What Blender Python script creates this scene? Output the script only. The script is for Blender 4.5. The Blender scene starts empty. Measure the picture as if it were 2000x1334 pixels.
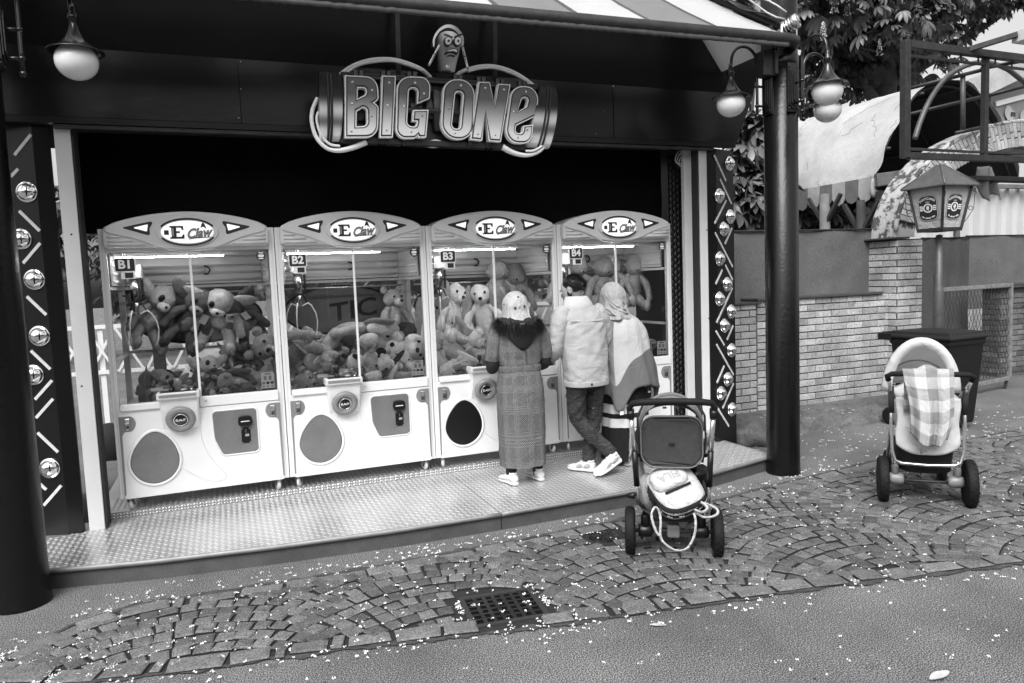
import bpy, bmesh, math, random
from mathutils import Vector, Matrix, Euler, noise as mnoise
from math import sin, cos, pi, radians, sqrt, atan2, hypot
random.seed(7)
S = bpy.context.scene
COL = S.collection
# ------------------------------------------------------------------ camera
EYE = Vector((0, 0, 1.80))
FOC = 1418.7128                      # focal length in pixels of the 2000 px wide photograph
RT = Vector((0.929, -0.368, -0.039)); DN = Vector((-0.068, -0.065, -0.996)); FW = Vector((0.364, 0.928, -0.085))
FW.normalize(); RT = (RT - FW * RT.dot(FW)).normalized(); DN = FW.cross(RT)
cam_d = bpy.data.cameras.new('camera'); cam = bpy.data.objects.new('camera', cam_d); COL.objects.link(cam)
m3 = Matrix((RT, -DN, -FW)).transposed()
cam.matrix_world = Matrix.Translation(EYE) @ m3.to_4x4()
cam_d.sensor_width = 36; cam_d.lens = FOC / 2000 * 36; cam_d.clip_end = 500; cam_d.clip_start = 0.05
S.camera = cam
# ------------------------------------------------------------------ light: bright overcast, black and white
W = bpy.data.worlds.new('World'); S.world = W; W.use_nodes = True
nt = W.node_tree; nt.nodes.clear()
sky = nt.nodes.new('ShaderNodeTexSky'); sky.sky_type = 'NISHITA'; sky.sun_disc = False
SUN_EL, SUN_AZ = 52, 215            # azimuth clockwise from +Y: behind the photographer's left shoulder
sky.sun_elevation = radians(SUN_EL); sky.sun_rotation = radians(SUN_AZ); sky.air_density = 1.0; sky.dust_density = 6.0; sky.ozone_density = 1.0
bw = nt.nodes.new('ShaderNodeRGBToBW'); bg = nt.nodes.new('ShaderNodeBackground'); wo = nt.nodes.new('ShaderNodeOutputWorld')
sep = nt.nodes.new('ShaderNodeSeparateColor'); add = nt.nodes.new('ShaderNodeMix'); add.data_type = 'FLOAT'; add.inputs[0].default_value = 0.6   # black and white film: blue counts most
nt.links.new(sky.outputs[0], bw.inputs[0]); nt.links.new(sky.outputs[0], sep.inputs[0]); nt.links.new(bw.outputs[0], add.inputs[2]); nt.links.new(sep.outputs[2], add.inputs[3]); nt.links.new(add.outputs[0], bg.inputs[0]); nt.links.new(bg.outputs[0], wo.inputs[0])
bg.inputs[1].default_value = 0.15
sd = bpy.data.lights.new('sun', 'SUN'); sun = bpy.data.objects.new('sun', sd); COL.objects.link(sun)
sd.energy = 1.5; sd.angle = radians(35)
az, el = radians(SUN_AZ), radians(SUN_EL)
sun.rotation_euler = (-Vector((sin(az) * cos(el), cos(az) * cos(el), sin(el)))).to_track_quat('-Z', 'Y').to_euler()
S.view_settings.view_transform = 'Standard'; S.view_settings.look = 'None'; S.view_settings.gamma = 1; S.view_settings.exposure = 0.85
S.view_settings.use_curve_mapping = False

# ------------------------------------------------------------------ helpers
def at(px, py, x=None, y=None, z=None):
    d = RT * (px - 1000) + DN * (py - 667) + FW * FOC
    t = x / d.x if x is not None else y / d.y if y is not None else (z - EYE.z) / d.z
    return EYE + d * t

MATS = {}
def mk(name, v, rough=0.6, metal=0.0, var=0.0, vs=6.0, rnd=0.0, isl=0.0, bump=0.0, bs=60.0, spec=0.5, coat=0.0, emit=0.0, v2=None, det=4.0, fine=0.0, fs=300.0, bd=0.004, spots=None, wpos=False, crease=None):
    """grey principled material: var = slow tone noise, rnd / isl = tone per object / per loose piece, fine = grain, bump = relief"""
    m = bpy.data.materials.new(name); m.use_nodes = True; n = m.node_tree.nodes; L = m.node_tree.links
    b = n['Principled BSDF']
    b.inputs['Roughness'].default_value = rough; b.inputs['Metallic'].default_value = metal
    b.inputs['Specular IOR Level'].default_value = spec; b.inputs['Coat Weight'].default_value = coat; b.inputs['Coat Roughness'].default_value = 0.08
    b.inputs['Base Color'].default_value = (v, v, v, 1)
    tc = n.new('ShaderNodeNewGeometry') if wpos else n.new('ShaderNodeTexCoord'); TC = tc.outputs['Position'] if wpos else tc.outputs['Object']
    def nz(scale, detail=4.0, rg=0.6):
        t = n.new('ShaderNodeTexNoise'); t.inputs['Scale'].default_value = scale; t.inputs['Detail'].default_value = detail; t.inputs['Roughness'].default_value = rg
        L.new(TC, t.inputs['Vector']); return t
    def mth(op, a, c, cl=False):
        q = n.new('ShaderNodeMath'); q.operation = op; q.use_clamp = cl
        for i, s in enumerate((a, c)):
            if isinstance(s, (int, float)): q.inputs[i].default_value = s
            else: L.new(s, q.inputs[i])
        return q.outputs[0]
    fac = None
    def mul(s, amount):
        nonlocal fac
        # 1 + amount*(s-0.5)*2
        q = mth('ADD', mth('MULTIPLY', mth('SUBTRACT', s, 0.5), 2 * amount), 1.0)
        fac = q if fac is None else mth('MULTIPLY', fac, q)
    if var: mul(nz(vs, det).outputs['Fac'], var * 1.8)
    if fine: mul(nz(fs, 2.0).outputs['Fac'], fine * 1.8)
    if rnd: mul(n.new('ShaderNodeObjectInfo').outputs['Random'], rnd)
    if isl: mul(n.new('ShaderNodeNewGeometry').outputs['Random Per Island'], isl)
    if spots:
        sc, th, dk = spots
        r = n.new('ShaderNodeMapRange'); r.inputs[1].default_value = th; r.inputs[2].default_value = th + 0.06; r.inputs[3].default_value = 1; r.inputs[4].default_value = dk
        L.new(nz(sc, 6.0, 0.65).outputs['Fac'], r.inputs[0])
        fac = r.outputs[0] if fac is None else mth('MULTIPLY', fac, r.outputs[0])
    if fac is not None:
        o = mth('MULTIPLY', fac, v); o = mth('MAXIMUM', o, 0.002)
        L.new(o, b.inputs['Base Color'])
    if bump:
        t = nz(bs, 5.0); bp = n.new('ShaderNodeBump'); bp.inputs['Strength'].default_value = bump; bp.inputs['Distance'].default_value = bd
        L.new(t.outputs['Fac'], bp.inputs['Height']); L.new(bp.outputs[0], b.inputs['Normal'])
    if crease:   # stretched folds on top of the weave
        sx, sz, st, ds = crease; mp = n.new('ShaderNodeMapping'); mp.inputs['Scale'].default_value = (sx, sx, sz); mp.inputs['Rotation'].default_value = (0, .35, 0); L.new(TC, mp.inputs[0])
        t = n.new('ShaderNodeTexNoise'); t.inputs['Scale'].default_value = 1.0; t.inputs['Detail'].default_value = 3; t.inputs['Distortion'].default_value = 1.2; L.new(mp.outputs[0], t.inputs['Vector'])
        b2 = n.new('ShaderNodeBump'); b2.inputs['Strength'].default_value = st; b2.inputs['Distance'].default_value = ds; L.new(t.outputs['Fac'], b2.inputs['Height'])
        if bump: L.new(bp.outputs[0], b2.inputs['Normal'])
        L.new(b2.outputs[0], b.inputs['Normal'])
    if emit:
        b.inputs['Emission Color'].default_value = (v, v, v, 1); b.inputs['Emission Strength'].default_value = emit
    MATS[name] = m; return m

class MB:
    """collects shapes and links them as one mesh object; o = origin subtracted at build"""
    def __init__(s, o=(0, 0, 0)):
        s.v = []; s.f = []; s.s = []; s.uv = {}; s.o = Vector(o)
    def add(s, vs, fs, sm=False):
        k = len(s.v); s.v += [Vector(p) for p in vs]
        for f in fs: s.f.append([k + i for i in f]); s.s.append(sm)
        return k
    def box(s, x0, x1, y0, y1, z0, z1, M=None):
        p = [Vector((x, y, z)) for z in (z0, z1) for y in (y0, y1) for x in (x0, x1)]
        if M is not None: p = [M @ q for q in p]
        s.add(p, [(0, 2, 3, 1), (4, 5, 7, 6), (0, 1, 5, 4), (2, 6, 7, 3), (0, 4, 6, 2), (1, 3, 7, 5)]); return s
    def bar(s, a, b, w, h=None, up=(0, 0, 1)):
        a = Vector(a); b = Vector(b); d = b - a; l = d.length; d.normalize(); u = Vector(up)
        x = d.cross(u)
        if x.length < 1e-4: x = d.cross(Vector((0, 1, 0)))
        x.normalize(); u = x.cross(d); h = h or w
        M = Matrix((x, d, u)).transposed().to_4x4(); M.translation = a
        return s.box(-w / 2, w / 2, 0, l, -h / 2, h / 2, M)
    def tube(s, pts, r, n=8, cap=True, sm=True, flat=None, closed=False):
        P = [Vector(p) for p in pts]; N = len(P); R = r if isinstance(r, (list, tuple)) else [r] * N
        T = [(P[(i + 1) % N] - P[i - 1]) if (closed or 0 < i < N - 1) else (P[min(i + 1, N - 1)] - P[max(i - 1, 0)]) for i in range(N)]
        T = [t.normalized() if t.length > 1e-9 else Vector((0, 0, 1)) for t in T]
        a = Vector((0, 0, 1)) if abs(T[0].z) < 0.9 else Vector((1, 0, 0))
        x = T[0].cross(a).normalized(); vs = []
        for i in range(N):
            x = (x - T[i] * x.dot(T[i])).normalized(); y = T[i].cross(x)
            fl = flat or 1.0
            for j in range(n):
                t = 2 * pi * j / n; vs.append(P[i] + x * (R[i] * cos(t)) + y * (R[i] * fl * sin(t)))
        fs = []
        for i in range(N if closed else N - 1):
            for j in range(n):
                b0 = i * n; b1 = ((i + 1) % N) * n; q = (j + 1) % n
                fs.append((b0 + j, b0 + q, b1 + q, b1 + j))
        if cap and not closed: fs += [tuple(range(n - 1, -1, -1)), tuple(range((N - 1) * n, N * n))]
        s.add(vs, fs, sm); return s
    def lathe(s, prof, c=(0, 0, 0), ax='Z', n=20, sm=True, sc=(1, 1), M=None):
        c = Vector(c); vs = []
        for r, h in prof:
            for j in range(n):
                t = 2 * pi * j / n; a, b = max(r, 1e-5) * cos(t) * sc[0], max(r, 1e-5) * sin(t) * sc[1]
                p = Vector((a, b, h)) if ax == 'Z' else Vector((a, -h, b)) if ax == 'Y' else Vector((h, a, b))
                vs.append((M @ p if M else p) + c)
        N = len(prof); fs = [(i * n + j, i * n + (j + 1) % n, (i + 1) * n + (j + 1) % n, (i + 1) * n + j) for i in range(N - 1) for j in range(n)]
        fs += [tuple(range(n - 1, -1, -1)), tuple(range((N - 1) * n, N * n))]
        s.add(vs, fs, sm); return s
    def ell(s, c, r, M=None, nu=12, nv=8, fn=None):
        c = Vector(c); r = (r, r, r) if isinstance(r, (int, float)) else r
        vs = []
        for i in range(1, nv):
            p = pi * i / nv
            for j in range(nu):
                t = 2 * pi * j / nu; q = Vector((r[0] * sin(p) * cos(t), r[1] * sin(p) * sin(t), r[2] * cos(p)))
                if fn: q = fn(q)
                vs.append((M @ q if M else q) + c)
        for zz in (r[2], -r[2]):
            q = Vector((0, 0, zz)); q = fn(q) if fn else q; vs.append((M @ q if M else q) + c)
        k = len(vs); fs = [((i * nu + j), ((i + 1) * nu + j), ((i + 1) * nu + (j + 1) % nu), (i * nu + (j + 1) % nu)) for i in range(nv - 2) for j in range(nu)]
        fs += [(k - 2, j, (j + 1) % nu) for j in range(nu)] + [(k - 1, (nv - 2) * nu + (j + 1) % nu, (nv - 2) * nu + j) for j in range(nu)]
        s.add(vs, fs, True); return s
    def prism(s, poly, fn, d0, d1, sm=False):
        n = len(poly); vs = [fn(u, v, d0) for u, v in poly] + [fn(u, v, d1) for u, v in poly]
        fs = [tuple(range(n)), tuple(range(2 * n - 1, n - 1, -1))] + [(i, n + i, n + (i + 1) % n, (i + 1) % n) for i in range(n)]
        k = len(s.f); s.add(vs, fs, sm); s.s[k] = s.s[k + 1] = False; return s
    def loft(s, rings, cap=True, uv=False, sm=True):
        n = len(rings[0]); N = len(rings); vs = [p for r in rings for p in r]
        k0 = len(s.f)
        fs = [(i * n + j, i * n + (j + 1) % n, (i + 1) * n + (j + 1) % n, (i + 1) * n + j) for i in range(N - 1) for j in range(n)]
        s.add(vs, fs, sm)
        if uv:
            for i in range(N - 1):
                for j in range(n):
                    s.uv[k0 + i * n + j] = [(j / n, i / (N - 1)), ((j + 1) / n, i / (N - 1)), ((j + 1) / n, (i + 1) / (N - 1)), (j / n, (i + 1) / (N - 1))]
        if cap:
            b = len(s.v) - N * n
            s.f.append(list(range(b + n - 1, b - 1, -1))); s.s.append(sm); s.f.append(list(range(b + (N - 1) * n, b + N * n))); s.s.append(sm)
        return s
    def grid(s, fn, nu, nv, uv=True, sm=True):
        k0 = len(s.f); vs = [fn(i / nu, j / nv) for j in range(nv + 1) for i in range(nu + 1)]
        s.add(vs, [(j * (nu + 1) + i, j * (nu + 1) + i + 1, (j + 1) * (nu + 1) + i + 1, (j + 1) * (nu + 1) + i) for j in range(nv) for i in range(nu)], sm)
        if uv:
            q = k0
            for j in range(nv):
                for i in range(nu):
                    s.uv[q] = [(i / nu, j / nv), ((i + 1) / nu, j / nv), ((i + 1) / nu, (j + 1) / nv), (i / nu, (j + 1) / nv)]; q += 1
        return s
    def mesh(s, name, mat=None, fix=True):
        me = bpy.data.meshes.new(name)
        me.from_pydata([tuple(p - s.o) for p in s.v], [], s.f); me.update()
        me.polygons.foreach_set('use_smooth', s.s)
        if s.uv:
            ul = me.uv_layers.new(name='UVMap')
            for p in me.polygons:
                u = s.uv.get(p.index)
                if u:
                    for k, li in enumerate(p.loop_indices): ul.data[li].uv = u[k]
        if fix and len(s.f) < 60000:
            bm = bmesh.new(); bm.from_mesh(me); bmesh.ops.recalc_face_normals(bm, faces=bm.faces); bm.to_mesh(me); bm.free()
        if mat: me.materials.append(mat)
        return me
    def build(s, name, mat, parent=None, bev=0, seg=2, sub=0, solid=0, fix=True, kind=None, label=None):
        o = bpy.data.objects.new(name, s.mesh(name, mat, fix)); COL.objects.link(o)
        if parent is not None: o.parent = parent
        else: o.location = s.o
        if solid: q = o.modifiers.new('solid', 'SOLIDIFY'); q.thickness = solid; q.offset = 0
        if bev: q = o.modifiers.new('bevel', 'BEVEL'); q.width = bev; q.segments = seg; q.limit_method = 'ANGLE'; q.angle_limit = radians(35)
        if sub: q = o.modifiers.new('sub', 'SUBSURF'); q.levels = sub; q.render_levels = sub
        if kind: o['kind'] = kind
        if label: o['label'] = label
        return o

def tag(o, label, cat, group=None):
    o['label'] = label; o['category'] = cat
    if group: o['group'] = group
    return o
def thing(name, label, cat, loc=(0, 0, 0), rz=0, group=None):
    o = bpy.data.objects.new(name, None); COL.objects.link(o); o.location = loc; o.rotation_euler = (0, 0, rz); o.empty_display_size = 0.1
    return tag(o, label, cat, group)
def rep(src, name, parent, loc, rot=(0, 0, 0), sc=(1, 1, 1), mat=None):
    """another object sharing a mesh"""
    o = bpy.data.objects.new(name, src); COL.objects.link(o); o.parent = parent; o.location = loc; o.rotation_euler = rot; o.scale = sc; return o
def copy_tree(o, parent=None):
    c = o.copy(); COL.objects.link(c)
    if parent is not None: c.parent = parent
    for ch in list(o.children): copy_tree(ch, c)
    return c
def rpoly(pts, k=6):
    """polygon from (u, v, r): corners rounded with radius r"""
    out = []; n = len(pts)
    for i in range(n):
        p = Vector(pts[i][:2]); a = Vector(pts[i - 1][:2]); b = Vector(pts[(i + 1) % n][:2]); r = pts[i][2] if len(pts[i]) > 2 else 0
        if r <= 0: out.append(tuple(p)); continue
        da = (a - p); db = (b - p); la, lb = da.length, db.length; da.normalize(); db.normalize()
        h = da.angle(db) / 2; t = min(r / max(math.tan(h), 1e-4), la * 0.499, lb * 0.499); r = t * math.tan(h)
        bis = (da + db).normalized(); c = p + bis * (r / max(sin(h), 1e-4))
        s0 = p + da * t - c; s1 = p + db * t - c; a0 = atan2(s0.y, s0.x); a1 = atan2(s1.y, s1.x); d = (a1 - a0 + pi) % (2 * pi) - pi
        for j in range(k + 1): out.append((c.x + r * cos(a0 + d * j / k), c.y + r * sin(a0 + d * j / k)))
    return out
def rrect(u0, u1, v0, v1, r, k=4): return rpoly([(u0, v0, r), (u1, v0, r), (u1, v1, r), (u0, v1, r)], k)
def oval(u, v, a, b, n=28): return [(u + a * cos(2 * pi * i / n), v + b * sin(2 * pi * i / n)) for i in range(n)]
def spline(pts, k=6, closed=True):
    n = len(pts); out = []; P = [Vector(p) for p in pts]
    for i in range(n if closed else n - 1):
        p0 = P[i - 1] if closed or i > 0 else P[0]; p1 = P[i]; p2 = P[(i + 1) % n]; p3 = P[(i + 2) % n] if closed or i + 2 < n else P[-1]
        for j in range(k):
            t = j / k; out.append(0.5 * ((2 * p1) + (p2 - p0) * t + (2 * p0 - 5 * p1 + 4 * p2 - p3) * t * t + (3 * p1 - p0 - 3 * p2 + p3) * t ** 3))
    if not closed: out.append(P[-1])
    return out
def offs(poly, d):
    """offset a closed 2D polygon outwards by d"""
    n = len(poly); A = sum(poly[i][0] * poly[(i + 1) % n][1] - poly[(i + 1) % n][0] * poly[i][1] for i in range(n)); sg = 1 if A > 0 else -1; out = []
    for i in range(n):
        a = Vector(poly[i - 1]); p = Vector(poly[i]); b = Vector(poly[(i + 1) % n]); e1 = (p - a); e2 = (b - p)
        if e1.length < 1e-7: e1 = e2
        if e2.length < 1e-7: e2 = e1
        e1.normalize(); e2.normalize(); n1 = Vector((e1.y, -e1.x)) * sg; n2 = Vector((e2.y, -e2.x)) * sg
        m = n1 + n2; m = m / max(m.length_squared / 2, 0.6); out.append(tuple(p + m * d))
    return out
def curve_mesh(name, polys, ext, fn, mat):
    """filled 2D outlines with holes, extruded; fn maps (u, v, d) to a point"""
    cu = bpy.data.curves.new(name, 'CURVE'); cu.dimensions = '2D'; cu.fill_mode = 'BOTH'; cu.extrude = ext
    for pl in polys:
        sp = cu.splines.new('POLY'); sp.points.add(len(pl) - 1); sp.use_cyclic_u = True
        for q, p in zip(sp.points, pl): q.co = (p[0], p[1], 0, 1)
    o = bpy.data.objects.new(name, cu); COL.objects.link(o); me = bpy.data.meshes.new_from_object(o.evaluated_get(bpy.context.evaluated_depsgraph_get()))
    bpy.data.objects.remove(o); bpy.data.curves.remove(cu)
    for v in me.vertices: v.co = fn(*v.co)
    me.materials.clear(); me.materials.append(mat); me.name = name; return me
def text_mesh(txt, size, ext, fn, mat, shear=0.0, bold=0.0, wide=1.0, align='CENTER', space=1.0):
    cu = bpy.data.curves.new('text', 'FONT'); cu.body = txt; cu.size = size; cu.extrude = ext; cu.align_x = align; cu.align_y = 'CENTER'; cu.shear = shear; cu.offset = bold; cu.space_character = space; cu.resolution_u = 3
    o = bpy.data.objects.new('text', cu); COL.objects.link(o); me = bpy.data.meshes.new_from_object(o.evaluated_get(bpy.context.evaluated_depsgraph_get()))
    bpy.data.objects.remove(o); bpy.data.curves.remove(cu)
    for v in me.vertices: v.co = fn(v.co.x * wide, v.co.y, v.co.z)
    me.materials.clear(); me.materials.append(mat); return me
def link(name, me, parent=None, loc=(0, 0, 0), kind=None):
    o = bpy.data.objects.new(name, me); COL.objects.link(o); o.location = loc
    if parent is not None: o.parent = parent
    if kind: o['kind'] = kind
    return o
def XZ(y0=0.0, du=0.0, dv=0.0):
    """flat shapes that face -Y: u to the right, v up, d towards the viewer"""
    return lambda u, v, d: Vector((u + du, y0 - d, v + dv))
def nz3(p, s=1.0): return mnoise.noise(Vector(p) * s)

# ------------------------------------------------------------------ materials (black and white photograph: greys only)
mk('asphalt', 0.098, 0.9, var=0.45, vs=1.1, fine=3.6, fs=165, bump=0.25, bs=300, bd=0.006, spots=(2.2, 0.64, 0.55))
mk('joint_soil', 0.012, 0.95, var=0.4, vs=9, fine=0.4, fs=160, bump=0.6, bs=120)
mk('cobble', 0.092, 0.75, var=0.40, vs=17, fine=1.4, fs=160, isl=0.42, bump=0.8, bs=70, bd=0.006)
mk('cobble_single', 0.092, 0.75, var=0.40, vs=17, fine=1.4, fs=160, rnd=0.42, bump=0.8, bs=70, bd=0.006, wpos=True)
mk('border_stone', 0.115, 0.8, var=0.3, vs=9, fine=0.8, fs=90, isl=0.2, bump=0.6, bs=60)
mk('border_single', 0.115, 0.8, var=0.3, vs=9, fine=0.8, fs=90, rnd=0.2, bump=0.6, bs=60, wpos=True)
mk('petal', 0.74, 0.7, isl=0.2)
mk('grit', 0.14, 0.9, isl=0.95)
mk('edge_dirt', 0.045, 0.95, var=0.5, vs=14, fine=0.8, fs=90, bump=0.6, bs=90)
mk('dry_leaf', 0.42, 0.7, var=0.3, vs=25)
mk('chequer_plate', 0.54, 0.28, 0.75, var=0.18, vs=3, fine=0.15, fs=120, bump=0.08, bs=40)
mk('chequer_tread', 0.86, 0.36, 0.7, var=0.12, vs=4)
mk('plate_edge', 0.26, 0.6, 0.5, var=0.2, vs=12, bump=0.2, bs=70)
mk('step_side', 0.075, 0.6, 0.1, var=0.35, vs=5, fine=0.25, fs=120)
mk('black_gloss', 0.005, 0.24, 0, var=0.3, vs=30, bump=0.30, bs=34, bd=0.008, spec=0.30)
mk('fascia_metal', 0.008, 0.24, 0, var=0.15, vs=2, bump=0.08, bs=1.5, bd=0.07, spec=0.34)
mk('black_cloth', 0.004, 0.95, var=0.3, vs=4, bump=0.3, bs=3, bd=0.05, spec=0.1)
mk('dark_panel', 0.007, 0.35, 0, spec=0.3, var=0.1)
mk('white_post', 0.62, 0.35, var=0.06, vs=3, fine=0.04)
mk('grey_post', 0.55, 0.4, var=0.1, vs=3)
mk('rubber_seal', 0.02, 0.8, bump=0.5, bs=80)
mk('chrome', 0.86, 0.05, 1.0)
mk('steel', 0.50, 0.25, 1.0, var=0.1, vs=20)
mk('light_bar', 0.60, 0.4, var=0.15, vs=30)
mk('white_plastic', 0.72, 0.28, var=0.04, vs=2, coat=0.3)
mk('shade_plastic', 0.56, 0.35, var=0.06, vs=5)
mk('mid_plastic', 0.20, 0.4, var=0.12, vs=6)
mk('door_plastic', 0.15, 0.38, var=0.2, vs=7, fine=0.1, fs=60)
mk('black_plastic', 0.007, 0.35, spec=0.35)
mk('print_black', 0.015, 0.6)
mk('print_white', 0.78, 0.6)
mk('print_grey', 0.30, 0.6)
mk('led', 1.0, emit=45.0)
mk('lit_panel', 0.9, 0.4, emit=0.35)
mk('lamp_glass', 0.72, 0.18, var=0.04, vs=10, coat=0.5)
mk('lamp_metal', 0.02, 0.22, 0.5, var=0.2, vs=20, coat=0.3)
mk('letter_rim', 0.82, 0.4)
mk('letter_line', 0.03, 0.5)
mk('sign_dark', 0.02, 0.35, var=0.2, vs=6)
mk('sign_metal', 0.55, 0.22, 1.0, var=0.15, vs=6)
mk('sign_tube', 0.80, 0.25, 0.0)
mk('brick', 0.37, 0.85, var=0.35, vs=3.2, fine=0.5, fs=70, rnd=0.28, bump=0.6, bs=60, wpos=True, spots=(9.0, 0.66, 0.6))
mk('mortar', 0.09, 0.95, var=0.3, vs=20, bump=0.5, bs=80)
mk('coping', 0.05, 0.7, var=0.3, vs=9)
mk('stone_lichen', 0.42, 0.9, var=0.2, vs=9, spots=(6.0, 0.50, 0.16), bump=0.6, bs=40)
mk('bank_soil', 0.11, 0.95, var=0.45, vs=6, fine=0.5, fs=90, bump=1.0, bs=35, bd=0.02)
mk('shade_net', 0.105, 0.95, var=0.25, vs=2.0, fine=0.5, fs=95)
mk('wood', 0.12, 0.8, var=0.4, vs=7, bump=0.3, bs=40)
mk('wood_dark', 0.03, 0.85, var=0.4, vs=7)
mk('tarp', 0.35, 0.7, var=0.35, vs=1.3, fine=0.12, fs=60, bump=0.4, bs=2.2, bd=0.08)
mk('tarp_stripe', 0.13, 0.75, var=0.25, vs=9)
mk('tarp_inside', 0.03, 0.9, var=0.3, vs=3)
mk('frame_steel', 0.04, 0.5, 0.5, var=0.4, vs=14)
mk('gate_paint', 0.20, 0.6, 0.1, var=0.4, vs=14)
mk('brick_shaded', 0.12, 0.9, var=0.5, vs=4, fine=0.5, fs=70, rnd=0.4, bump=0.6, bs=60, wpos=True)  # brick with the shade beyond the gate put into its tone
mk('pipe_grey', 0.10, 0.5, 0.4, var=0.3, vs=14)
mk('wall_sheet', 0.45, 0.6, var=0.1, vs=1)
mk('bin_plastic', 0.009, 0.5, spec=0.3, var=0.2, vs=8)
mk('leaf', 0.075, 0.45, isl=0.5, rnd=0.5, spec=0.6)
mk('bark', 0.05, 0.9, var=0.4, vs=8, bump=0.8, bs=22, bd=0.02)
mk('awning_white', 0.72, 0.7, var=0.08, vs=5, bump=0.15, bs=8)
mk('awning_grey', 0.24, 0.7, var=0.12, vs=5)
mk('awning_edge', 0.06, 0.7)
mk('rubber', 0.008, 0.7, spec=0.25, bump=0.4, bs=60)
mk('alu', 0.72, 0.25, 0.9)
mk('lattice_white', 0.65, 0.6)
mk('pale_rock', 0.40, 0.8, var=0.4, vs=5, bump=1.0, bs=6, bd=0.08)
mk('skin', 0.36, 0.5)
mk('hair', 0.010, 0.4, fine=0.4, fs=150)
mk('fur', 0.012, 0.6, isl=0.6)
mk('scarf', 0.40, 0.85, var=0.16, vs=12, bump=0.2, bs=30, crease=(18, 9, 1.0, .03))
mk('hijab', 0.32, 0.85, var=0.15, vs=14, bump=0.2, bs=60, crease=(16, 10, .8, .025))
mk('jacket', 0.34, 0.8, var=0.08, vs=9, fine=0.15, fs=200, bump=0.2, bs=90, bd=0.004, crease=(7, 13, .32, .03))
mk('sherpa', 0.46, 0.95, fine=0.3, fs=140, bump=1.0, bs=110)
mk('denim', 0.026, 0.8, var=0.9, vs=8, fine=0.35, fs=220, crease=(9, 34, 1.0, .035))
mk('black_fabric', 0.010, 0.85, var=0.3, vs=12)
mk('white_shoe', 0.60, 0.6, var=0.08, vs=20)
mk('grey_shoe', 0.20, 0.7, var=0.2, vs=30)
mk('pram_fabric', 0.040, 0.9, var=0.15, vs=30, fine=0.45, fs=230)
mk('pram_light', 0.13, 0.9, var=0.15, vs=20, fine=0.4, fs=230)
mk('pram_white', 0.50, 0.75, var=0.08, vs=9, bump=0.25, bs=14, bd=0.02, crease=(11, 11, .4, .02))
mk('pram_lining', 0.66, 0.85, var=0.1, vs=8)
mk('bag_white', 0.43, 0.5, var=0.08, vs=10, crease=(15, 15, .9, .025))
for nm, v in dict(plush_white=0.74, plush_pale=0.44, plush_mid=0.27, plush_dark=0.08, plush_black=0.02).items(): mk(nm, v, 0.95, var=0.30, vs=13, fine=0.22, fs=120, bump=0.8, bs=75, bd=0.010, crease=(14, 14, .5, .03))
M = MATS
def canvas_mat(name, v, tr):
    m = M[name]; n = m.node_tree.nodes; L = m.node_tree.links; b = n['Principled BSDF']; o = n['Material Output']; t = n.new('ShaderNodeBsdfTranslucent'); t.inputs[0].default_value = (v, v, v, 1); x = n.new('ShaderNodeMixShader'); x.inputs[0].default_value = tr
    L.new(b.outputs[0], x.inputs[1]); L.new(t.outputs[0], x.inputs[2]); L.new(x.outputs[0], o.inputs[0])
canvas_mat('awning_white', .75, .5); canvas_mat('awning_grey', .35, .4)
def glass_mat(name, tint=0.96, rough=0.02, ior=1.45, strength=1.0):
    m = bpy.data.materials.new(name); m.use_nodes = True; n = m.node_tree.nodes; L = m.node_tree.links; n.clear()
    o = n.new('ShaderNodeOutputMaterial'); t = n.new('ShaderNodeBsdfTransparent'); g = n.new('ShaderNodeBsdfGlossy'); x = n.new('ShaderNodeMixShader'); f = n.new('ShaderNodeFresnel')
    t.inputs[0].default_value = (tint, tint, tint, 1); g.inputs['Roughness'].default_value = rough; f.inputs[0].default_value = ior; g.inputs[0].default_value = (strength,) * 3 + (1,)
    L.new(f.outputs[0], x.inputs[0]); L.new(t.outputs[0], x.inputs[1]); L.new(g.outputs[0], x.inputs[2]); L.new(x.outputs[0], o.inputs[0]); M[name] = m
glass_mat('glass')
def uvmat(name, build, rough=0.85):
    """material whose tone is computed from UV (u, v) by build(nodes, links, u, v) -> socket"""
    m = bpy.data.materials.new(name); m.use_nodes = True; n = m.node_tree.nodes; L = m.node_tree.links; b = n['Principled BSDF']; b.inputs['Roughness'].default_value = rough; b.inputs['Specular IOR Level'].default_value = 0.2
    tc = n.new('ShaderNodeTexCoord'); sp = n.new('ShaderNodeSeparateXYZ'); L.new(tc.outputs['UV'], sp.inputs[0])
    def mt(op, a, c=0.0, d=None):
        q = n.new('ShaderNodeMath'); q.operation = op
        for i, s in enumerate((a, c) if d is None else (a, c, d)):
            if isinstance(s, (int, float)): q.inputs[i].default_value = s
            else: L.new(s, q.inputs[i])
        return q.outputs[0]
    def noise(scale, detail=3):
        t = n.new('ShaderNodeTexNoise'); t.inputs['Scale'].default_value = scale; t.inputs['Detail'].default_value = detail; L.new(tc.outputs['Object'], t.inputs['Vector']); return t.outputs['Fac']
    s = build(mt, sp.outputs[0], sp.outputs[1], noise); L.new(s, b.inputs['Base Color']); M[name] = m
    if rough >= .85:
        mp = n.new('ShaderNodeMapping'); mp.inputs['Scale'].default_value = (9, 9, 6); L.new(tc.outputs['Object'], mp.inputs[0]); t = n.new('ShaderNodeTexNoise'); t.inputs['Scale'].default_value = 1; t.inputs['Detail'].default_value = 4; t.inputs['Distortion'].default_value = 1; L.new(mp.outputs[0], t.inputs['Vector'])
        bp = n.new('ShaderNodeBump'); bp.inputs['Strength'].default_value = .6; bp.inputs['Distance'].default_value = .03; L.new(t.outputs['Fac'], bp.inputs['Height']); L.new(bp.outputs[0], b.inputs['Normal'])
    return m
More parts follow.
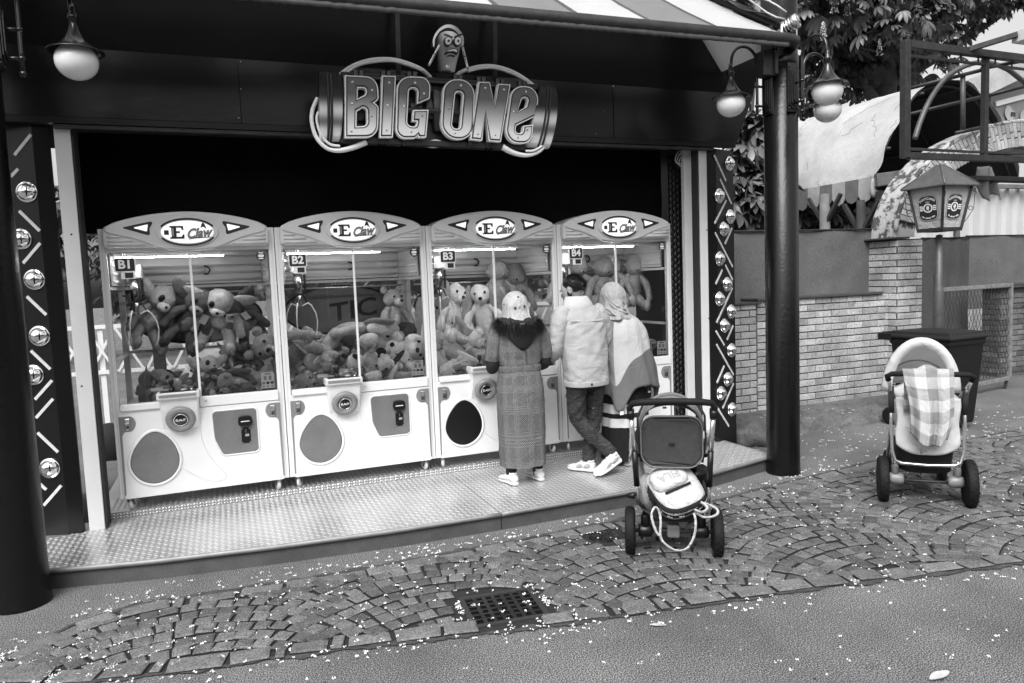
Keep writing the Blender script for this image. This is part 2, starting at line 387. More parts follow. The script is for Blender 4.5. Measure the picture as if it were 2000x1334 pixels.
def sq(mt, x, f, duty=0.5):  # square wave 0/1
    return mt('LESS_THAN', mt('FRACT', mt('MULTIPLY', x, f)), duty)
def glencheck(mt, u, v, nz):
    # fine weave with bands where the checks open up
    fu, fv = 96.0, 120.0
    chk = mt('ABSOLUTE', mt('SUBTRACT', sq(mt, u, fu), sq(mt, v, fv)))
    bu = sq(mt, u, 12.0, 0.45); bv = sq(mt, v, 9.0, 0.42)
    band = mt('MAXIMUM', mt('MULTIPLY', bu, sq(mt, u, 84.0)), mt('MULTIPLY', bv, sq(mt, v, 90.0)))
    t = mt('ADD', mt('MULTIPLY', chk, 0.13), mt('MULTIPLY', band, 0.040))
    t = mt('ADD', t, 0.035)
    return mt('MULTIPLY', t, mt('ADD', mt('MULTIPLY', nz(60.0), 0.9), 0.55))
uvmat('glen_check', glencheck)
def gingham(mt, u, v, nz):
    a = sq(mt, u, 2.2); b = sq(mt, v, 3.6)
    t = mt('SUBTRACT', 0.52, mt('ADD', mt('MULTIPLY', a, 0.15), mt('MULTIPLY', b, 0.15)))
    return mt('MULTIPLY', t, mt('ADD', mt('MULTIPLY', nz(220.0), 0.4), 0.8))
uvmat('gingham', gingham)
def grad(mt, u, v, nz):
    return mt('ADD', 0.13, mt('MULTIPLY', mt('SMOOTH_MIN', mt('MAXIMUM', mt('MULTIPLY', mt('SUBTRACT', 0.72, v), 1.7), 0.0), 1.0, 0.2), 0.52))
uvmat('letter_face', grad, 0.45)
def bands(mt, u, v, nz):   # printed metal bands across the piston ends
    t = mt('ADD', mt('MULTIPLY', mt('SINE', mt('MULTIPLY', v, 17.0)), .30), .42)
    return mt('MAXIMUM', mt('MULTIPLY', t, mt('ADD', mt('MULTIPLY', mt('SINE', mt('ADD', mt('MULTIPLY', v, 5.2), .4)), .7), .55)), .012)
uvmat('piston_print', bands, 0.4)
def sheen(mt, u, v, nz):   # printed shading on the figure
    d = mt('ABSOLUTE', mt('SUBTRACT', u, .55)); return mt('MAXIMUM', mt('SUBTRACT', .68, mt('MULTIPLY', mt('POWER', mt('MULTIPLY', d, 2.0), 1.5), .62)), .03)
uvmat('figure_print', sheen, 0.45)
# ------------------------------------------------------------------ ground
rg = random.Random(3)
g = MB()
g.add([(-90, -40, 0), (90, -40, 0), (90, 120, 0), (-90, 120, 0)], [(0, 1, 2, 3)])
ground = g.build('ground', M['asphalt'], kind='structure')

def lerp_tab(tab, x):
    if x <= tab[0][0]: return tab[0][1]
    for (a, b), (c, d) in zip(tab, tab[1:]):
        if x <= c: return b + (d - b) * (x - a) / (c - a)
    return tab[-1][1]
UP = [(-1.25, 4.02), (-0.91, 4.47), (-0.6, 4.60), (0.54, 4.52), (1.75, 4.53), (2.8, 4.58), (3.44, 4.60), (4.05, 4.70), (4.95, 4.82), (5.7, 4.92), (7.8, 5.10), (14, 5.6)]
LO = [(-1.25, 3.98), (-0.82, 3.80), (-0.3, 3.67), (0.31, 3.57), (0.87, 3.45), (1.25, 3.36), (2.08, 3.21), (2.9, 3.08), (4.1, 2.83), (6, 2.45), (14, 0.9)]
# the paved strip: a soil bed with the setts standing in it
pv = MB()
xs = [-1.25 + i * 0.25 for i in range(62)]
vs = []
for x in xs:
    wob = 0.03 * sin(x * 9.1) + 0.02 * sin(x * 23)
    vs += [Vector((x, lerp_tab(LO, x) + 0.02 + wob * .4, 0.004)), Vector((x, lerp_tab(UP, x) - 0.012 + wob * .4, 0.004))]
pv.add(vs, [(2 * i, 2 * i + 2, 2 * i + 3, 2 * i + 1) for i in range(len(xs) - 1)])
pavement = pv.build('pavement', M['joint_soil'], kind='structure')

GR = (1.31, 3.63, 0.215, 0.19, radians(-6))           # drain grate: centre, half sizes, turn
def in_grate(x, y, pad=0.03):
    dx, dy = x - GR[0], y - GR[1]; c, s = cos(-GR[4]), sin(-GR[4]); u, v = dx * c - dy * s, dx * s + dy * c
    return abs(u) < GR[2] + pad and abs(v) < GR[3] + pad
MH = (2.32, 4.33, 0.10)
def sett_geo(w, l, h, rr):
    """a worn sett: uneven outline, domed top; 8 outline points"""
    o = []
    for (a, b) in ((-.5, -.5), (.5, -.5), (.5, .5), (-.5, .5)):
        o.append((a * w + rr.uniform(-.055, .055) * w, b * l + rr.uniform(-.055, .055) * l))
    vs = [(x, y, -0.02) for x, y in o] + [(x, y, h * 0.62) for x, y in o] + [(x * rr.uniform(.74, .86), y * rr.uniform(.74, .86), h + rr.uniform(-.0025, .0025) * (1 if w < .5 else 40)) for x, y in o]
    fs = [(0, 1, 5, 4), (1, 2, 6, 5), (2, 3, 7, 6), (3, 0, 4, 7), (4, 5, 9, 8), (5, 6, 10, 9), (6, 7, 11, 10), (7, 4, 8, 11), (8, 9, 10, 11)]
    return vs, fs
setts = []
CW = 1.28; RAD = 0.95; PITCH = 0.108
for ci in range(-2, 12):
    cx = -0.35 + ci * CW
    sag0 = RAD - sqrt(RAD * RAD - (CW / 2) ** 2)
    for k in range(-8, 46):
        yc = 0.6 + k * PITCH + (ci % 2) * 0.05 + 0.006 * sin(k * 1.7 + ci)
        amax = math.asin(CW / 2 / RAD); n = int(round(2 * amax * RAD / 0.104))
        off = rg.uniform(-.5, .5) * 0.6
        for i in range(n):
            t = -amax + (i + 0.5 + off * (0 < i < n - 1)) * 2 * amax / n
            x = cx + RAD * sin(t); y = yc + (RAD * cos(t) - RAD) + sag0
            x += rg.uniform(-.006, .006); y += rg.uniform(-.007, .007)
            yu, yl = lerp_tab(UP, x) - 0.13, lerp_tab(LO, x) + 0.15
            if x < -1.2 or x > 12.5 or y > yu + 0.035 or y < yl - 0.035 or in_grate(x, y, 0.055) or hypot(x - MH[0], y - MH[1]) < 0.15: continue
            setts.append((x, y, -t + rg.uniform(-.05, .05), rg.uniform(0.082, 0.098), rg.uniform(0.086, 0.101), rg.uniform(0.013, 0.019), 0))
for tab, sg, l0, l1 in ((UP, -1, 0.20, 0.30), (LO, 1, 0.17, 0.27)):  # border rows of longer stones
    x = -1.15
    while x < 12.5:
        l = rg.uniform(l0, l1)
        if rg.random() < 0.25: l *= 0.35
        xm = x + l / 2; dy = (lerp_tab(tab, x + l) - lerp_tab(tab, x)) / l
        if not (sg > 0 and in_grate(xm, lerp_tab(tab, xm) + 0.07, 0.02)):
            setts.append((xm, lerp_tab(tab, xm) + sg * 0.072 + rg.uniform(-.012, .012), atan2(dy, 1) + rg.uniform(-.04, .04), l - rg.uniform(.012, .035), rg.uniform(.10, .14), rg.uniform(.012, .019), 1))
        x += l
setts = [q for q in setts if (Vector((q[0], q[1], 0)) - EYE).dot(FW) > 1.5]
def seen_px(q):
    v = Vector((q[0], q[1], 0)) - EYE; d = v.dot(FW); u, w = v.dot(RT) / d * FOC + 1000, v.dot(DN) / d * FOC + 667
    return d, -30 < u < 2030 and w < 1350
setts = sorted(((seen_px(q), q) for q in setts), key=lambda e: e[0][0])
near = [q for (d, ok), q in setts if ok][:300]; nset = set(map(id, near)); rest = [q for _, q in setts if id(q) not in nset]
variants = []
for b in range(2):
    row = []
    for i in range(14):
        vs, fs = sett_geo(1, 1, 1, rg); mb = MB(); mb.add(vs, fs); me = mb.mesh('cobble', M['border_single' if b else 'cobble_single'], fix=False); me.materials.append(M['joint_soil']); me.polygons.foreach_set('material_index', [1] * 4 + [0] * (len(fs) - 4)); row.append(me)
    variants.append(row)
for q in near:
    x, y, a, w, l, h, b = q
    rep(rg.choice(variants[b]), 'cobble' if not b else 'border_stone', pavement, (x, y, 0.004), (rg.uniform(-.03, .03), rg.uniform(-.03, .03), a), (w, l, h))
mb = MB(); mbb = MB()
for q in rest:
    x, y, a, w, l, h, b = q; vs, fs = sett_geo(w, l, h, rg); c, s = cos(a), sin(a)
    (mbb if b else mb).add([(x + u * c - v * s, y + u * s + v * c, z + 0.004) for u, v, z in vs], fs)
for q_, nm, mt_ in ((mb, 'cobbles', 'cobble'), (mbb, 'border_stones', 'border_stone')):
    o = q_.build(nm, M[mt_], pavement, fix=False, kind='stuff'); o.data.materials.append(M['joint_soil']); o.data.polygons.foreach_set('material_index', ([1] * 4 + [0] * 5) * (len(q_.f) // 9))

# drain grate
t = thing('drain_grate', 'dark cast iron drain grate with square holes sunk among the cobbles', 'drain grate', (GR[0], GR[1], 0), GR[4])
f = MB(); a, b = GR[2], GR[3]
for (x0, x1, y0, y1) in ((-a, a, -b, -b + .03), (-a, a, b - .03, b), (-a, -a + .03, -b + .03, b - .03), (a - .03, a, -b + .03, b - .03)): f.box(x0, x1, y0, y1, -0.02, 0.016)
f.build('rim', M['rubber_seal'], t, bev=.003)
f = MB(); f.box(-a + .01, a - .01, -b + .01, b - .01, -0.02, 0.0055); f.build('pit', M['black_cloth'], t)
for i in range(1, 7):
    x = -a + .03 + i * (2 * a - .06) / 7; f = MB(); f.box(x - .011, x + .011, -b + .03, b - .03, 0.004, 0.014); f.build('bar', M['lamp_metal'], t)
for i in range(1, 6):
    y = -b + .03 + i * (2 * b - .06) / 6; f = MB(); f.box(-a + .03, a - .03, y - .009, y + .009, 0.004, 0.0125); f.build('crossbar', M['lamp_metal'], t)
t = thing('valve_cover', 'small round iron valve cover with ray pattern between the cobbles', 'valve cover', (MH[0], MH[1], 0))
f = MB(); f.lathe([(0.0, .012), (.085, .012), (.09, .016), (.10, .016), (.105, 0)], n=24, sm=False); f.build('plate', M['lamp_metal'], t)
f = MB()
for i in range(12):
    c, s = cos(i * pi / 6), sin(i * pi / 6); f.bar((.02 * c, .02 * s, .014), (.08 * c, .08 * s, .014), .008, .005)
f.build('ray', M['frame_steel'], t, kind='stuff')

# fallen blossom: crumpled petals, thick in the joints and along the edges
mb = MB(); rb = random.Random(11)
def petal_cluster(x, y, z, n, s):
    for _ in range(n):
        a = rb.uniform(0, 2 * pi); r = rb.uniform(0, s); px, py = x + r * cos(a), y + r * sin(a); q = rb.uniform(.003, .0068); b = rb.uniform(0, pi); c, d = cos(b) * q, sin(b) * q; h = rb.uniform(.002, .010)
        mb.add([(px - c, py - d, z + .001), (px + d * .7, py - c * .7, z + h), (px + c, py + d, z + .002), (px - d * .7, py + c * .7, z + h * .6)], [(0, 1, 2), (0, 2, 3)])
for i in range(5600):
    x = rb.uniform(-1.6, 9.5); yl, yu = lerp_tab(LO, x) - .15, lerp_tab(UP, x) + .15; y = rb.uniform(yl, yu)
    if rb.random() > 0.30 + 0.7 * max(0, mnoise.noise(Vector((x * 1.7, y * 1.7, 2))) + .25) or (in_grate(x, y, 0) and i % 4): continue
    petal_cluster(x, y, .014, rb.randint(2, 8), rb.uniform(.005, .020))
for i in range(210):
    x = rb.uniform(-1, 6); y = rb.uniform(1.9, lerp_tab(LO, x)); petal_cluster(x, y, .001, rb.randint(1, 5), rb.uniform(.004, .022))
for i in range(110):                       # drifted in front of the step and against the verge
    x = rb.uniform(-1.0, 4.3); petal_cluster(x, rb.uniform(4.62, 4.80) - (.0 if 0 < x < 3.4 else -.1), .002, rb.randint(1, 6), .02)
for i in range(80): petal_cluster(rb.gauss(-1.0, .22), rb.gauss(4.15, .12), .012, rb.randint(3, 8), .03)
for i in range(24): petal_cluster(GR[0] + rb.choice((-1, 1)) * (GR[2] + rb.uniform(0, .05)), GR[1] + rb.uniform(-.22, .2), .012, rb.randint(4, 9), .022)
for i in range(330): petal_cluster(rb.uniform(4.6, 10.5), rb.uniform(4.9, 6.1), .002, rb.randint(2, 6), .02)
for i in range(60): petal_cluster(rb.uniform(5.2, 7), rb.uniform(6.2, 6.8), .13, rb.randint(2, 6), .02)
mb.build('fallen_blossom', M['petal'], fix=False, kind='stuff')

# trodden dirt along both edges of the setts, and loose grit on the asphalt
for tab, a_, b_ in ((LO, -.045, .02), (UP, -.02, .04)):
    mb = MB(); vs = []
    for i in range(560):
        x = -1.2 + i * .02; y0 = lerp_tab(tab, x); vs += [Vector((x, y0 + (a_ + .02) * .6 + .045 * mnoise.noise(Vector((x * 6, 1, a_))) + .022 * mnoise.noise(Vector((x * 24, 2, a_))), .0075)), Vector((x, y0 + b_ + .03 * mnoise.noise(Vector((x * 7, 5, b_))) + .02 * mnoise.noise(Vector((x * 25, 2, b_))), .0078))]
    mb.add(vs, [(2 * i, 2 * i + 2, 2 * i + 3, 2 * i + 1) for i in range(559)]); mb.build('edge_dirt', M['edge_dirt'], pavement, fix=False, kind='stuff')
mb = MB()
for i in range(9000):
    x = rb.uniform(-1.6, 7); yl = lerp_tab(LO, x); y = rb.uniform(1.7, yl) if i % 4 else rb.uniform(lerp_tab(UP, x), lerp_tab(UP, x) + .35 + max(0, x - 4) * .4)
    s = rb.uniform(.0015, .0045) * (1 if rb.random() < .93 else 1.8); a = rb.uniform(0, 2); c, d = cos(a) * s, sin(a) * s
    mb.add([(x + c, y + d, 0), (x - d, y + c, 0), (x - c, y - d, 0), (x + d, y - c, 0), (x + c * .3, y, s * .9)], [(0, 1, 4), (1, 2, 4), (2, 3, 4), (3, 0, 4)])
mb.build('loose_grit', M['grit'], fix=False, kind='stuff')

def leaf_shape(l, w, n=7, curl=.2):
    vs = []; fs = []
    for i in range(n + 1):
        t = i / n; ww = w * sin(pi * min(t * .92 + .04, 1)) ** .8; z = curl * l * (t - .5) ** 2
        vs += [(t * l - l / 2, -ww / 2, z + .25 * ww), (t * l - l / 2, 0, z), (t * l - l / 2, ww / 2, z + .2 * ww)]
    for i in range(n): fs += [(3 * i, 3 * i + 3, 3 * i + 4, 3 * i + 1), (3 * i + 1, 3 * i + 4, 3 * i + 5, 3 * i + 2)]
    return vs, fs
for (px, py, l, w, rz, lab) in ((1835, 1322, .13, .05, .1, 'large pale dry leaf lying alone on the asphalt beyond the lower kerb'), (1285, 1222, .085, .03, -.5, 'pale curled leaf on the asphalt just below the drain grate'),
                                (432, 1283, .05, .025, -.8, 'small pale leaf among the cobbles of the narrow strip below the step'), (166, 1316, .06, .028, -.3, 'small pale leaf on the border stones near the foot of the black pole'), (520, 1200, .035, .02, .3, 'tiny pale leaf in the middle of the cobbles above the kerb stones')):
    p = at(px, py, z=.016 if py < 1300 and px < 1000 else .003); mb = MB(); vs, fs = leaf_shape(l, w); mb.add(vs, fs, True); o = mb.build('fallen_leaf', M['dry_leaf'], fix=False); o.location = p; o.rotation_euler = (0, 0, rz); tag(o, lab, 'leaf', 'leaves fallen on the ground')

# ------------------------------------------------------------------ platform (step) in front of the booth
PZ, DK = 0.125, 0.17
FE = [(-1.16, 5.135), (-1.107, 5.118), (-0.534, 4.985), (0.161, 4.89), (0.95, 4.82), (1.747, 4.80), (2.883, 4.825), (3.672, 4.942), (4.394, 5.118), (4.545, 5.16)]
plat = thing('step_platform', 'low curved metal step with chequer plate top in front of the claw machines', 'platform', (0, 0, 0))
def front_y(x): return lerp_tab(FE, x)
for (x0, x1) in ((-1.45, 1.744), (1.750, 4.53)):
    mb = MB(); n = 26; top = []; yb = 6.07
    for i in range(n + 1):
        x = x0 + (x1 - x0) * i / n; top.append((x, front_y(max(x, -1.16)) if x >= -1.16 else 5.16, PZ))
    vs = top + [(x, yb, PZ) for x, y, z in top] + [(x, y, PZ - .012) for x, y, z in top]
    k = n + 1; mb.add(vs, [(i, i + 1, k + i + 1, k + i) for i in range(n)] + [(2 * k + i, 2 * k + i + 1, i + 1, i) for i in range(n)])
    mb.build('deck_plate', M['chequer_plate'], plat)
    mb = MB()
    lip = [(x, y - .004, PZ - .006) for x, y, z in top]; mb.tube(lip, .011, 6, flat=1.6); mb.build('edge_strip', M['plate_edge'], plat)
    mb = MB()
    vs = [(x, y + .008, 0) for x, y, z in top] + [(x, y + .008, PZ - .012) for x, y, z in top]; mb.add(vs, [(i, i + 1, k + i + 1, k + i) for i in range(n)]); mb.build('step_front', M['step_side'], plat)
mb = MB(); mb.box(4.50, 4.527, 5.2, 6.0, 0, PZ - .012); mb.build('step_end', M['step_side'], plat)
tr = MB()
def tread(x, y, z, a, l=.030, w=.0105, h=.0022):
    c, s = cos(a), sin(a); P = lambda u, v, q: (x + u * c - v * s, y + u * s + v * c, q)
    tr.add([P(-l / 2, 0, z), P(0, -w / 2, z), P(l / 2, 0, z), P(0, w / 2, z), P(-l * .28, 0, z + h), P(0, -w * .28, z + h), P(l * .28, 0, z + h), P(0, w * .28, z + h)],
           [(0, 1, 5, 4), (1, 2, 6, 5), (2, 3, 7, 6), (3, 0, 4, 7), (4, 5, 6, 7)])
st = 0.040
for i in range(int(6.0 / st)):
    for j in range(int(1.32 / st)):
        x = -1.44 + i * st; y = 4.80 + j * st
        if y < (front_y(x) if x > -1.16 else 5.16) + .02 or y > 6.05 or x > 4.51 or (x < -1.12 and y > 5.8): continue
        tread(x, y, PZ + .0003, radians(45 if (i + j) % 2 else -45), .046, .017)
tr.build('tread_pattern', M['chequer_tread'], plat, fix=False, kind='stuff')
# inner deck the machines stand on
mb = MB(); mb.box(-1.0, 4.42, 6.075, 7.35, 0.0, DK); mb.build('machine_deck', M['chequer_plate'], plat)
mb = MB(); mb.box(-.93, 4.42, 6.058, 6.073, PZ, DK + .004); mb.build('riser_trim', M['plate_edge'], plat)
tr = MB()
for i in range(int(5.3 / .022)):
    x = -.92 + i * .022
    for r in range(2):
        a = radians(40 if (i // 1) % 2 else -40); c, s = cos(a), sin(a); z = PZ + .014 + r * .022
        tr.add([(x - .011 * c, 6.0575, z - .011 * s), (x + .004 * s, 6.0575, z - .004 * c), (x + .011 * c, 6.0575, z + .011 * s), (x - .004 * s, 6.0575, z + .004 * c), (x, 6.0545, z)], [(0, 1, 4), (1, 2, 4), (2, 3, 4), (3, 0, 4)])
tr.build('riser_pattern', M['chequer_tread'], plat, fix=False, kind='stuff')
tr = MB()
for i in range(int(5.2 / st)):
    for j in range(12): tread(-.9 + i * st, 6.095 + j * st, DK + .0003, radians(45 if (i + j) % 2 else -45), .036, .0125)
tr.build('inner_tread_pattern', M['chequer_tread'], plat, fix=False, kind='stuff')

# ------------------------------------------------------------------ booth: fascia, posts, light panels, curtain
booth = thing('arcade_booth', 'black arcade booth front with metal fascia, white posts and light panels', 'booth', (0, 0, 0))
FY = 5.78
# lower band (vertical) and upper band (leaning out), right end cut on the slant
mb = MB()
zb, zf = 3.018, 3.478
mb.prism([(-1.62, zb), (4.655, zb), (4.86, zf), (-1.62, zf)], XZ(FY), 0, -.03); mb.build('fascia_lower', M['fascia_metal'], booth)
mb = MB()
n = 24; vs = []
for i in range(n + 1):
    x = -1.62 + (4.86 + 1.62) * i / n
    for j in range(7):
        q = j / 6; bul = .010 * mnoise.noise(Vector((x * 1.3, j * .7, 5))); vs.append((x + .03 * q * (i == n), FY + (.012 if j == 0 else -.002) - .02 * q - .26 * q * q + bul * (1 < j < 6), zf - .03 + q * .66))
mb.add(vs, [(i * 7 + j, (i + 1) * 7 + j, (i + 1) * 7 + j + 1, i * 7 + j + 1) for i in range(n) for j in range(6)], True); mb.build('fascia_upper', M['fascia_metal'], booth)
mb = MB(); mb.box(-1.62, 4.64, FY - .005, FY + .05, zb - .045, zb - .004); mb.build('fascia_trim', M['dark_panel'], booth)
mb = MB(); mb.box(-1.0, 4.40, FY + .01, FY + .06, zb - .075, zb - .049); mb.build('shutter_guide', M['frame_steel'], booth)
for px in (468, 1197):
    for y_, z0, z1, nm in ((FY - .0045, zb + .004, zf - .035, 'panel_joint'),):
        x = at(px, 180, y=FY).x; mb = MB(); mb.box(x - .002, x + .002, y_, y_ + .002, z0, z1); mb.build(nm, M['black_cloth'], booth)
mb = MB()
for (px, py) in ((466, 231), (1163, 262), (470, 121), (1197, 168), (1197, 110), (468, 53), (1197, 169), (470, 174), (1178, 218)):
    p = at(px, py, y=FY); mb.ell((p.x, FY - .006 - (.03 if p.z > zf else 0), p.z), (.006, .004, .006), nu=8, nv=4)
mb.build('rivets', M['steel'], booth, kind='stuff')
# white posts
mb = MB(); mb.box(-1.007, -.908, 5.84, 5.89, PZ, zb - .05); mb.build('white_post', M['white_post'], booth, bev=.004)
mb = MB(); mb.box(-.908, -.893, 5.85, 6.03, PZ, zb - .05); mb.build('seal_strip', M['rubber_seal'], booth)
mb = MB(); mb.box(4.265, 4.352, 5.84, 5.89, PZ, zb - .05); mb.build('white_post', M['white_post'], booth, bev=.004)
mb = MB(); mb.box(4.245, 4.262, 5.85, 6.0, PZ, zb - .05); mb.build('seal_strip', M['rubber_seal'], booth)
mb = MB(); mb.box(4.155, 4.24, 5.93, 5.98, PZ, zb - .05); mb.build('grey_post', M['grey_post'], booth, bev=.004)
for (x, z) in ((-.975, 1.17), (-.955, 2.23), (4.34, 2.2), (4.345, 1.35)):
    mb = MB(); mb.lathe([(.007, -.002), (.007, .0)], (x, 5.8385, z), 'Y', 10); mb.build('screw_hole', M['print_black'], booth)
# filler wall of chequer plate at the right end
mb = MB(); mb.box(4.10, 4.26, 6.10, 6.12, DK, zb - .07); fill = mb.build('filler_panel', M['dark_panel'], booth)
tr = MB(); dz = .062
for i in range(45):
    for k in range(4):
        x = 4.118 + k * .041; z = DK + .05 + i * dz + (k % 2) * dz / 2
        if z > zb - .12: continue
        a = .030; b = .022; y = 6.098; tr.add([(x - b, y, z), (x, y, z - a), (x + b, y, z), (x, y, z + a), (x - b * .6, y - .004, z), (x, y - .004, z - a * .6), (x + b * .6, y - .004, z), (x, y - .004, z + a * .6)],
                                             [(0, 1, 5, 4), (1, 2, 6, 5), (2, 3, 7, 6), (3, 0, 4, 7), (4, 5, 6, 7)])
tr.build('raised_diamonds', M['frame_steel'], booth, fix=False, kind='stuff')
# black curtain above and behind the machine tops
mb = MB()
mb.grid(lambda u, v: Vector((-1.0 + 5.15 * u, 6.32 + .03 * sin(u * 46 + 2 * sin(v * 3)) * (1 - v) + .02 * mnoise.noise(Vector((u * 9, v * 3, 0))), 2.27 + v * .75)), 90, 10)
mb.build('curtain', M['black_cloth'], booth)
mb = MB(); mb.box(-1.55, 4.75, 5.82, 7.6, 3.12, 3.16); mb.build('ceiling_panel', M['black_cloth'], booth)
for x0, x1 in ((-1.50, -1.46), (4.48, 4.52)):
    mb = MB(); mb.box(x0, x1, 6.0, 7.4, 0.02, 3.1); mb.build('side_wall', M['dark_panel'], booth)
# light panels: outer face turned outwards, carrying chrome domes and light bars
def side_panel(sx, x0, w, th, domes, bars):
    """inner corner at (x0, 5.835); the outer face runs outwards and back"""
    mb = MB(); mb.box(min(x0, x0 - sx * .10), max(x0, x0 - sx * .10), 5.833, 5.86, .03, zb - .05); mb.build('inner_panel', M['fascia_metal'], booth)
    ux, uy = sx * cos(th), sin(th); nx, ny = sx * sin(th), -cos(th)     # along the face, outward normal
    P = lambda u, d, z: Vector((x0 + ux * u + nx * d, 5.833 + uy * u + ny * d, z))
    mb = MB(); mb.add([P(0, 0, .02), P(w, 0, .02), P(w, 0, zb - .05), P(0, 0, zb - .05), P(0, -.03, .02), P(w, -.03, .02), P(w, -.03, zb - .05), P(0, -.03, zb - .05)],
                      [(0, 1, 2, 3), (7, 6, 5, 4), (0, 4, 5, 1), (1, 5, 6, 2), (2, 6, 7, 3), (3, 7, 4, 0)])
    pan = mb.build('light_panel', M['dark_panel'], booth)
    R3 = Matrix((Vector((ux, uy, 0)), Vector((0, 0, 1)), Vector((nx, ny, 0)))).transposed()
    if R3.determinant() < 0: R3 = Matrix((Vector((-ux, -uy, 0)), Vector((0, 0, 1)), Vector((nx, ny, 0)))).transposed()
    for (u, z) in domes:
        o = rep(dome_me, 'dome_light', pan, P(u, .001, z)); o.rotation_euler = R3.to_euler()
    for (u0, z0, u1, z1) in bars:
        a, b = P(u0, .002, z0), P(u1, .002, z1); mb = MB(); mb.bar(a, b, .020, .007, up=(nx, ny, 0)); mb.build('light_bar', M['light_bar'], pan)
mb = MB(); mb.lathe([(.072, 0), (.073, .008), (.066, .014), (.058, .015), (.055, .020), (.049, .033), (.038, .045), (.022, .053), (.0, .056)], n=26); dome_me = mb.mesh('dome_light', M['chrome'])
TH = radians(20)
def pan_uv(sx, x0, px, py):
    """where a pixel meets an outer face"""
    ux, uy = sx * cos(TH), sin(TH); nx, ny = sx * sin(TH), -cos(TH); d = RT * (px - 1000) + DN * (py - 667) + FW * FOC
    o = Vector((x0, 5.833, 0)); t = ((o.x - 0) * nx + (o.y - 0) * ny) / (d.x * nx + d.y * ny); p = EYE + d * t; return ((p.x - o.x) * ux + (p.y - o.y) * uy, p.z)
XL, XR = -1.134, 4.452
dl = [pan_uv(-1, XL, *p) for p in ((53, 375), (42, 467), (68, 546), (78, 656), (66, 732), (98, 914))]
bl = [pan_uv(-1, XL, *p) + pan_uv(-1, XL, *q) for p, q in (((61, 263), (29, 303)), ((36, 330), (22, 345)), ((38, 412), (78, 451)), ((79, 475), (46, 514)), ((53, 579), (91, 615)), ((61, 685), (99, 721)), ((102, 743), (69, 780)), ((104, 779), (71, 816)), ((74, 845), (114, 883)), ((120, 948), (86, 987)), ((70, 938), (91, 956)))]
side_panel(-1, XL, .36, TH, [(max(.06, u), z) for u, z in dl], bl)
def zz(x, y): return (1280 + x / 4.4467, 260 + y / 4.4467)
def zl(x, y): return (1280 + x / 3.3333, 540 + y / 3.3333)
dr = [pan_uv(1, XR, *p) for p in (zz(638, 265), zz(550, 545), zz(645, 725), zz(590, 833), zz(555, 1090), zz(618, 1312), zl(415, 145), zl(490, 228), zl(447, 320), zl(492, 480), zl(468, 668), zl(424, 760), zl(495, 865))]
br = [pan_uv(1, XR, *p) + pan_uv(1, XR, *q) for p, q in ((zz(508, 190), zz(610, 415)), (zz(560, 400), zz(660, 615)), (zz(613, 585), zz(513, 785)), (zz(663, 825), zz(603, 962)), (zz(517, 865), zz(668, 1162)), (zz(605, 1145), zz(668, 1275)), (zz(580, 1187), zz(522, 1312)),
      (zl(500, 75), zl(397, 302)), (zl(505, 320), zl(465, 412)), (zl(393, 355), zl(447, 447)), (zl(397, 443), zl(507, 640)), (zl(447, 582), zl(400, 692)), (zl(508, 695), zl(437, 858)), (zl(400, 850), zl(477, 975)))]
side_panel(1, XR, .30, TH, dr, br)
# cables coiled at the top right of the opening
mb = MB()
for i in range(3):
    c = Vector((4.14 + .02 * i, 5.97, 2.90 - .015 * i)); mb.tube([c + Vector((.05 * cos(a), .02 * sin(2 * a), .06 * sin(a))) for a in [k * .5 for k in range(11)]], .005, 5)
mb.build('cable', M['grey_post'], booth)
for px in (775, 962):                       # rods that hold the sign
    p = at(px, 120, y=5.62); mb = MB(); mb.bar((p.x, 5.60, 3.2), (p.x, 5.52, 4.0), .035, .02); mb.build('hanger_rail', M['frame_steel'], booth)
# ------------------------------------------------------------------ the BIG ONE sign
SY = 5.42
def uv_v(me, horiz=False):
    zs = [v.co.x if horiz else v.co.z for v in me.vertices]; a, b = min(zs), max(zs)
    if not me.uv_layers: me.uv_layers.new(name='UVMap')
    ul = me.uv_layers[0].data
    for lp in me.loops:
        c = me.vertices[lp.vertex_index].co; t = ((c.x if horiz else c.z) - a) / (b - a); ul[lp.index].uv = (t, 0.5) if horiz else (0.5, t)
def sg(zx, zy):
    p = at(560 + zx / 3.3333, zy / 3.3333, y=SY); return (p.x, p.z)
def sgr(pts): return rpoly([sg(a, b) + (r / 1000.0 * 1.15,) for a, b, r in pts], 7)
sign = thing('big_one_sign', 'large BIG ONE sign with metal piston figure and silver tubes hung on the fascia', 'sign', (0, 0, 0))
bk = sgr([(345, 500, 0), (1625, 585, 0), (1560, 965, 0), (345, 912, 0)])
mb = MB(); mb.prism(bk, XZ(SY), -.02, -.16); mb.build('back_board', M['sign_dark'], sign, bev=.004)
mb = MB(); a, b = sg(350, 492), sg(1625, 573); mb.bar((a[0], SY - .01, a[1]), (b[0], SY - .01, b[1]), .05, .042); a, b = sg(345, 912), sg(1545, 965); mb.bar((a[0], SY - .01, a[1]), (b[0], SY - .01, b[1]), .05, .042)
mb.build('rail', M['sign_dark'], sign, bev=.005)
mb = MB(); a, b = sg(350, 486), sg(1625, 567); mb.bar((a[0], SY - .038, a[1]), (b[0], SY - .038, b[1]), .006, .008); mb.build('rail_highlight_strip', M['frame_steel'], sign)
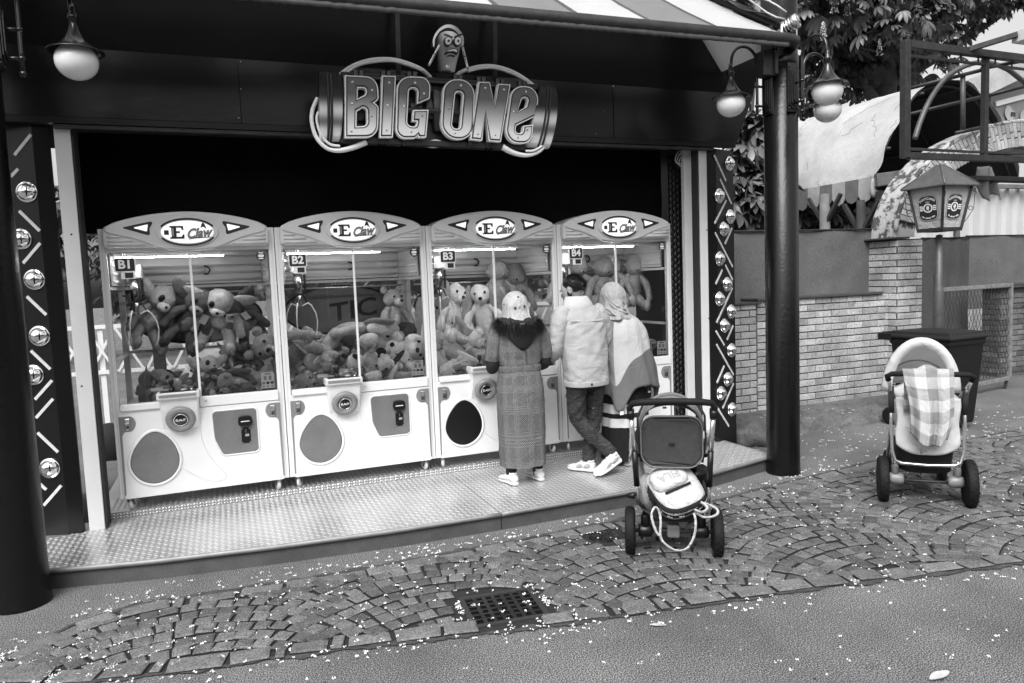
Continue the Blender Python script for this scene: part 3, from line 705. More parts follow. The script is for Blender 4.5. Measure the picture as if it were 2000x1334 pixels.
for zx, zy in ((443, 490), (481, 492), (622, 497), (658, 499), (790, 502), (826, 503), (1088, 520), (1120, 522), (1238, 532), (1270, 534), (1362, 545), (1394, 547), (1507, 558), (1538, 560), (605, 922), (632, 923), (757, 932), (785, 933), (1180, 940), (1208, 942), (1297, 950), (1325, 951)):
    x, z = sg(zx, zy); mb = MB(); mb.box(x - .017, x + .017, SY - .052, SY + .03, z - .028, z + .028); mb.build('clamp', M['lamp_metal'], sign, bev=.006)
# crank webs behind the letters
for zx, zy, r in ((350, 720, .085), (465, 700, .10), (640, 720, .10), (840, 720, .06), (940, 715, .075), (985, 720, .16), (1075, 720, .10), (1290, 745, .10), (1460, 760, .09), (1590, 770, .07)):
    x, z = sg(zx, zy); mb = MB(); mb.lathe([(r * .8, -.05), (r, -.04), (r, .04), (r * .8, .05)], (x, SY - .02, z), 'X', 20, sc=(.25, 1.0)); mb.build('crank_web', M['sign_dark'], sign)
a, b = sg(330, 700), sg(1620, 775); mb = MB(); mb.tube([(a[0], SY - .025, a[1]), (b[0], SY - .025, b[1])], .05, 14, flat=.5); mb.build('crank_shaft', M['frame_steel'], sign)
# piston ends
for (L, R) in ((((197, 472), (350, 482), (350, 925), (210, 935)), -1), (((1622, 560), (1742, 572), (1705, 975), (1540, 965)), 1)):
    (tl, tr_, br_, bl_) = [sg(*q) for q in L]; n = 15; rings = []
    cols = [0, .03, .06, .36, .38, .40, .42, .50, .52, .54, .56, .9, .95, 1.0]; gro = [.86, .95, 1, 1, .93, .93, 1, 1, .93, .93, 1, 1, .96, .88]
    if R > 0: cols = [1 - c for c in reversed(cols)]; gro = gro[::-1]
    for c, gk in zip(cols, gro):
        tx, tz = tl[0] + (tr_[0] - tl[0]) * c, tl[1] + (tr_[1] - tl[1]) * c; bx, bz = bl_[0] + (br_[0] - bl_[0]) * c, bl_[1] + (br_[1] - bl_[1]) * c
        mx, mz, hh = (tx + bx) / 2, (tz + bz) / 2, (tz - bz) / 2 * gk; ring = []
        for j in range(24):
            t = 2 * pi * j / 24; ring.append(Vector((mx + (tx - bx) / 2 * sin(t), SY - .02 - .085 * cos(t) * (1 if cos(t) > 0 else .3), mz + hh * sin(t))))
        rings.append(ring)
    mb = MB(); mb.loft(rings, sm=False); me = mb.mesh('piston_end', M['piston_print']); uv_v(me); link('piston_end', me, sign)
    for c in (.38, .52) if R < 0 else (.48, .62):
        tx, tz = tl[0] + (tr_[0] - tl[0]) * c, tl[1] + (tr_[1] - tl[1]) * c; bx, bz = bl_[0] + (br_[0] - bl_[0]) * c, bl_[1] + (br_[1] - bl_[1]) * c
        mx, mz, hh = (tx + bx) / 2, (tz + bz) / 2, (tz - bz) / 2; mb = MB()
        mb.tube([(mx + (tx - bx) / 2 * sin(t), SY - .023 - .085 * cos(t), mz + hh * .985 * sin(t)) for t in [(-.5 + k / 20) * pi for k in range(21)]], .009, 6); mb.build('piston_ring', M['print_black'], sign)
# silver tubes
def stube(pts, r, name='tube', dy=-.03, flare=None):
    q = spline([sg(*p) for p in pts], 8, False); rr = [r] * len(q)
    if flare:
        for i in range(len(q)):
            t = i / (len(q) - 1); rr[i] = r * (1 + (flare - 1) * max(0, (t - .62) / .38) ** .8)
    mb = MB(); mb.tube([(p[0], SY + dy, p[1]) for p in q], rr, 10, flat=.8); mb.build(name, M['sign_tube'], sign)
stube([(352, 480), (430, 425), (550, 385), (690, 380), (800, 408), (880, 442)], .019, dy=.03); stube([(385, 478), (470, 425), (570, 403), (690, 398), (790, 425), (885, 462)], .012, dy=0)
stube([(880, 442), (915, 470), (945, 500)], .02, dy=.03); stube([(1092, 502), (1130, 470), (1175, 448)], .02, dy=.03)
stube([(1175, 448), (1260, 428), (1350, 425), (1450, 450), (1540, 495), (1625, 560)], .019, dy=.03); stube([(1178, 466), (1260, 446), (1350, 443), (1440, 468), (1520, 505), (1590, 555)], .012, dy=0)
stube([(197, 645), (165, 720), (160, 800), (190, 900), (255, 968), (330, 985), (420, 968), (512, 932)], .018, 'exhaust', flare=1.5)
stube([(200, 740), (190, 790), (215, 880), (270, 945), (340, 960)], .012, 'tube', dy=-.05)
stube([(1722, 720), (1722, 800), (1700, 900), (1640, 985), (1560, 1015), (1470, 1000), (1395, 962)], .018, 'exhaust', flare=1.6)
stube([(1700, 770), (1700, 840), (1670, 930), (1600, 985), (1540, 990)], .012, 'tube', dy=-.05)
mb = MB(); mb.prism(spline([sg(*p) for p in ((900, 932), (960, 908), (1012, 918), (1042, 942), (990, 956), (930, 955))], 5), XZ(SY), .0, -.04); mb.build('flame_plate', M['sign_tube'], sign, bev=.006)
# letters
LET = {
 'B': ([[(368, 518, 0), (570, 528, 72), (578, 672, 45), (545, 690, 0), (578, 712, 45), (572, 908, 78), (368, 910, 0)]], [[(445, 592, 0), (505, 594, 38), (500, 640, 26), (442, 670, 0)], [(437, 742, 0), (505, 702, 34), (512, 842, 36), (435, 845, 0)]]),
 'I': ([[(606, 520, 0), (688, 522, 0), (668, 908, 0), (590, 908, 0)]], []),
 'G': ([[(703, 522, 92), (912, 530, 88), (905, 660, 0), (830, 692, 0), (836, 592, 33), (772, 592, 33), (758, 842, 33), (826, 846, 30), (829, 805, 0), (800, 805, 0), (806, 740, 0), (897, 738, 0), (882, 908, 0), (836, 908, 0), (833, 893, 0), (815, 914, 12), (693, 916, 88)]], []),
 'O': ([[(1002, 541, 96), (1198, 545, 96), (1180, 924, 96), (979, 916, 96)]], [[(1070, 615, 27), (1127, 618, 27), (1106, 860, 27), (1045, 856, 27)]]),
 'N': ([[(1225, 558, 0), (1292, 561, 0), (1326, 722, 0), (1350, 571, 0), (1423, 575, 0), (1362, 936, 0), (1290, 930, 0), (1264, 742, 0), (1242, 928, 0), (1172, 921, 0)]], []),
 'e': ([[(1438, 582, 95), (1612, 590, 80), (1588, 772, 0), (1461, 832, 0), (1450, 884, 28), (1506, 889, 26), (1513, 838, 0), (1570, 832, 0), (1558, 948, 78), (1388, 942, 88)]], [[(1500, 652, 27), (1545, 655, 26), (1530, 716, 0), (1468, 750, 0)]])}
for ch, (outs, holes) in LET.items():
    po = [sgr(o) for o in outs]; ph = [sgr(h) for h in holes]
    me = curve_mesh('letter', [offs(p, .004) for p in po] + [offs(p, -.004) for p in ph], .025, XZ(SY - .075), M['letter_rim']); lo = link('letter', me, sign)
    me = curve_mesh('letter_outline', [offs(p, -.005) for p in po] + [offs(p, .005) for p in ph], .004, XZ(SY - .100), M['letter_line']); link('letter_outline', me, lo)
    me = curve_mesh('letter_face', [offs(p, -.0135) for p in po] + [offs(p, .0135) for p in ph], .004, XZ(SY - .106), M['letter_face']); uv_v(me); link('letter_face', me, lo)
for zx, zy, w in ((412, 560, 1), (537, 612, 1), (408, 697, 1), (533, 777, 0), (405, 875, 0), (647, 564, 1), (637, 708, 1), (628, 868, 0), (812, 565, 1), (869, 633, 1), (740, 713, 1), (857, 774, 0), (787, 877, 0), (1106, 581, 1), (1067, 885, 0), (1262, 597, 1), (1381, 607, 1), (1213, 890, 0), (1325, 896, 0), (1522, 620, 1), (1443, 748, 1), (1470, 912, 0), (1530, 864, 0), (1030, 728, 0)):
    x, z = sg(zx, zy); mb = MB(); mb.lathe([(.008, 0), (.007, .004), (0, .005)], (x, SY - .1105, z), 'Y', 10); mb.build('screw', M['letter_rim' if w else 'steel'], sign)
# piston figure on top: tilted cup with cap ring, scowling face and two link rods
def hd(x, y): return at(820 + x * 120 / 1143, 20 + y * 140 / 1334, y=SY)
def hd2(x, y): p = hd(x, y); return (p.x, p.z)
fig = []
mb = MB(); rings = []
for (x0, y0, x1, y1, dd) in ((285, 1180, 605, 1180, .6), (290, 1000, 640, 1020, .6), (285, 800, 690, 820, .6), (283, 640, 722, 660, .6), (300, 560, 712, 570, .58), (340, 490, 665, 500, .52), (420, 448, 590, 450, .4)):
    a, b = hd(x0, y0), hd(x1, y1); r = (b - a).length / 2; m = (a + b) / 2
    rings.append([Vector((m.x + r * cos(t), SY - .06 - r * .7 * dd * 1.2 * sin(t), m.z)) for t in [2 * pi * k / 24 for k in range(24)]])
mb.loft(rings); me = mb.mesh('piston_head', M['figure_print']); uv_v(me, True); link('piston_head', me, sign)
mb = MB(); q = spline([hd2(*p) for p in ((225, 700), (225, 560), (290, 420), (400, 320), (510, 285), (640, 320), (750, 430), (800, 580), (770, 760), (740, 700), (740, 560), (650, 420), (510, 355), (360, 420), (270, 560), (255, 700))], 5); mb.prism(q, XZ(SY - .03), .0, -.06); mb.build('cap_ring', M['steel'], sign, bev=.003)
mb = MB(); q = spline([hd2(*p) for p in ((240, 720), (245, 560), (360, 410), (510, 355), (660, 410), (760, 560), (750, 740), (500, 780))], 5); mb.prism(q, XZ(SY - .02), .0, -.04); mb.build('cap_underside', M['print_black'], sign)
a = hd(440, 1165); mb = MB(); mb.lathe([(.02, 0), (.0165, .012), (0, .013)], (hd(445, 1130).x, SY - .10, hd(445, 1130).z), 'Y', 16); mb.build('pin', M['alu'], sign)
mb = MB(); q = oval(*hd2(447, 1165), .0175 * 1.9, .021, 20); mb.prism(q, XZ(SY - .055), .03, .0); mb.build('skirt_opening', M['print_black'], sign)
yf_ = SY - .162
def fpoly(pts, d=0.0, k=4): return spline([hd2(*p) for p in pts], k), d
def face(name, pts, mat, d, k=4):
    mb = MB(); mb.prism(spline([hd2(*p) for p in pts], k), XZ(yf_), d, d - .03 if d < .003 else d - .004); mb.build(name, M[mat], sign)
for ex in (0, 175):
    face('eye_rim', [(345 + ex * .98, 700), (360 + ex, 640), (420 + ex, 615), (480 + ex, 660), (480 + ex, 730), (430 + ex, 785), (365 + ex, 770)], 'print_black', 0.0)
    face('eye', [(358 + ex, 700), (372 + ex, 655), (420 + ex, 630), (467 + ex, 668), (465 + ex, 725), (425 + ex, 768), (375 + ex, 755)], 'print_white', .0035)
    face('pupil', [(395 + ex, 710), (420 + ex, 675), (440 + ex, 700), (425 + ex, 722)], 'print_black', .0065)
face('brow', [(335, 580), (365, 575), (430, 600), (490, 632), (482, 650), (420, 622), (340, 602)], 'print_black', .007)
face('brow', [(522, 622), (600, 585), (675, 568), (678, 592), (610, 610), (530, 645)], 'print_black', .007)
face('mouth', [(358, 910), (400, 870), (480, 832), (570, 840), (588, 880), (580, 940), (520, 905), (450, 900), (372, 935)], 'print_black', 0.0)
face('teeth', [(385, 895), (440, 865), (500, 848), (560, 855), (570, 905), (520, 882), (450, 882)], 'print_white', .0035)
face('chin_line', [(385, 978), (430, 950), (490, 946), (540, 978), (490, 960), (430, 964)], 'print_black', 0.002)
face('nose_shadow', [(480, 700), (495, 690), (505, 740), (490, 778), (470, 760)], 'print_black', .004)
for P0, P1 in (((288, 735), (85, 1120)), ((700, 765), (800, 1175))):
    a, b = hd(*P0), hd(*P1); a.y = b.y = SY - .12; mb = MB(); mb.bar(a, b, .018, .012, up=(0, 1, 0)); rod = mb.build('link_rod', M['alu'], sign, bev=.004)
    for t in (0, .45, .95):
        p = a.lerp(b, t); mb = MB(); mb.lathe([(.008, 0), (.006, .004), (0, .005)], (p.x, p.y - .007, p.z), 'Y', 10); mb.build('joint_bolt', M['print_grey'], rod)

# ------------------------------------------------------------------ poles, wall lamps, awning, spotlight
PL = (-1.235, 4.965); PR = (4.515, 5.03)
t = thing('awning_pole', 'thick glossy black pole at the near corner of the booth beside the B1 end', 'pole', (PL[0], PL[1], 0), 0, 'black poles of the awning')
mb = MB(); mb.lathe([(.157, -.02), (.155, .02), (.15, .06), (.148, .3), (.146, 3.2), (.146, 5.2)], n=32); mb.build('shaft', M['black_gloss'], t)
t = thing('awning_pole', 'thick glossy black pole with three globe lamps beside the brick wall', 'pole', (PR[0], PR[1], 0), 0, 'black poles of the awning')
mb = MB(); mb.lathe([(.148, -.02), (.146, .02), (.142, .05), (.140, .3), (.138, 5.2)], n=32); mb.build('shaft', M['black_gloss'], t)
mb = MB(); mb.lathe([(.138, 3.47), (.146, 3.475), (.146, 3.58), (.138, 3.585)], n=32); mb.build('collar', M['black_gloss'], t)
mb = MB(); mb.box(-.26, -.13, -.10, .02, 3.40, 3.60); mb.build('bracket', M['frame_steel'], t, bev=.004)
mb = MB(); mb.box(-.16, -.13, -.125, -.105, 3.41, 3.60); mb.build('bracket_strap', M['frame_steel'], t, bev=.004)
mb = MB(); mb.box(-.17, -.08, -.09, .04, 3.62, 5.2); mb.build('rail', M['frame_steel'], t)
lampn = [0]
def make_wall_lamp():
    t = thing('wall_lamp', 'x', 'lamp', (0, 0, 0), 0, 'globe lamps on the black poles')
    mb = MB()
    mb.prism(rpoly([(-.055, -.20, 0), (.055, -.20, 0), (.055, .20, 0), (-.055, .20, 0)]), lambda u, v, d: Vector((d, u, v)), -.01, .012)
    mb.build('wall_plate', M['lamp_metal'], t, bev=.004)
    for k, (w, h, d0, d1) in enumerate(((.045, .15, .012, .022), (.033, .125, .022, .032), (.02, .10, .032, .042))):
        mb = MB(); mb.prism([(-w, -h), (0, -h - .03), (w, -h), (w, h), (0, h + .03), (-w, h)], lambda u, v, d: Vector((d, u, v)), d0, d1); mb.build('plate_moulding', M['lamp_metal'], t, bev=.003)
    for s1, s2 in ((.045, .17), (-.045, .17), (.045, -.17), (-.045, -.17)):
        mb = MB(); mb.ell((.014, s1 * .9, s2), .009, nu=8, nv=5); mb.build('bolt', M['lamp_metal'], t)
    X = .11; arc = [(X, 0, -.20)] + [(X, 0, z) for z in (-.1, 0, .1, .2)] + [(X + .13 - .13 * cos(a), 0, .215 + .13 * sin(a)) for a in [k * pi / 14 for k in range(15)]] + [(X + .265, 0, .16), (X + .27, 0, .14)]
    mb = MB(); mb.tube(arc, .0125, 10); arm = mb.build('arm', M['lamp_metal'], t)
    for z in (-.13, .03):
        mb = MB(); mb.tube([(.03, 0, z), (X, 0, z)], .011, 8); mb.lathe([(.012, -.012), (.021, -.006), (.021, .006), (.012, .012)], (X, 0, z), n=12); mb.build('holder', M['lamp_metal'], t)
    mb = MB(); mb.ell((X, 0, -.215), .020, nu=10, nv=7); mb.build('finial', M['lamp_metal'], t)
    lx = X + .27
    mb = MB(); mb.lathe([(.010, .20), (.016, .17), (.017, .15), (.028, .135), (.030, .12), (.022, .102), (.018, .098), (.020, .08), (.034, .04), (.055, 0), (.08, -.03), (.105, -.05), (.13, -.062), (.150, -.070), (.152, -.076), (.148, -.076), (.125, -.066), (.10, -.055), (.06, -.02)], (lx, 0, 0), n=28); mb.build('shade', M['lamp_metal'], t)
    mb = MB(); mb.ell((lx, 0, -.125), (.116, .116, .108), nu=24, nv=14); mb.build('globe', M['lamp_glass'], t)
    return t
wl = make_wall_lamp(); wl.location = (PL[0] + .148, PL[1], 3.29); wl['label'] = 'globe lamp on the pole at the B1 end of the booth, against the fascia'
for (rz, lab, rr) in ((pi, 'globe lamp hanging over the right end of the fascia, towards the booth', .138), (-pi / 2, 'nearer of the two overlapping globe lamps, in front of the tarpaulin roof', .138), (0, 'half hidden globe lamp behind another, lowest against the tarpaulin roof', .138)):
    c = copy_tree(wl); c.location = (PR[0] + rr * cos(rz), PR[1] + rr * sin(rz), 3.30); c.rotation_euler = (0, 0, rz); c['label'] = lab
# awning: round gutter pipe and a steep striped canvas
aw = thing('awning', 'striped white and grey canvas awning with dark round edge pipe above the booth', 'awning', (0, 0, 0))
GY = 4.83; g0, g1 = Vector((-3.2, GY, 3.575)), Vector((4.50, GY, 3.665))
def gz(x): return g0.z + (g1.z - g0.z) * (x - g0.x) / (g1.x - g0.x)
mb = MB(); mb.tube([g0, (0, GY, gz(0)), (3, GY, gz(3)), (4.42, GY, g1.z), (4.50, GY + .02, g1.z), (4.55, GY + .09, g1.z)], .05, 14); mb.build('edge_pipe', M['frame_steel'], aw)
mb = MB(); mb.grid(lambda u, v: Vector((-3 + 7.4 * u, GY - .03 + .004 * mnoise.noise(Vector((u * 160, 0, 0))), gz(-3 + 7.4 * u) - .03 - .042 * v + .010 * v * mnoise.noise(Vector((u * 300, 3, 0))))), 500, 1); mb.build('fringe', M['coping'], aw, solid=.006)
APX = (1.1, 7.2, 5.9); hip0 = (4.47, GY)
def canvas(x, t, lift=0.0):
    """x along the edge, t up the slope towards the apex ridge"""
    return Vector((x + (APX[0] - x) * t * .75, GY + .03 + (APX[1] - GY) * t, gz(x) + .035 + lift + (APX[2] - 3.6) * t - .10 * sin(pi * min(t * 3, 1)) * .3))
edges = [at(px, py, y=GY + .03).x for px, py in ((560, 0), (770, 15), (905, 25), (978, 33), (1135, 43), (1288, 55), (1414, 66), (1512, 76))]
e0 = edges[3]; w = (edges[6] - edges[3]) / 3
bounds = [e0 + w * k for k in range(-9, 4)] + [4.46]
for k, (a, b) in enumerate(zip(bounds, bounds[1:])):
    gm = 'awning_grey' if (k - 9) % 2 == 0 else 'awning_white'
    mb = MB(); mb.grid(lambda u, v: canvas(a + (b - a) * u, v), 6, 10); mb.build('canvas_stripe', M[gm], aw)
    if k: mb = MB(); mb.grid(lambda u, v: canvas(a - .022 + .044 * u, v, .004), 1, 10); mb.build('canvas_seam', M['awning_edge'], aw)
hp = [canvas(4.47, tt, .05) for tt in (0, .15, .3, .5, .8)]; mb = MB(); mb.tube(hp, .035, 10); mb.build('hip_pipe', M['fascia_metal'], aw)
mb = MB(); mb.grid(lambda u, v: canvas(4.47, u) + Vector((.0 + 2.2 * 0, .35 * v * (1 - u) * 6, -.04 - .25 * v * 0)), 8, 4); mb.build('side_canvas', M['awning_grey'], aw)
for off in (.0, .05, .09):
    mb = MB(); mb.tube([canvas(4.44 - off * .5, tt, .06 + off * .6 + .03 * sin(tt * 40 + off * 60)) + Vector((0, -.05 - off, 0)) for tt in [k * .02 for k in range(1, 18)]], .007, 5); mb.build('cable', M['grey_post' if off else 'black_gloss'], aw)
# floodlight clamped at the pole
p = at(1540, 50, y=4.87)
t = thing('spotlight', 'small finned metal spotlight on a bracket at the awning corner pole', 'spotlight', tuple(p))
Mx = Matrix.Rotation(radians(70), 4, 'X') @ Matrix.Identity(4); Mx = Matrix.Rotation(radians(28), 4, 'Z') @ Mx
mb = MB(); mb.lathe([(.0, .085), (.045, .085), (.058, .08), (.060, .045), (.052, .04)], M=Mx, n=20); mb.build('head', M['alu'], t)
for k in range(4): mb = MB(); mb.lathe([(.045, .03 - k * .022), (.056, .028 - k * .022), (.056, .018 - k * .022), (.045, .016 - k * .022)], M=Mx, n=18); mb.build('fin', M['alu'], t)
mb = MB(); mb.lathe([(.038, .04), (.038, -.085), (.02, -.09)], M=Mx, n=16); mb.build('body', M['steel'], t)
mb = MB(); mb.lathe([(.040, .088), (.0, .090)], M=Mx, n=16); mb.build('lens', M['print_grey'], t)
mb = MB(); mb.tube([(-.07, 0, .02), (-.075, .0, -.10), (-.02, .01, -.155), (.04, .01, -.155), (.08, 0, -.10), (.075, 0, .02)], .012, 6); mb.build('yoke', M['alu'], t)
mb = MB(); mb.tube([(.05, .06, 0), (.13, .10, -.02), (.12, .1, -.10), (.03, .06, -.14)], .008, 6); mb.build('cable', M['black_gloss'], t)
# ------------------------------------------------------------------ claw machines (local: x right, y 0 = front face, z from the caster floor)
def F(d=0.0): return XZ(-d)
def make_machine():
    t = thing('claw_machine', 'x', 'claw machine', (0, 0, 0), 0, 'white claw machines side by side')
    W2 = .613
    mb = MB(); mb.box(-.580, .574, .012, .90, .095, .742); body = mb.build('cabinet', M['white_plastic'], t, bev=.012)
    mb = MB(); mb.prism(rpoly([(-.580, .092, .018), (.576, .092, .018), (.576, .738, .02), (-.02, .738, .0), (-.02, .765, 0), (-.580, .765, .02)]), F(), .014, -.014); mb.build('front_panel', M['white_plastic'], t, bev=.006)
    for sx in (-1, 1):
        for y0, y1 in ((.004, .05), (.84, .89)):
            mb = MB(); x0, x1 = sorted((sx * W2, sx * .566)); mb.box(x0, x1, y0, y1, .095, 2.114); mb.build('post', M['white_plastic'], t, bev=.004)
        mb = MB(); x0, x1 = sorted((sx * .594, sx * .590)); mb.box(x0, x1, .0015, .0035, .1, 2.11); mb.build('post_groove', M['shade_plastic'], t)
    mb = MB(); mb.box(-.566, .566, .006, .05, 1.945, 1.975); mb.build('top_rail', M['white_plastic'], t, bev=.003)
    mb = MB(); mb.prism(rrect(-.562, -.283, .763, .812, .012), F(), .034, -.03); mb.build('sill', M['white_plastic'], t, bev=.006)
    mb = MB(); mb.prism(rrect(-.014, .568, .742, .822, .008), F(), .022, -.03); mb.build('sill', M['white_plastic'], t, bev=.006)
    mb = MB(); mb.lathe([(.009, 0), (.008, .006), (0, .007)], (.03, -.023, .79), 'Y', 10); mb.build('lock_barrel', M['steel'], t)
    mb = MB(); mb.box(-.015, .003, -.004, .012, .822, 1.945); mb.build('window_divider', M['white_plastic'], t, bev=.002)
    for x0, x1, z0 in ((-.566, -.015, .812), (.003, .566, .822)):
        mb = MB(); mb.box(x0, x1, .012, .016, z0, 1.945); mb.build('window_pane', M['glass'], t)
    # control console on a bulging column
    rings = []
    for z, d, h in ((.40, -.002, .128), (.54, .002, .130), (.585, .012, .132), (.62, .028, .133), (.68, .056, .134), (.74, .082, .135), (.80, .100, .138), (.834, .105, .140)):
        rings.append([Vector((-.153 + u, y, z)) for u, y in ((-h, .01), (-h, -d * .8), (-h + .012, -d), (h - .012, -d), (h, -d * .8), (h, .01))])
    mb = MB(); mb.loft(rings, sm=False); mb.build('console_column', M['white_plastic'], t, bev=.006)
    mb = MB(); mb.box(-.305, -.006, -.132, .006, .834, .886); cons = mb.build('console', M['shade_plastic'], t, bev=.008)
    mb = MB(); mb.box(-.285, -.03, -.136, -.13, .852, .872); mb.build('console_stripe', M['mid_plastic'], cons)
    mb = MB(); mb.box(-.28, -.03, -.115, -.004, .886, .890); mb.build('console_plate', M['print_black'], cons)
    mb = MB(); mb.lathe([(.022, .89), (.020, .905), (.009, .91), (.0085, .935), (.016, .945), (.020, .962), (.017, .978), (.0, .983)], (-.20, -.06, 0), n=14); mb.build('joystick', M['black_plastic'], cons)
    mb = MB(); mb.lathe([(.022, .889), (.024, .898), (.018, .902), (0, .904)], (-.115, -.06, 0), n=16); mb.build('button', M['print_grey'], cons)
    mb = MB(); mb.lathe([(.014, .889), (.012, .899), (0, .9)], (-.06, -.07, 0), n=12); mb.build('coin_light', M['alu'], cons)
    yc = -.066
    Mt = Matrix.Rotation(radians(16), 4, 'X')
    mb = MB(); mb.lathe([(.062, -.01), (.104, -.01), (.106, .006), (.098, .022), (.080, .030), (.062, .022), (.052, .008), (.050, -.005)], (-.153, yc, .672), 'Y', 30, M=Mt); spk = mb.build('speaker_ring', M['mid_plastic'], t)
    mb = MB(); mb.lathe([(.048, -.012), (.048, .016), (.040, .020), (0, .021)], (-.153, yc, .672), 'Y', 26, M=Mt); mb.build('speaker_cap', M['black_plastic'], spk)
    mb = MB(); mb.tube([Mt @ Vector((.048 * cos(a), -.018, .048 * sin(a))) + Vector((-.153, yc, .672)) for a in [k * pi / 12 for k in range(24)]], .0035, 5, closed=True); mb.build('cap_rim', M['alu'], spk)
    link('maker_lettering', text_mesh('ELAUT', .024, .001, lambda u, v, d: Mt @ Vector((u, -.0225 - d, v)) + Vector((-.153, yc, .672)), M['print_white'], bold=.0006), spk)
    # prize door: egg shaped flap in a moulded rim
    egg = spline([(-.340, .584), (-.268, .545), (-.213, .465), (-.188, .372), (-.205, .285), (-.27, .215), (-.362, .190), (-.452, .222), (-.508, .295), (-.520, .375), (-.485, .470), (-.412, .558)], 6)
    mb = MB(); mb.tube([(u, -.0145, v) for u, v in offs([tuple(p) for p in egg], .012)], .012, 8, closed=True); mb.build('door_rim', M['white_plastic'], t)
    mb = MB(); mb.tube([(u, -.0145, v) for u, v in offs([tuple(p) for p in egg], .001)], .0045, 6, closed=True); mb.build('door_gap', M['print_black'], t)
    mb = MB(); mb.prism([tuple(p) for p in offs([tuple(p) for p in egg], -.002)], F(), .019, .010); pd = mb.build('prize_door', M['door_plastic'], t, bev=.002)
    # raised swoosh
    mb = MB(); mb.tube([(p[0], -.0145, p[1]) for p in spline([(-.022, .62), (-.02, .50), (.02, .37), (.08, .27), (.13, .205), (.128, .165), (.09, .150), (-.01, .168), (-.10, .225), (-.175, .285)], 6, False)], .006, 6, flat=.6); mb.build('moulded_swoosh', M['white_plastic'], t)
    # coin door
    cp = rpoly([(.068, .694, .03), (.392, .694, .03), (.392, .348, .03), (.128, .348, .035), (.076, .48, .12)])
    mb = MB(); mb.tube([(u, -.0145, v) for u, v in offs(cp, .006)], .007, 6, closed=True); mb.build('door_rim', M['white_plastic'], t)
    mb = MB(); mb.prism(cp, F(), .0175, .010); cd = mb.build('coin_door', M['door_plastic'], t, bev=.002)
    mb = MB(); mb.prism(spline([(.255, .63), (.28, .645), (.33, .643), (.354, .628), (.354, .575), (.33, .560), (.28, .560), (.254, .575)], 3), F(), .044, .017); ba = mb.build('note_slot', M['black_plastic'], cd, bev=.006)
    mb = MB(); mb.box(.272, .336, -.047, -.043, .598, .604); mb.build('slot_light', M['print_white'], ba)
    mb = MB(); mb.prism(rrect(.270, .338, .423, .548, .004), F(), .024, .017); cs = mb.build('coin_mech', M['black_plastic'], cd, bev=.003)
    mb = MB(); mb.box(.298, .326, -.028, -.0235, .478, .496); mb.build('coin_label', M['print_grey'], cs)
    mb = MB(); mb.box(.301, .307, -.027, -.0235, .505, .535); mb.build('coin_slot', M['steel'], cs)
    for u, v in ((.277, .541), (.331, .541), (.277, .430), (.331, .430)):
        mb = MB(); mb.ell((u, -.0245, v), .004, nu=6, nv=4); mb.build('screw', M['alu'], cs)
    # grey side inlays with latches
    for s in (-1, 1):
        k = (lambda u, v: (u if s < 0 else -u - .004, v))
        pts = [k(-.578, .722) + (.004,), k(-.480, .722) + (.05,), k(-.462, .662) + (.045,), k(-.485, .604) + (.05,), k(-.545, .604) + (.018,), k(-.561, .575) + (.01,), k(-.566, .128) + (.004,), k(-.578, .118) + (0,)]
        mb = MB(); mb.prism(rpoly(pts), F(), .0165, .010); inl = mb.build('side_inlay', M['mid_plastic'], t, bev=.0015)
        x = -.520 if s < 0 else .516
        mb = MB(); mb.prism(rrect(x - .018, x + .018, .618, .706, .006), F(), .026, .016); lt = mb.build('latch', M['steel'], inl, bev=.003)
        mb = MB(); mb.box(x - .016, x + .016, -.032, -.0255, .668, .703); mb.build('latch_flap', M['alu'], lt, bev=.002)
        mb = MB(); mb.lathe([(.010, 0), (.009, .005), (0, .006)], (x, -.0255, .642), 'Y', 12); mb.build('latch_lock', M['print_black'], lt)
    # casters
    for x, y, rz in ((-.55, .03, 1.1), (.53, .025, 1.9), (-.55, .83, 1.2), (.53, .83, .6)):
        c = MB(); Rz = Matrix.Rotation(rz, 4, 'Z'); O_ = Vector((x, y, 0))
        c.lathe([(.0, .095), (.03, .095), (.03, .088), (.016, .084), (.016, .075), (.0, .075)], O_, n=12)
        for sy in (-1, 1): c.add([Rz @ Vector(p) + O_ for p in ((-.018, sy * .019, .082), (.018, sy * .019, .082), (.034, sy * .019, .036), (.016, sy * .019, .028), (-.018, sy * .016, .082), (.018, sy * .016, .082), (.034, sy * .016, .036), (.016, sy * .016, .028))], [(0, 1, 2, 3), (7, 6, 5, 4), (0, 4, 5, 1), (1, 5, 6, 2), (2, 6, 7, 3), (3, 7, 4, 0)])
        cas = c.build('caster', M['steel'], t)
        w = MB(); w.lathe([(.010, -.012), (.036, -.012), (.040, -.006), (.040, .006), (.036, .012), (.010, .012)], (0, 0, 0), 'Y', 18, M=Matrix.Identity(4)); w.v = [Rz @ (p + Vector((.024, 0, 0))) + O_ + Vector((0, 0, .040)) for p in w.v]; w.build('wheel', M['shade_plastic'], cas)
    # marquee
    out = [tuple(p) for p in rpoly([(-.578, 1.973, .03), (-.20, 1.973, .10)] + [(p[0], p[1], 0) for p in spline([(-.15, 1.952), (-.08, 1.944), (0, 1.941), (.08, 1.944), (.15, 1.952)], 3, False)] + [(.20, 1.973, .10), (.568, 1.973, .03), (.572, 2.118, .05)] + [(p[0], p[1], 0) for p in spline([(.50, 2.155), (.38, 2.19), (.2, 2.222), (0, 2.236), (-.2, 2.222), (-.38, 2.19), (-.50, 2.155)], 4, False)] + [(-.578, 2.115, .05)])]
    mb = MB(); mb.prism(out, F(), .055, -.25); mq = mb.build('marquee', M['shade_plastic'], t, bev=.014, seg=3)
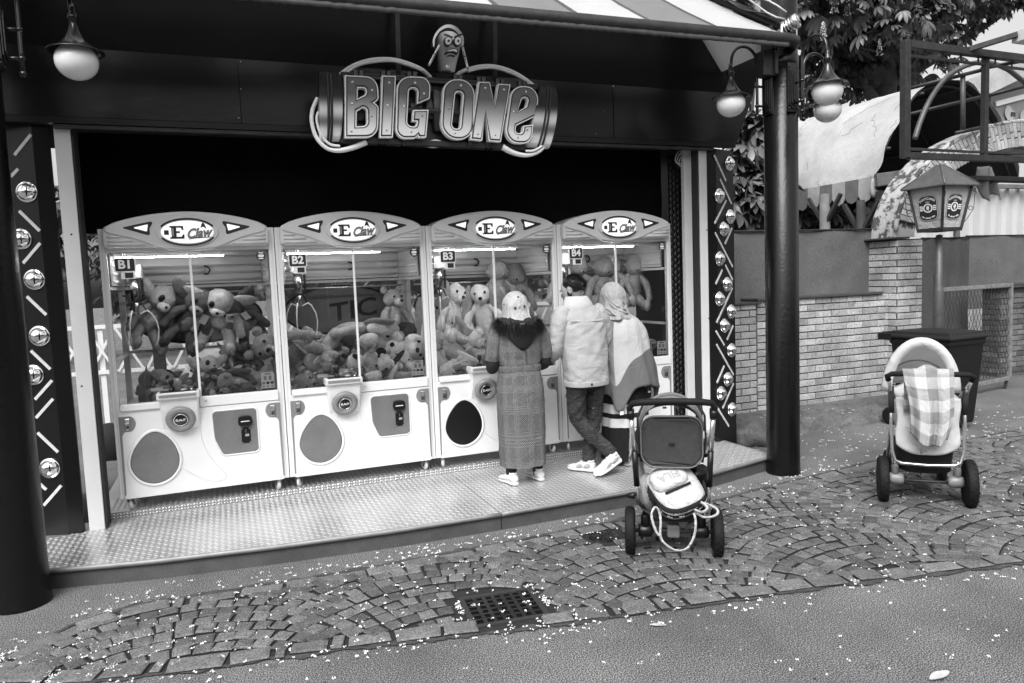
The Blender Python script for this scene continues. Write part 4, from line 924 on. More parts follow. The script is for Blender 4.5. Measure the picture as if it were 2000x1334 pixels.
    lens = spline([(-.555, 2.09), (-.53, 2.135), (-.40, 2.175), (-.2, 2.208), (0, 2.220), (.2, 2.208), (.40, 2.175), (.525, 2.135), (.548, 2.09), (.47, 2.062), (.36, 2.032), (.22, 1.975), (.1, 1.955), (0, 1.950), (-.1, 1.955), (-.22, 1.975), (-.36, 2.032), (-.47, 2.062)], 5)
    mb = MB(); mb.prism([tuple(p) for p in lens], F(), .068, .045); mb.build('marquee_lens', M['shade_plastic'], mq, bev=.008, seg=3)
    for s in (-1, 1):
        for k, (z, u1) in enumerate(((2.052, .46), (2.022, .38), (1.994, .30))):
            mb = MB(); mb.tube([(s * .548, -.057, z), (s * u1, -.057, z)], .008, 6); mb.build('marquee_rib', M['shade_plastic'], mq)
        tri = rpoly([(s * .452, 2.117, .006), (s * .228, 2.166, .012), (s * .262, 2.11, 0), (s * .262, 2.056, .012)])
        mb = MB(); mb.prism(tri, F(), .0705, .06); tw = mb.build('arrow_window', M['print_black'], mq)
        mb = MB(); mb.prism(rpoly([(s * .375, 2.115, .004), (s * .270, 2.140, .004), (s * .280, 2.087, .004)]), F(), .0735, .068); mb.build('arrow_light', M['lit_panel'], tw)
    mb = MB(); mb.prism(oval(-.006, 2.080, .215, .112, 36), F(), .080, .05); mb.build('oval_frame', M['shade_plastic'], mq, bev=.005)
    for a0, a1 in ((.14, .86), (1.14, 1.86)):
        mb = MB(); mb.tube([(-.006 + .196 * cos(a * pi), -.080, 2.080 + .098 * sin(a * pi)) for a in [a0 + (a1 - a0) * k / 14 for k in range(15)]], .0075, 6); mb.build('oval_band', M['print_black'], mq)
    mb = MB(); mb.prism(oval(-.006, 2.080, .182, .084, 36), F(), .082, .06); ob = mb.build('oval_light', M['lit_panel'], mq)
    E_ = [(-.128, 2.125), (-.035, 2.125), (-.032, 2.095), (-.044, 2.095), (-.05, 2.112), (-.082, 2.112), (-.082, 2.086), (-.058, 2.086), (-.058, 2.072), (-.082, 2.072), (-.082, 2.045), (-.048, 2.045), (-.038, 2.062), (-.028, 2.062), (-.030, 2.030), (-.128, 2.030), (-.128, 2.040), (-.116, 2.043), (-.116, 2.112), (-.128, 2.115)]
    mb = MB(); mb.prism(E_, F(), .086, .08); mb.build('logo_initial', M['print_black'], ob)
    mb = MB(); mb.prism([(-.110, 2.107), (-.10, 2.107), (-.10, 2.05), (-.110, 2.05)], F(), .0865, .08); mb.build('logo_initial_glint', M['print_grey'], ob)
    link('logo_lettering', text_mesh('Claw', .098, .0015, lambda u, v, d: Vector((.068 + u, -.0885 - d, 2.068 + v + .10 * u)), M['print_black'], shear=.35, bold=.0035, wide=.84), ob)
    link('logo_lettering_face', text_mesh('Claw', .098, .0008, lambda u, v, d: Vector((.068 + u, -.0908 - d, 2.068 + v + .10 * u)), M['print_grey'], shear=.35, bold=-.0012, wide=.84), ob)
    mb = MB(); mb.prism([(-.005, 2.022), (.04, 2.030), (.15, 2.036), (.152, 2.044), (.02, 2.038)], F(), .086, .08); mb.build('logo_underline', M['print_grey'], ob)
    mb = MB(); mb.prism([(.085, 2.11), (.095, 2.14), (.105, 2.15), (.115, 2.138), (.128, 2.10), (.105, 2.118)], F(), .086, .08); mb.build('logo_tower', M['print_black'], ob)
    mb = MB(); mb.box(-.166, -.134, -.085, -.08, 2.060, 2.094); mb.build('logo_badge', M['print_black'], ob)
    # inside: bed, roof, roller box at the back, lamps, oval sign on the rear pane, bars
    mb = MB(); mb.box(-.566, .566, .05, .84, .735, .750); mb.build('prize_bed', M['shade_plastic'], t)
    mb = MB(); mb.box(-.60, .60, .01, .89, 2.06, 2.112); mb.build('roof', M['shade_plastic'], t)
    mb = MB(); mb.box(-.54, .54, .80, .84, 1.70, 2.06); bx = mb.build('rear_header', M['white_plastic'], t)
    for z in (1.73, 1.79, 1.85, 1.93, 1.985):
        mb = MB(); mb.tube([(-.54, .795, z), (.54, .795, z)], .012, 6); mb.build('header_rib', M['white_plastic'], bx)
    for sx in (-1, 1):
        mb = MB(); mb.box(*sorted((sx * .560, sx * .545)), .09, .80, 1.70, 2.06); sh_ = mb.build('side_header', M['white_plastic'], t)
        for z in (1.73, 1.79, 1.85, 1.93): mb = MB(); mb.tube([(sx * .543, .09, z), (sx * .543, .80, z)], .010, 6); mb.build('header_rib', M['white_plastic'], sh_)
        for z in (1.68, 1.14): mb = MB(); mb.box(*sorted((sx * .575, sx * .555)), .05, .84, z - .012, z + .012); mb.build('side_rail', M['white_plastic'], t)
    mb = MB(); mb.tube([(-.40, .765, 1.815), (.08, .765, 1.815)], .026, 10); mb.build('header_pipe', M['white_plastic'], bx)
    mb = MB(); mb.tube([(.07, .76, 1.85), (.10, .76, 1.845), (.118, .76, 1.815), (.10, .76, 1.785), (.07, .76, 1.78)], .008, 6); mb.build('pipe_hook', M['print_black'], bx)
    for z in (1.68, 1.14):
        mb = MB(); mb.box(-.566, .566, .845, .87, z - .012, z + .012); mb.build('rear_rail', M['white_plastic'], t)
    mb = MB(); mb.box(-.566, .566, .872, .876, .75, 1.70); mb.build('rear_pane', M['glass'], t)
    mb = MB()
    for k in range(44): mb.box(-.52 + k * .0172, -.51 + k * .0172, .07, .085, 1.902, 1.909)
    mb.build('light_strip', M['led'], t, kind='stuff')
    mb = MB(); mb.box(-.53, .53, .06, .11, 1.91, 1.935); mb.build('light_holder', M['white_plastic'], t)
    mb = MB(); mb.tube([(-.565, .70, 1.62), (.565, .70, 1.62)], .009, 8); mb.build('hanging_rail', M['alu'], t)
    # claw
    cx, cy = -.43, .30
    mb = MB(); mb.box(cx - .055, cx + .06, cy - .06, cy + .06, 1.755, 1.86); cl = mb.build('claw', M['shade_plastic'], t, bev=.006)
    mb = MB(); mb.lathe([(.036, 1.58), (.036, 1.75), (.0, 1.752)], (cx, cy, 0), n=16); mb.lathe([(.022, 1.47), (.024, 1.58), (.0, 1.581)], (cx, cy, 0), n=14); mb.build('motor', M['steel'], cl)
    mb = MB(); mb.tube([(cx + .055 + .010 * cos(k * 1.1), cy + .010 * sin(k * 1.1), 1.74 - .0024 * k) for k in range(70)], .004, 5); mb.build('coil_cable', M['black_plastic'], cl)
    for k in range(3):
        a = 2 * pi * k / 3 + .25; q = [(.02, 1.475), (.055, 1.49), (.075, 1.50), (.105, 1.475), (.14, 1.41), (.15, 1.34), (.142, 1.27), (.12, 1.22)]
        mb = MB(); mb.tube([(cx + r * cos(a), cy + r * sin(a), z) for r, z in q], [.006, .006, .007, .006, .0055, .005, .0045, .004], 6); mb.build('prong', M['white_plastic'], cl)
        mb = MB(); mb.bar((cx + .036 * cos(a), cy + .036 * sin(a), 1.57), (cx + .07 * cos(a), cy + .07 * sin(a), 1.50), .010, .007); mb.build('prong_link', M['black_plastic'], cl)
    # stickers and notices on the glass
    mb = MB(); mb.prism(oval(.507, 1.893, .037, .041, 8), F(), .004, .0); stk = mb.build('camera_sticker', M['print_black'], t)
    mb = MB(); mb.prism(oval(.507, 1.893, .024, .012, 12), F(), .006, .003); mb.build('camera_symbol', M['print_white'], stk)
    for v in (1.917, 1.872): mb = MB(); mb.box(.488, .526, -.006, -.003, v - .004, v + .004); mb.build('sticker_lettering', M['print_white'], stk)
    mb = MB(); mb.box(.446, .546, .022, .026, .822, .968); pc = mb.build('price_notice', M['print_white'], t)
    for (u0, u1, v0, v1, m_) in ((.466, .488, .905, .938, 'print_grey'), (.503, .525, .905, .938, 'print_grey'), (.452, .475, .873, .892, 'print_grey'), (.484, .507, .873, .892, 'print_black'), (.516, .540, .873, .892, 'print_black'), (.446, .546, .824, .838, 'print_black'), (.475, .52, .950, .957, 'print_black'), (.458, .468, .850, .858, 'print_black'), (.490, .50, .850, .858, 'print_black'), (.522, .532, .850, .858, 'print_black')):
        mb = MB(); mb.box(u0, u1, .019, .0235, v0, v1); mb.build('notice_print', M[m_], pc)
    mb = MB(); mb.box(-.275, -.21, .022, .025, .83, .90); mb.build('hand_notice', M['print_white'], t)
    mb = MB(); mb.box(-.35, -.265, .021, .024, .89, .915); mb.build('hand_notice', M['print_white'], t)
    return t
MX = [-.217, 1.015, 2.247, 3.48]
labs = ['claw machine B1 with big eyed soft toys, nearest to the end with the white post', 'claw machine B2 heaped with pale dogs and spotted dog toys', 'claw machine B3 with long eared rabbits, where the woman in the checked coat stands', 'claw machine B4 with round headed bears, before the man and woman leaning in']
mach = [make_machine()]
for i in range(3): mach.append(copy_tree(mach[0]))
for i, t in enumerate(mach):
    t.location = (MX[i], 6.08, DK); t['label'] = labs[i]
    du = -.45 if i < 2 else -.43; mb = MB(); mb.prism(rrect(du - .07, du + .07, 1.797, 1.902, .014), F(), .010, -.002); npl = mb.build('number_plate', M['print_white'], t)
    mb = MB(); mb.prism(rrect(du - .064, du + .064, 1.803, 1.896, .012), F(), .0125, .008); mb.build('plate_field', M['print_black'], npl)
    link('plate_number', text_mesh('B%d' % (i + 1), .088, .001, lambda u, v, d: Vector((du + u, -.0135 - d, 1.850 + v)), M['print_white'], bold=.003), npl)
    mb = MB(); mb.tube([(du + .016 * cos(a), -.006, 1.915 + .02 * sin(a)) for a in [k * pi / 8 - .4 for k in range(15)]], .004, 5); mb.build('plate_clip', M['alu'], npl)
    mb = MB(); mb.box(du - .03, du + .06, -.006, .0, 1.745, 1.795); tg = mb.build('maker_tag', M['print_white'], t)
    mb = MB(); mb.box(du - .005, du + .05, -.008, -.0055, 1.752, 1.792); mb.build('maker_tag_print', M['print_black'], tg)
# oval signs fixed on the rear panes of B1, B2 and B3
for i in range(3):
    t = mach[i]; mb = MB(); mb.prism(oval(.0, 1.41, .52, .225, 40), F(), -.885, -.90); sn = mb.build('rear_sign', M['mid_plastic'], t)
    mb = MB(); mb.tube([(.52 * cos(a), .884, 1.41 + .225 * sin(a)) for a in [k * pi / 20 for k in range(40)]], .012, 6, closed=True); mb.build('rear_sign_rim', M['print_black'], sn)
    link('rear_sign_lettering', text_mesh('TIC', .24, .002, lambda u, v, d: Vector((.12 + u, .884 - d, 1.40 + v + .12 * u)), M['print_black'], bold=.004, wide=1.2), sn)

# ------------------------------------------------------------------ soft toys
TOY = {}
def toy_meshes(kind):
    if kind in TOY: return TOY[kind]
    d = {}
    lump = lambda q: q * (1 + .16 * mnoise.noise(q * 11 + Vector((len(kind), 0, 3))) + .06 * mnoise.noise(q * 31))
    e = lambda c, r, nu=12, nv=8, R=None: MB().ell(c, r, R, nu, nv, fn=lump if r[0] > .03 else None)
    hs = 1.0 if kind in ('bigear', 'baby') else .84
    RX = lambda a: Matrix.Rotation(radians(a), 3, 'X').to_4x4(); RY = lambda a: Matrix.Rotation(radians(a), 3, 'Y').to_4x4()
    d['torso'] = e((0, 0, .115), (.080, .066, .135), 16, 12)
    d['belly'] = e((0, -.018, .105), (.058, .055, .095))
    d['head'] = e((0, -.01, .28), (.098 * hs, .090 * hs, .086 * hs), 18, 13)
    d['arm'] = [MB().tube(spline([(s * .055, -.01, .19), (s * .105, -.030, .155), (s * .135, -.055, .10), (s * .150, -.075, .05)], 4, False), [.030] * 4 + [.034] * 4 + [.030] * 5, 10).ell((s * .152, -.078, .042), (.033, .033, .037), nu=10, nv=7) for s in (-1, 1)]
    d['leg'] = [MB().tube(spline([(s * .045, -.01, .03), (s * .075, -.08, .0), (s * .090, -.14, -.02), (s * .10, -.185, -.02)], 4, False), [.042] * 4 + [.040] * 4 + [.034] * 5, 10).ell((s * .102, -.20, -.005), (.036, .032, .050), nu=10, nv=7) for s in (-1, 1)]
    er = {'bear': (.034, .02, .034), 'bunny': (.072, .030, .20), 'dog': (.045, .02, .085), 'bigear': (.05, .015, .11), 'baby': (.02, .014, .02)}[kind]
    ec = {'bear': (.078, 0, .345), 'bunny': (.140, -.03, .155), 'dog': (.105, .0, .26), 'bigear': (.135, .0, .30), 'baby': (.10, 0, .27)}[kind]
    ea = {'bear': 0, 'bunny': -9, 'dog': -14, 'bigear': 62, 'baby': 0}[kind]
    d['ear'] = [e((s * ec[0], ec[1], ec[2]), er, 10, 8, RY(s * ea)) for s in (-1, 1)]
    sn = {'bear': (.042, .034, .034), 'bunny': (.03, .022, .024), 'dog': (.048, .062, .040), 'bigear': (.05, .04, .036), 'baby': (.012, .01, .01)}[kind]
    d['snout'] = e((0, -.088 if kind != 'dog' else -.10, .245), sn, 10, 7)
    d['nose'] = e((0, -.118 if kind != 'dog' else -.158, .258), (.016, .012, .012), 8, 5) if kind != 'baby' else e((0, -.098, .245), (.008, .006, .006), 6, 4)
    big = kind == 'bigear'
    d['eye'] = [e((s * .040, -.076 if not big else -.074, .292), (.010, .008, .011) if not big else (.026, .020, .030), 8, 6) for s in (-1, 1)]
    d['tag'] = MB().box(.05, .10, -.09, -.086, .16, .235)
    TOY[kind] = {k: ([m.mesh(k) for m in v] if isinstance(v, list) else v.mesh(k)) for k, v in d.items()}
    return TOY[kind]
def toy_part(me, name, parent, mat):
    o = bpy.data.objects.new(name, me); COL.objects.link(o); o.parent = parent
    if not me.materials: me.materials.append(None)
    o.material_slots[0].link = 'OBJECT'; o.material_slots[0].material = mat; return o
def toy(kind, tone, loc, rot, sc, label, group, belly=None, ear=None, tag_=False, patch=None):
    d = toy_meshes(kind); t = thing('soft_toy', label, 'soft toy', loc, 0, group); t.rotation_euler = rot; t.scale = (sc * rt.uniform(.9, 1.15), sc * rt.uniform(.9, 1.15), sc * rt.uniform(.95, 1.2))
    m = M[tone]; b = M[belly] if belly else m
    toy_part(d['torso'], 'torso', t, m)
    if belly: toy_part(d['belly'], 'belly', t, b)
    h = toy_part(d['head'], 'head', t, m)
    for a in d['arm']: toy_part(a, 'arm', t, m)
    for a in d['leg']: toy_part(a, 'leg', t, m)
    for i, a in enumerate(d['ear']): toy_part(a, 'ear', h, M[ear] if ear and (patch is None or i == 0) else m)
    toy_part(d['snout'], 'snout', h, b); toy_part(d['nose'], 'nose', h, M['plush_black'])
    for a in d['eye']: toy_part(a, 'eye', h, M['black_plastic'])
    if tag_: toy_part(d['tag'], 'paper_tag', t, M['print_white'])
    if kind == 'dog' and belly is None and tone == 'plush_white':
        for (x, y, z) in ((.05, .05, .14), (-.05, .052, .09), (.0, .068, .12), (.07, -.03, .08), (-.04, -.058, .14), (.05, .06, .30), (-.03, .07, .25)):
            if 'spot' not in d: d['spot'] = MB().ell((0, 0, 0), .014, nu=8, nv=5).mesh('spot')
            o = toy_part(d['spot'], 'spot', t, M['plush_black']); o.location = (x, y, z)
    return t
rt = random.Random(21)
def inside(i, u, y, v): return (MX[i] + u, 6.08 + y, DK + v)
ORD = ['first', 'second', 'third', 'fourth', 'fifth', 'sixth', 'seventh', 'eighth', 'ninth', 'tenth']
# hanging rows
for k, (u, v, ry, tone, bel) in enumerate(((-.42, 1.30, .35, 'plush_mid', 'plush_pale'), (-.13, 1.28, .45, 'plush_dark', 'plush_mid'), (.16, 1.29, .2, 'plush_pale', 'plush_white'), (.42, 1.28, -.35, 'plush_dark', 'plush_mid'))):
    toy('bigear', tone, inside(0, u, .60, v + .03), (.55 + .1 * k, ry, .5 - .3 * k), 1.1, 'big eared %s toy hung from the rail in machine B1, %s along' % ({'plush_mid': 'grey', 'plush_dark': 'dark', 'plush_pale': 'pale'}[tone], ORD[k]), 'soft toys hanging in machine B1', bel, tag_=True)
toy('dog', 'plush_pale', inside(1, -.12, .55, 1.20), (1.5, .5, 1.2), 1.45, 'large pale beige dog toy held beside the claw in machine B2', 'soft toys in machine B2', ear='plush_mid')
toy('bear', 'plush_pale', inside(1, .44, .66, 1.18), (0, 0, .5), 1.2, 'pale bear sitting high behind the side window of machine B2', 'soft toys in machine B2', 'plush_white')
toy('dog', 'plush_white', inside(1, .13, .40, 1.02), (.3, 1.5, .3), 1.35, 'large spotted white dog lying on top of the heap in machine B2', 'soft toys in machine B2', ear='plush_black', tag_=True)
toy('bear', 'plush_mid', inside(1, -.38, .42, 1.02), (.3, -1.2, -.3), 1.3, 'grey bear lying on its side under the claw of machine B2', 'soft toys in machine B2', tag_=True)
for k, (u, v, rz, sc) in enumerate(((-.47, 1.10, .5, 1.0), (-.29, 1.14, .35, 1.2), (.08, 1.12, -.35, 1.3))):
    toy('bunny', 'plush_white', inside(2, u, .52, v), (.05, (-.1, .2, -.12)[k], rz), sc, 'white rabbit with long drooping ears hung in machine B3, %s from the claw' % ORD[k], 'rabbits hanging in machine B3', ear='plush_mid')
toy('baby', 'plush_pale', inside(2, .28, .68, 1.38), (0, 0, .25), 1.15, 'round headed pale soft toy on the rear shelf of machine B3', 'soft toys in machine B3', 'plush_white')
toy('baby', 'plush_mid', inside(2, .47, .68, 1.30), (0, 0, -.3), 1.15, 'dark round headed soft toy at the side window of machine B3', 'soft toys in machine B3')
for k, (u, tone) in enumerate(((-.36, 'plush_white'), (-.10, 'plush_mid'), (.14, 'plush_mid'), (.33, 'plush_pale'), (.52, 'plush_pale'))):
    toy('baby', tone, inside(3, u, .62 + .02 * (k % 2), 1.36 + .02 * (k % 2)), (.1, .12 * (-1) ** k, .3 - .15 * k), 1.15, 'round headed %s soft toy on the high shelf of machine B4, %s along the row' % ({'plush_white': 'white', 'plush_mid': 'grey', 'plush_pale': 'pale'}[tone], ORD[k]), 'soft toys on the shelf in machine B4', 'plush_white' if k % 2 else None)
for i, u0, u1, v in ((2, .15, .55, 1.36), (3, -.5, .56, 1.34)):
    mb = MB(); mb.box(u0, u1, .56, .82, v, v + .012); mb.build('shelf', M['shade_plastic'], mach[i])
# heaps behind the glass: rows from the front glass to the back
TN = {'plush_white': 'white', 'plush_pale': 'pale', 'plush_mid': 'grey', 'plush_dark': 'dark'}
KN = {'bear': 'bear', 'dog': 'dog', 'bigear': 'big eared toy', 'bunny': 'rabbit', 'baby': 'round headed toy'}
spec = {0: ('bigear', ('plush_dark', 'plush_mid', 'plush_dark', 'plush_mid', 'plush_pale')), 1: ('dog', ('plush_pale', 'plush_white', 'plush_mid', 'plush_pale', 'plush_white')), 2: ('bunny', ('plush_pale', 'plush_white', 'plush_pale', 'plush_white')), 3: ('baby', ('plush_pale', 'plush_white', 'plush_mid'))}
for i in range(4):
    kind0, tones = spec[i]; n = 0
    for row, (y, cnt, v0, lift) in enumerate(((.14, 8, .775, .015), (.25, 7, .82, .05), (.36, 8, .87, .10), (.50, 7, .92, .15), (.64, 7, .94, .20))):
        for c in range(cnt):
            u = -.43 + .86 * (c + (.5 if row % 2 else 0)) / (cnt - (0 if row % 2 else 1)) * (.98 if row % 2 else 1)
            if u > .52: u = .5
            if i == 3 and row == 1 and c % 2: continue
            side = u if i != 2 else -u * .2
            if i == 0 and row > 2 and u < .15: continue
            v = v0 + (-.03 if i == 0 and row else .05 * (row > 0)) + lift * max(-.3, side * 1.5) + rt.uniform(-.015, .015)
            kind = kind0 if rt.random() < .6 or i == 2 else rt.choice(('bear', 'bear', 'dog', 'baby', 'bigear')); tone = tones[(c + row * 2) % len(tones)]
            if i == 1: tone = ('plush_white' if u > .05 and (c + row) % 3 else ('plush_mid', 'plush_pale')[(c + row) % 2] if u < .05 else 'plush_pale')
            rot = (rt.uniform(-1.2, 2.4), rt.uniform(-1.3, 1.3), rt.uniform(-2.4, 2.4)) if row else (rt.uniform(-1.0, 1.6), rt.uniform(-1.4, 1.4), rt.uniform(-1.6, 1.6))
            where = ('front row', 'second row', 'third row', 'fourth row', 'back row')[row]
            lab = '%s %s, %s from the left, %s of the heap in B%d' % (TN[tone], KN[kind], ORD[c], where, i + 1)
            sc_t = (.66, .76, .84, .70)[i] * rt.uniform(.8, 1.25); RR = Euler(rot).to_matrix(); yy = y + .05; uu = u
            for q in ((0, -.02, .29), (.15, -.08, .05), (-.15, -.08, .05), (.10, -.19, -.01), (-.10, -.19, -.01)):
                w = RR @ Vector(q) * sc_t; yy = max(yy, .13 * sc_t + .03 - w.y); uu = min(max(uu, -.44 - w.x), .44 - w.x)
            toy(kind, tone, inside(i, uu, yy, v + .015), rot, sc_t, lab, 'soft toys heaped in machine B%d' % (i + 1), {'plush_dark': 'plush_mid', 'plush_mid': 'plush_pale'}.get(tone) if i == 0 else None, ear='plush_black' if tone == 'plush_white' and i == 1 else None, tag_=(c % 3 == 1))
dk = next(c for c in mach[2].children if c.name.startswith('prize_door')); dk.material_slots[0].link = 'OBJECT'; dk.material_slots[0].material = M['black_plastic']; dk['label'] = 'dark open prize door'
# bag standing on the ground behind the booth, seen past the B1 machine
# ------------------------------------------------------------------ restaurant garden on the right: brick wall, pillar, arch
rw = random.Random(5)
def brick_mesh():
    row = []
    for i in range(8):
        vs, fs = [], []
        j = lambda: rw.uniform(-.012, .012)
        o = [(-.5 + j(), -.5 + j() * 2), (.5 + j(), -.5 + j() * 2), (.5 + j(), .5 + j() * 2), (-.5 + j(), .5 + j() * 2)]
        vs = [(x, .5, z) for x, z in o] + [(x, -.4, z) for x, z in o] + [(x * .965, -.5, z * .90) for x, z in o]
        fs = [(0, 1, 5, 4), (1, 2, 6, 5), (2, 3, 7, 6), (3, 0, 4, 7), (4, 5, 9, 8), (5, 6, 10, 9), (6, 7, 11, 10), (7, 4, 8, 11), (8, 9, 10, 11)]
        mb = MB(); mb.add(vs, fs); row.append(mb.mesh('brick', M['brick']))
    return row
BR = brick_mesh(); CH = .0829
def lay(parent, o, ux, uz_rows, x0, x1, z0, rows, depth=.06, half=False, face_n=None, L=.252, ph=0, jit=.004):
    """rows of bricks on a vertical face starting at o, running along ux; the bricks stand proud of the mortar"""
    ux = Vector(ux).normalized(); n = Vector((ux.y, -ux.x, 0)); a = atan2(ux.y, ux.x)
    for r in range(rows):
        z = z0 + (r + .5) * CH; u = x0 - (L / 2 if (r + ph) % 2 else 0)
        while u < x1 - .01:
            a0, a1 = max(u, x0), min(u + L, x1); w = a1 - a0 - .011
            if w > .03:
                c = Vector(o) + ux * ((a0 + a1) / 2) - n * (depth / 2 - .012 - rw.uniform(0, jit)); rep(rw.choice(BR), 'brick', parent, (c.x, c.y, z), (0, 0, a), (w, depth, CH - .013))
            u += L
wallz0, WY = .115, 6.85
t = thing('brick_wall', 'long low wall of pale bricks with dark coping between the black pole and brick pillar', 'brick wall', (0, 0, 0))
mb = MB(); mb.box(5.76, 7.835, WY, WY + .24, 0, 1.43); mb.build('mortar_core', M['mortar'], t)
lay(t, (0, WY, 0), (1, 0, 0), 0, 5.765, 7.834, wallz0, 16)
mb = MB(); mb.box(5.76, 7.72, WY - .045, WY + .28, 1.436, 1.468, Matrix.Identity(4)); mb.build('coping', M['coping'], t, bev=.006)
t = thing('wall_pier', 'short brick pier at the wall end partly hidden by the side of the arcade booth', 'brick pier', (0, 0, 0))
mb = MB(); mb.box(5.0, 5.745, WY - .02, WY + .26, 0, 1.40); mb.build('mortar_core', M['mortar'], t)
lay(t, (0, WY - .02, 0), (1, 0, 0), 0, 5.01, 5.74, wallz0 - .02, 16, ph=1)
mb = MB(); mb.box(5.0, 5.80, WY - .06, WY + .28, 1.405, 1.43); mb.build('coping', M['coping'], t, bev=.005)
pil = thing('brick_pillar', 'tall square brick pillar carrying the arch behind the lantern', 'brick pillar', (0, 0, 0))
PX0, PX1, PY0, PY1 = 7.837, 8.262, 6.71, 7.14
mb = MB(); mb.box(PX0, PX1, PY0, PY1, 0, 2.115); mb.build('mortar_core', M['mortar'], pil)
lay(pil, (PX0, PY0, 0), (1, 0, 0), 0, 0.004, PX1 - PX0 - .004, .03, 25, L=.21)
lay(pil, (PX0, PY1, 0), (0, -1, 0), 0, 0.004, PY1 - PY0 + .008, .03, 25, L=.21, ph=1)
mb = MB(); mb.box(PX0 - .10, PX0 + .19, PY0 - .02, PY1 + .06, 2.118, 2.140); mb.build('cap_slate', M['coping'], pil, bev=.004)
# elliptical brick arch: radial face bricks, rough plastered back
arch = thing('brick_arch', 'brick arch with lichen covered plaster back springing from the pillar over the gate', 'brick arch', (0, 0, 0))
ACX, ACZ, AA, AB, AT = 10.5, 2.14, 2.66, 1.52, .33
def ell_p(t, k): return Vector((ACX - (AA - k) * cos(t), 0, ACZ + (AB - k) * sin(t)))
mb = MB(); NT = 60; ring = []
for i in range(NT + 1):
    tt = pi * i / NT; a, b = ell_p(tt, 0), ell_p(tt, AT); w = .012 * mnoise.noise(Vector((i * .4, 0, 0)))
    ring.append([Vector((a.x, PY0 + .03, a.z + w)), Vector((a.x, PY1 - .04, a.z + w)), Vector((a.x + .02, PY1, a.z - .03)), Vector((b.x, PY1, b.z)), Vector((b.x, PY0 + .03, b.z))])
mb.loft(ring, sm=False); mb.build('plaster_back', M['stone_lichen'], arch)
tt = .16; k = 0
arc = 0
while tt < pi * .72:
    for (k0, k1) in (((.012, .20), (.21, AT)) if k % 2 else ((.012, .125), (.135, AT))):
        a, b = ell_p(tt, k0), ell_p(tt, k1); d = (b - a); L_ = d.length; mid = (a + b) / 2; ang = atan2(d.z, d.x)
        o = rep(rw.choice(BR), 'brick', arch, (mid.x, PY0 + .02, mid.z), (0, -ang, 0), (L_ - .008, .06, .062))
    tg = Vector((AA * sin(tt), 0, AB * cos(tt))).length; tt += .076 / tg; k += 1
mb = MB(); q = [ell_p(x, -.01) for x in [.05 + i * .05 for i in range(50)]]; mb.tube([(p.x, PY0 + .02, p.z) for p in q], .03, 6); mb.build('plaster_edge', M['stone_lichen'], arch)
# verge: broken raised bank in front of the wall
mb = MB()
def bank(u, v):
    x = 4.75 + 3.1 * u; n = mnoise.noise(Vector((x * 2.2, v * 3, 1))) * .03
    prof = [(6.10, -.01), (6.13, .05), (6.19, .115), (6.26, .132), (6.5, .135), (6.9, .145)]; k = v * (len(prof) - 1); i = min(int(k), len(prof) - 2); f_ = k - i
    y = prof[i][0] + (prof[i + 1][0] - prof[i][0]) * f_ + .04 * mnoise.noise(Vector((x * 3.1, 0, 4))) * (v < .7); z = prof[i][1] + (prof[i + 1][1] - prof[i][1]) * f_
    return Vector((x, y, z + (n * 1.2 + .035 * mnoise.noise(Vector((x * 9, v * 12, 7))) + .02 * mnoise.noise(Vector((x * 21, v * 25, 7)))) * (0 < v < .9)))
mb.grid(bank, 180, 40); mb.build('verge', M['bank_soil'], kind='structure')
t = thing('kerb_boulder', 'rough broken concrete lump between the booth and the black pole', 'concrete lump', (5.12, 6.02, 0))
mb = MB(); mb.ell((0, 0, .06), (.34, .22, .16), nu=26, nv=16, fn=lambda q: q * (1 + .35 * mnoise.noise(q * 5) + .15 * mnoise.noise(q * 14))); mb.build('lump', M['bank_soil'], t)
# shade nets on cords
def net(name, lab, x0, x1, y, z0, z1, grp=None):
    t = thing(name, lab, 'shade net', (0, 0, 0), 0, grp)
    mb = MB(); mb.grid(lambda u, v: Vector((x0 + (x1 - x0) * u, y + .012 * sin(u * 22) + .015 * mnoise.noise(Vector((u * 12, v * 4, y))), z0 + (z1 - z0) * v - .012 * abs(sin(u * 13)) * v)), 60, 12); mb.build('net_cloth', M['shade_net'], t)
    mb = MB(); mb.tube([(x0, y - .01, z1), ((x0 + x1) / 2, y - .01, z1 - .006), (x1, y - .01, z1)], .012, 6); mb.build('cord', M['rubber_seal'], t)
net('shade_net', 'grey shade net stretched above the low brick wall', 4.9, 7.9, 7.12, 1.42, 2.27, 'shade nets round the garden')
net('shade_net', 'grey shade net right of the lantern, behind the chain link gate', at(1885, 500, y=9.6).x, 17.5, 9.6, .9, 2.28, 'shade nets round the garden')
net('shade_net', 'dark shade net strip in the gap behind the lantern post', at(1798, 500, y=8.4).x, at(1893, 500, y=8.4).x, 8.4, .3, 2.2, 'shade nets round the garden')
# timber posts
def post(x, y, z0, z1, w, lab, brace=(1, -1), mt='wood'):
    t = thing('timber_post', lab, 'timber post', (x, y, z0), 0, 'timber posts of the garden roof')
    mb = MB(); mb.tube([(0, 0, 0), (.004, 0, (z1 - z0) * .5), (0, 0, z1 - z0)], [w, w * .97, w], 10); mb.build('shaft', M[mt], t)
    for s in brace: mb = MB(); mb.bar((0, s * .03, z1 - z0 - .42), (0, s * .30, z1 - z0 - .03), .055, .045); mb.build('brace', M['wood_dark'], t)
post(8.22, 8.27, .1, 2.86, .075, 'weathered timber post with braces standing behind the brick wall')
post(8.22, 7.62, .1, 2.70, .06, 'dark timber post just left of the mottled arch foot', (1, -1), 'wood_dark')  # shadow under the roof put into the wood colour
p = at(1868, 500, y=8.6); post(p.x, 8.6, 0, 2.6, .05, 'thin timber post just right of the lantern pole', ())
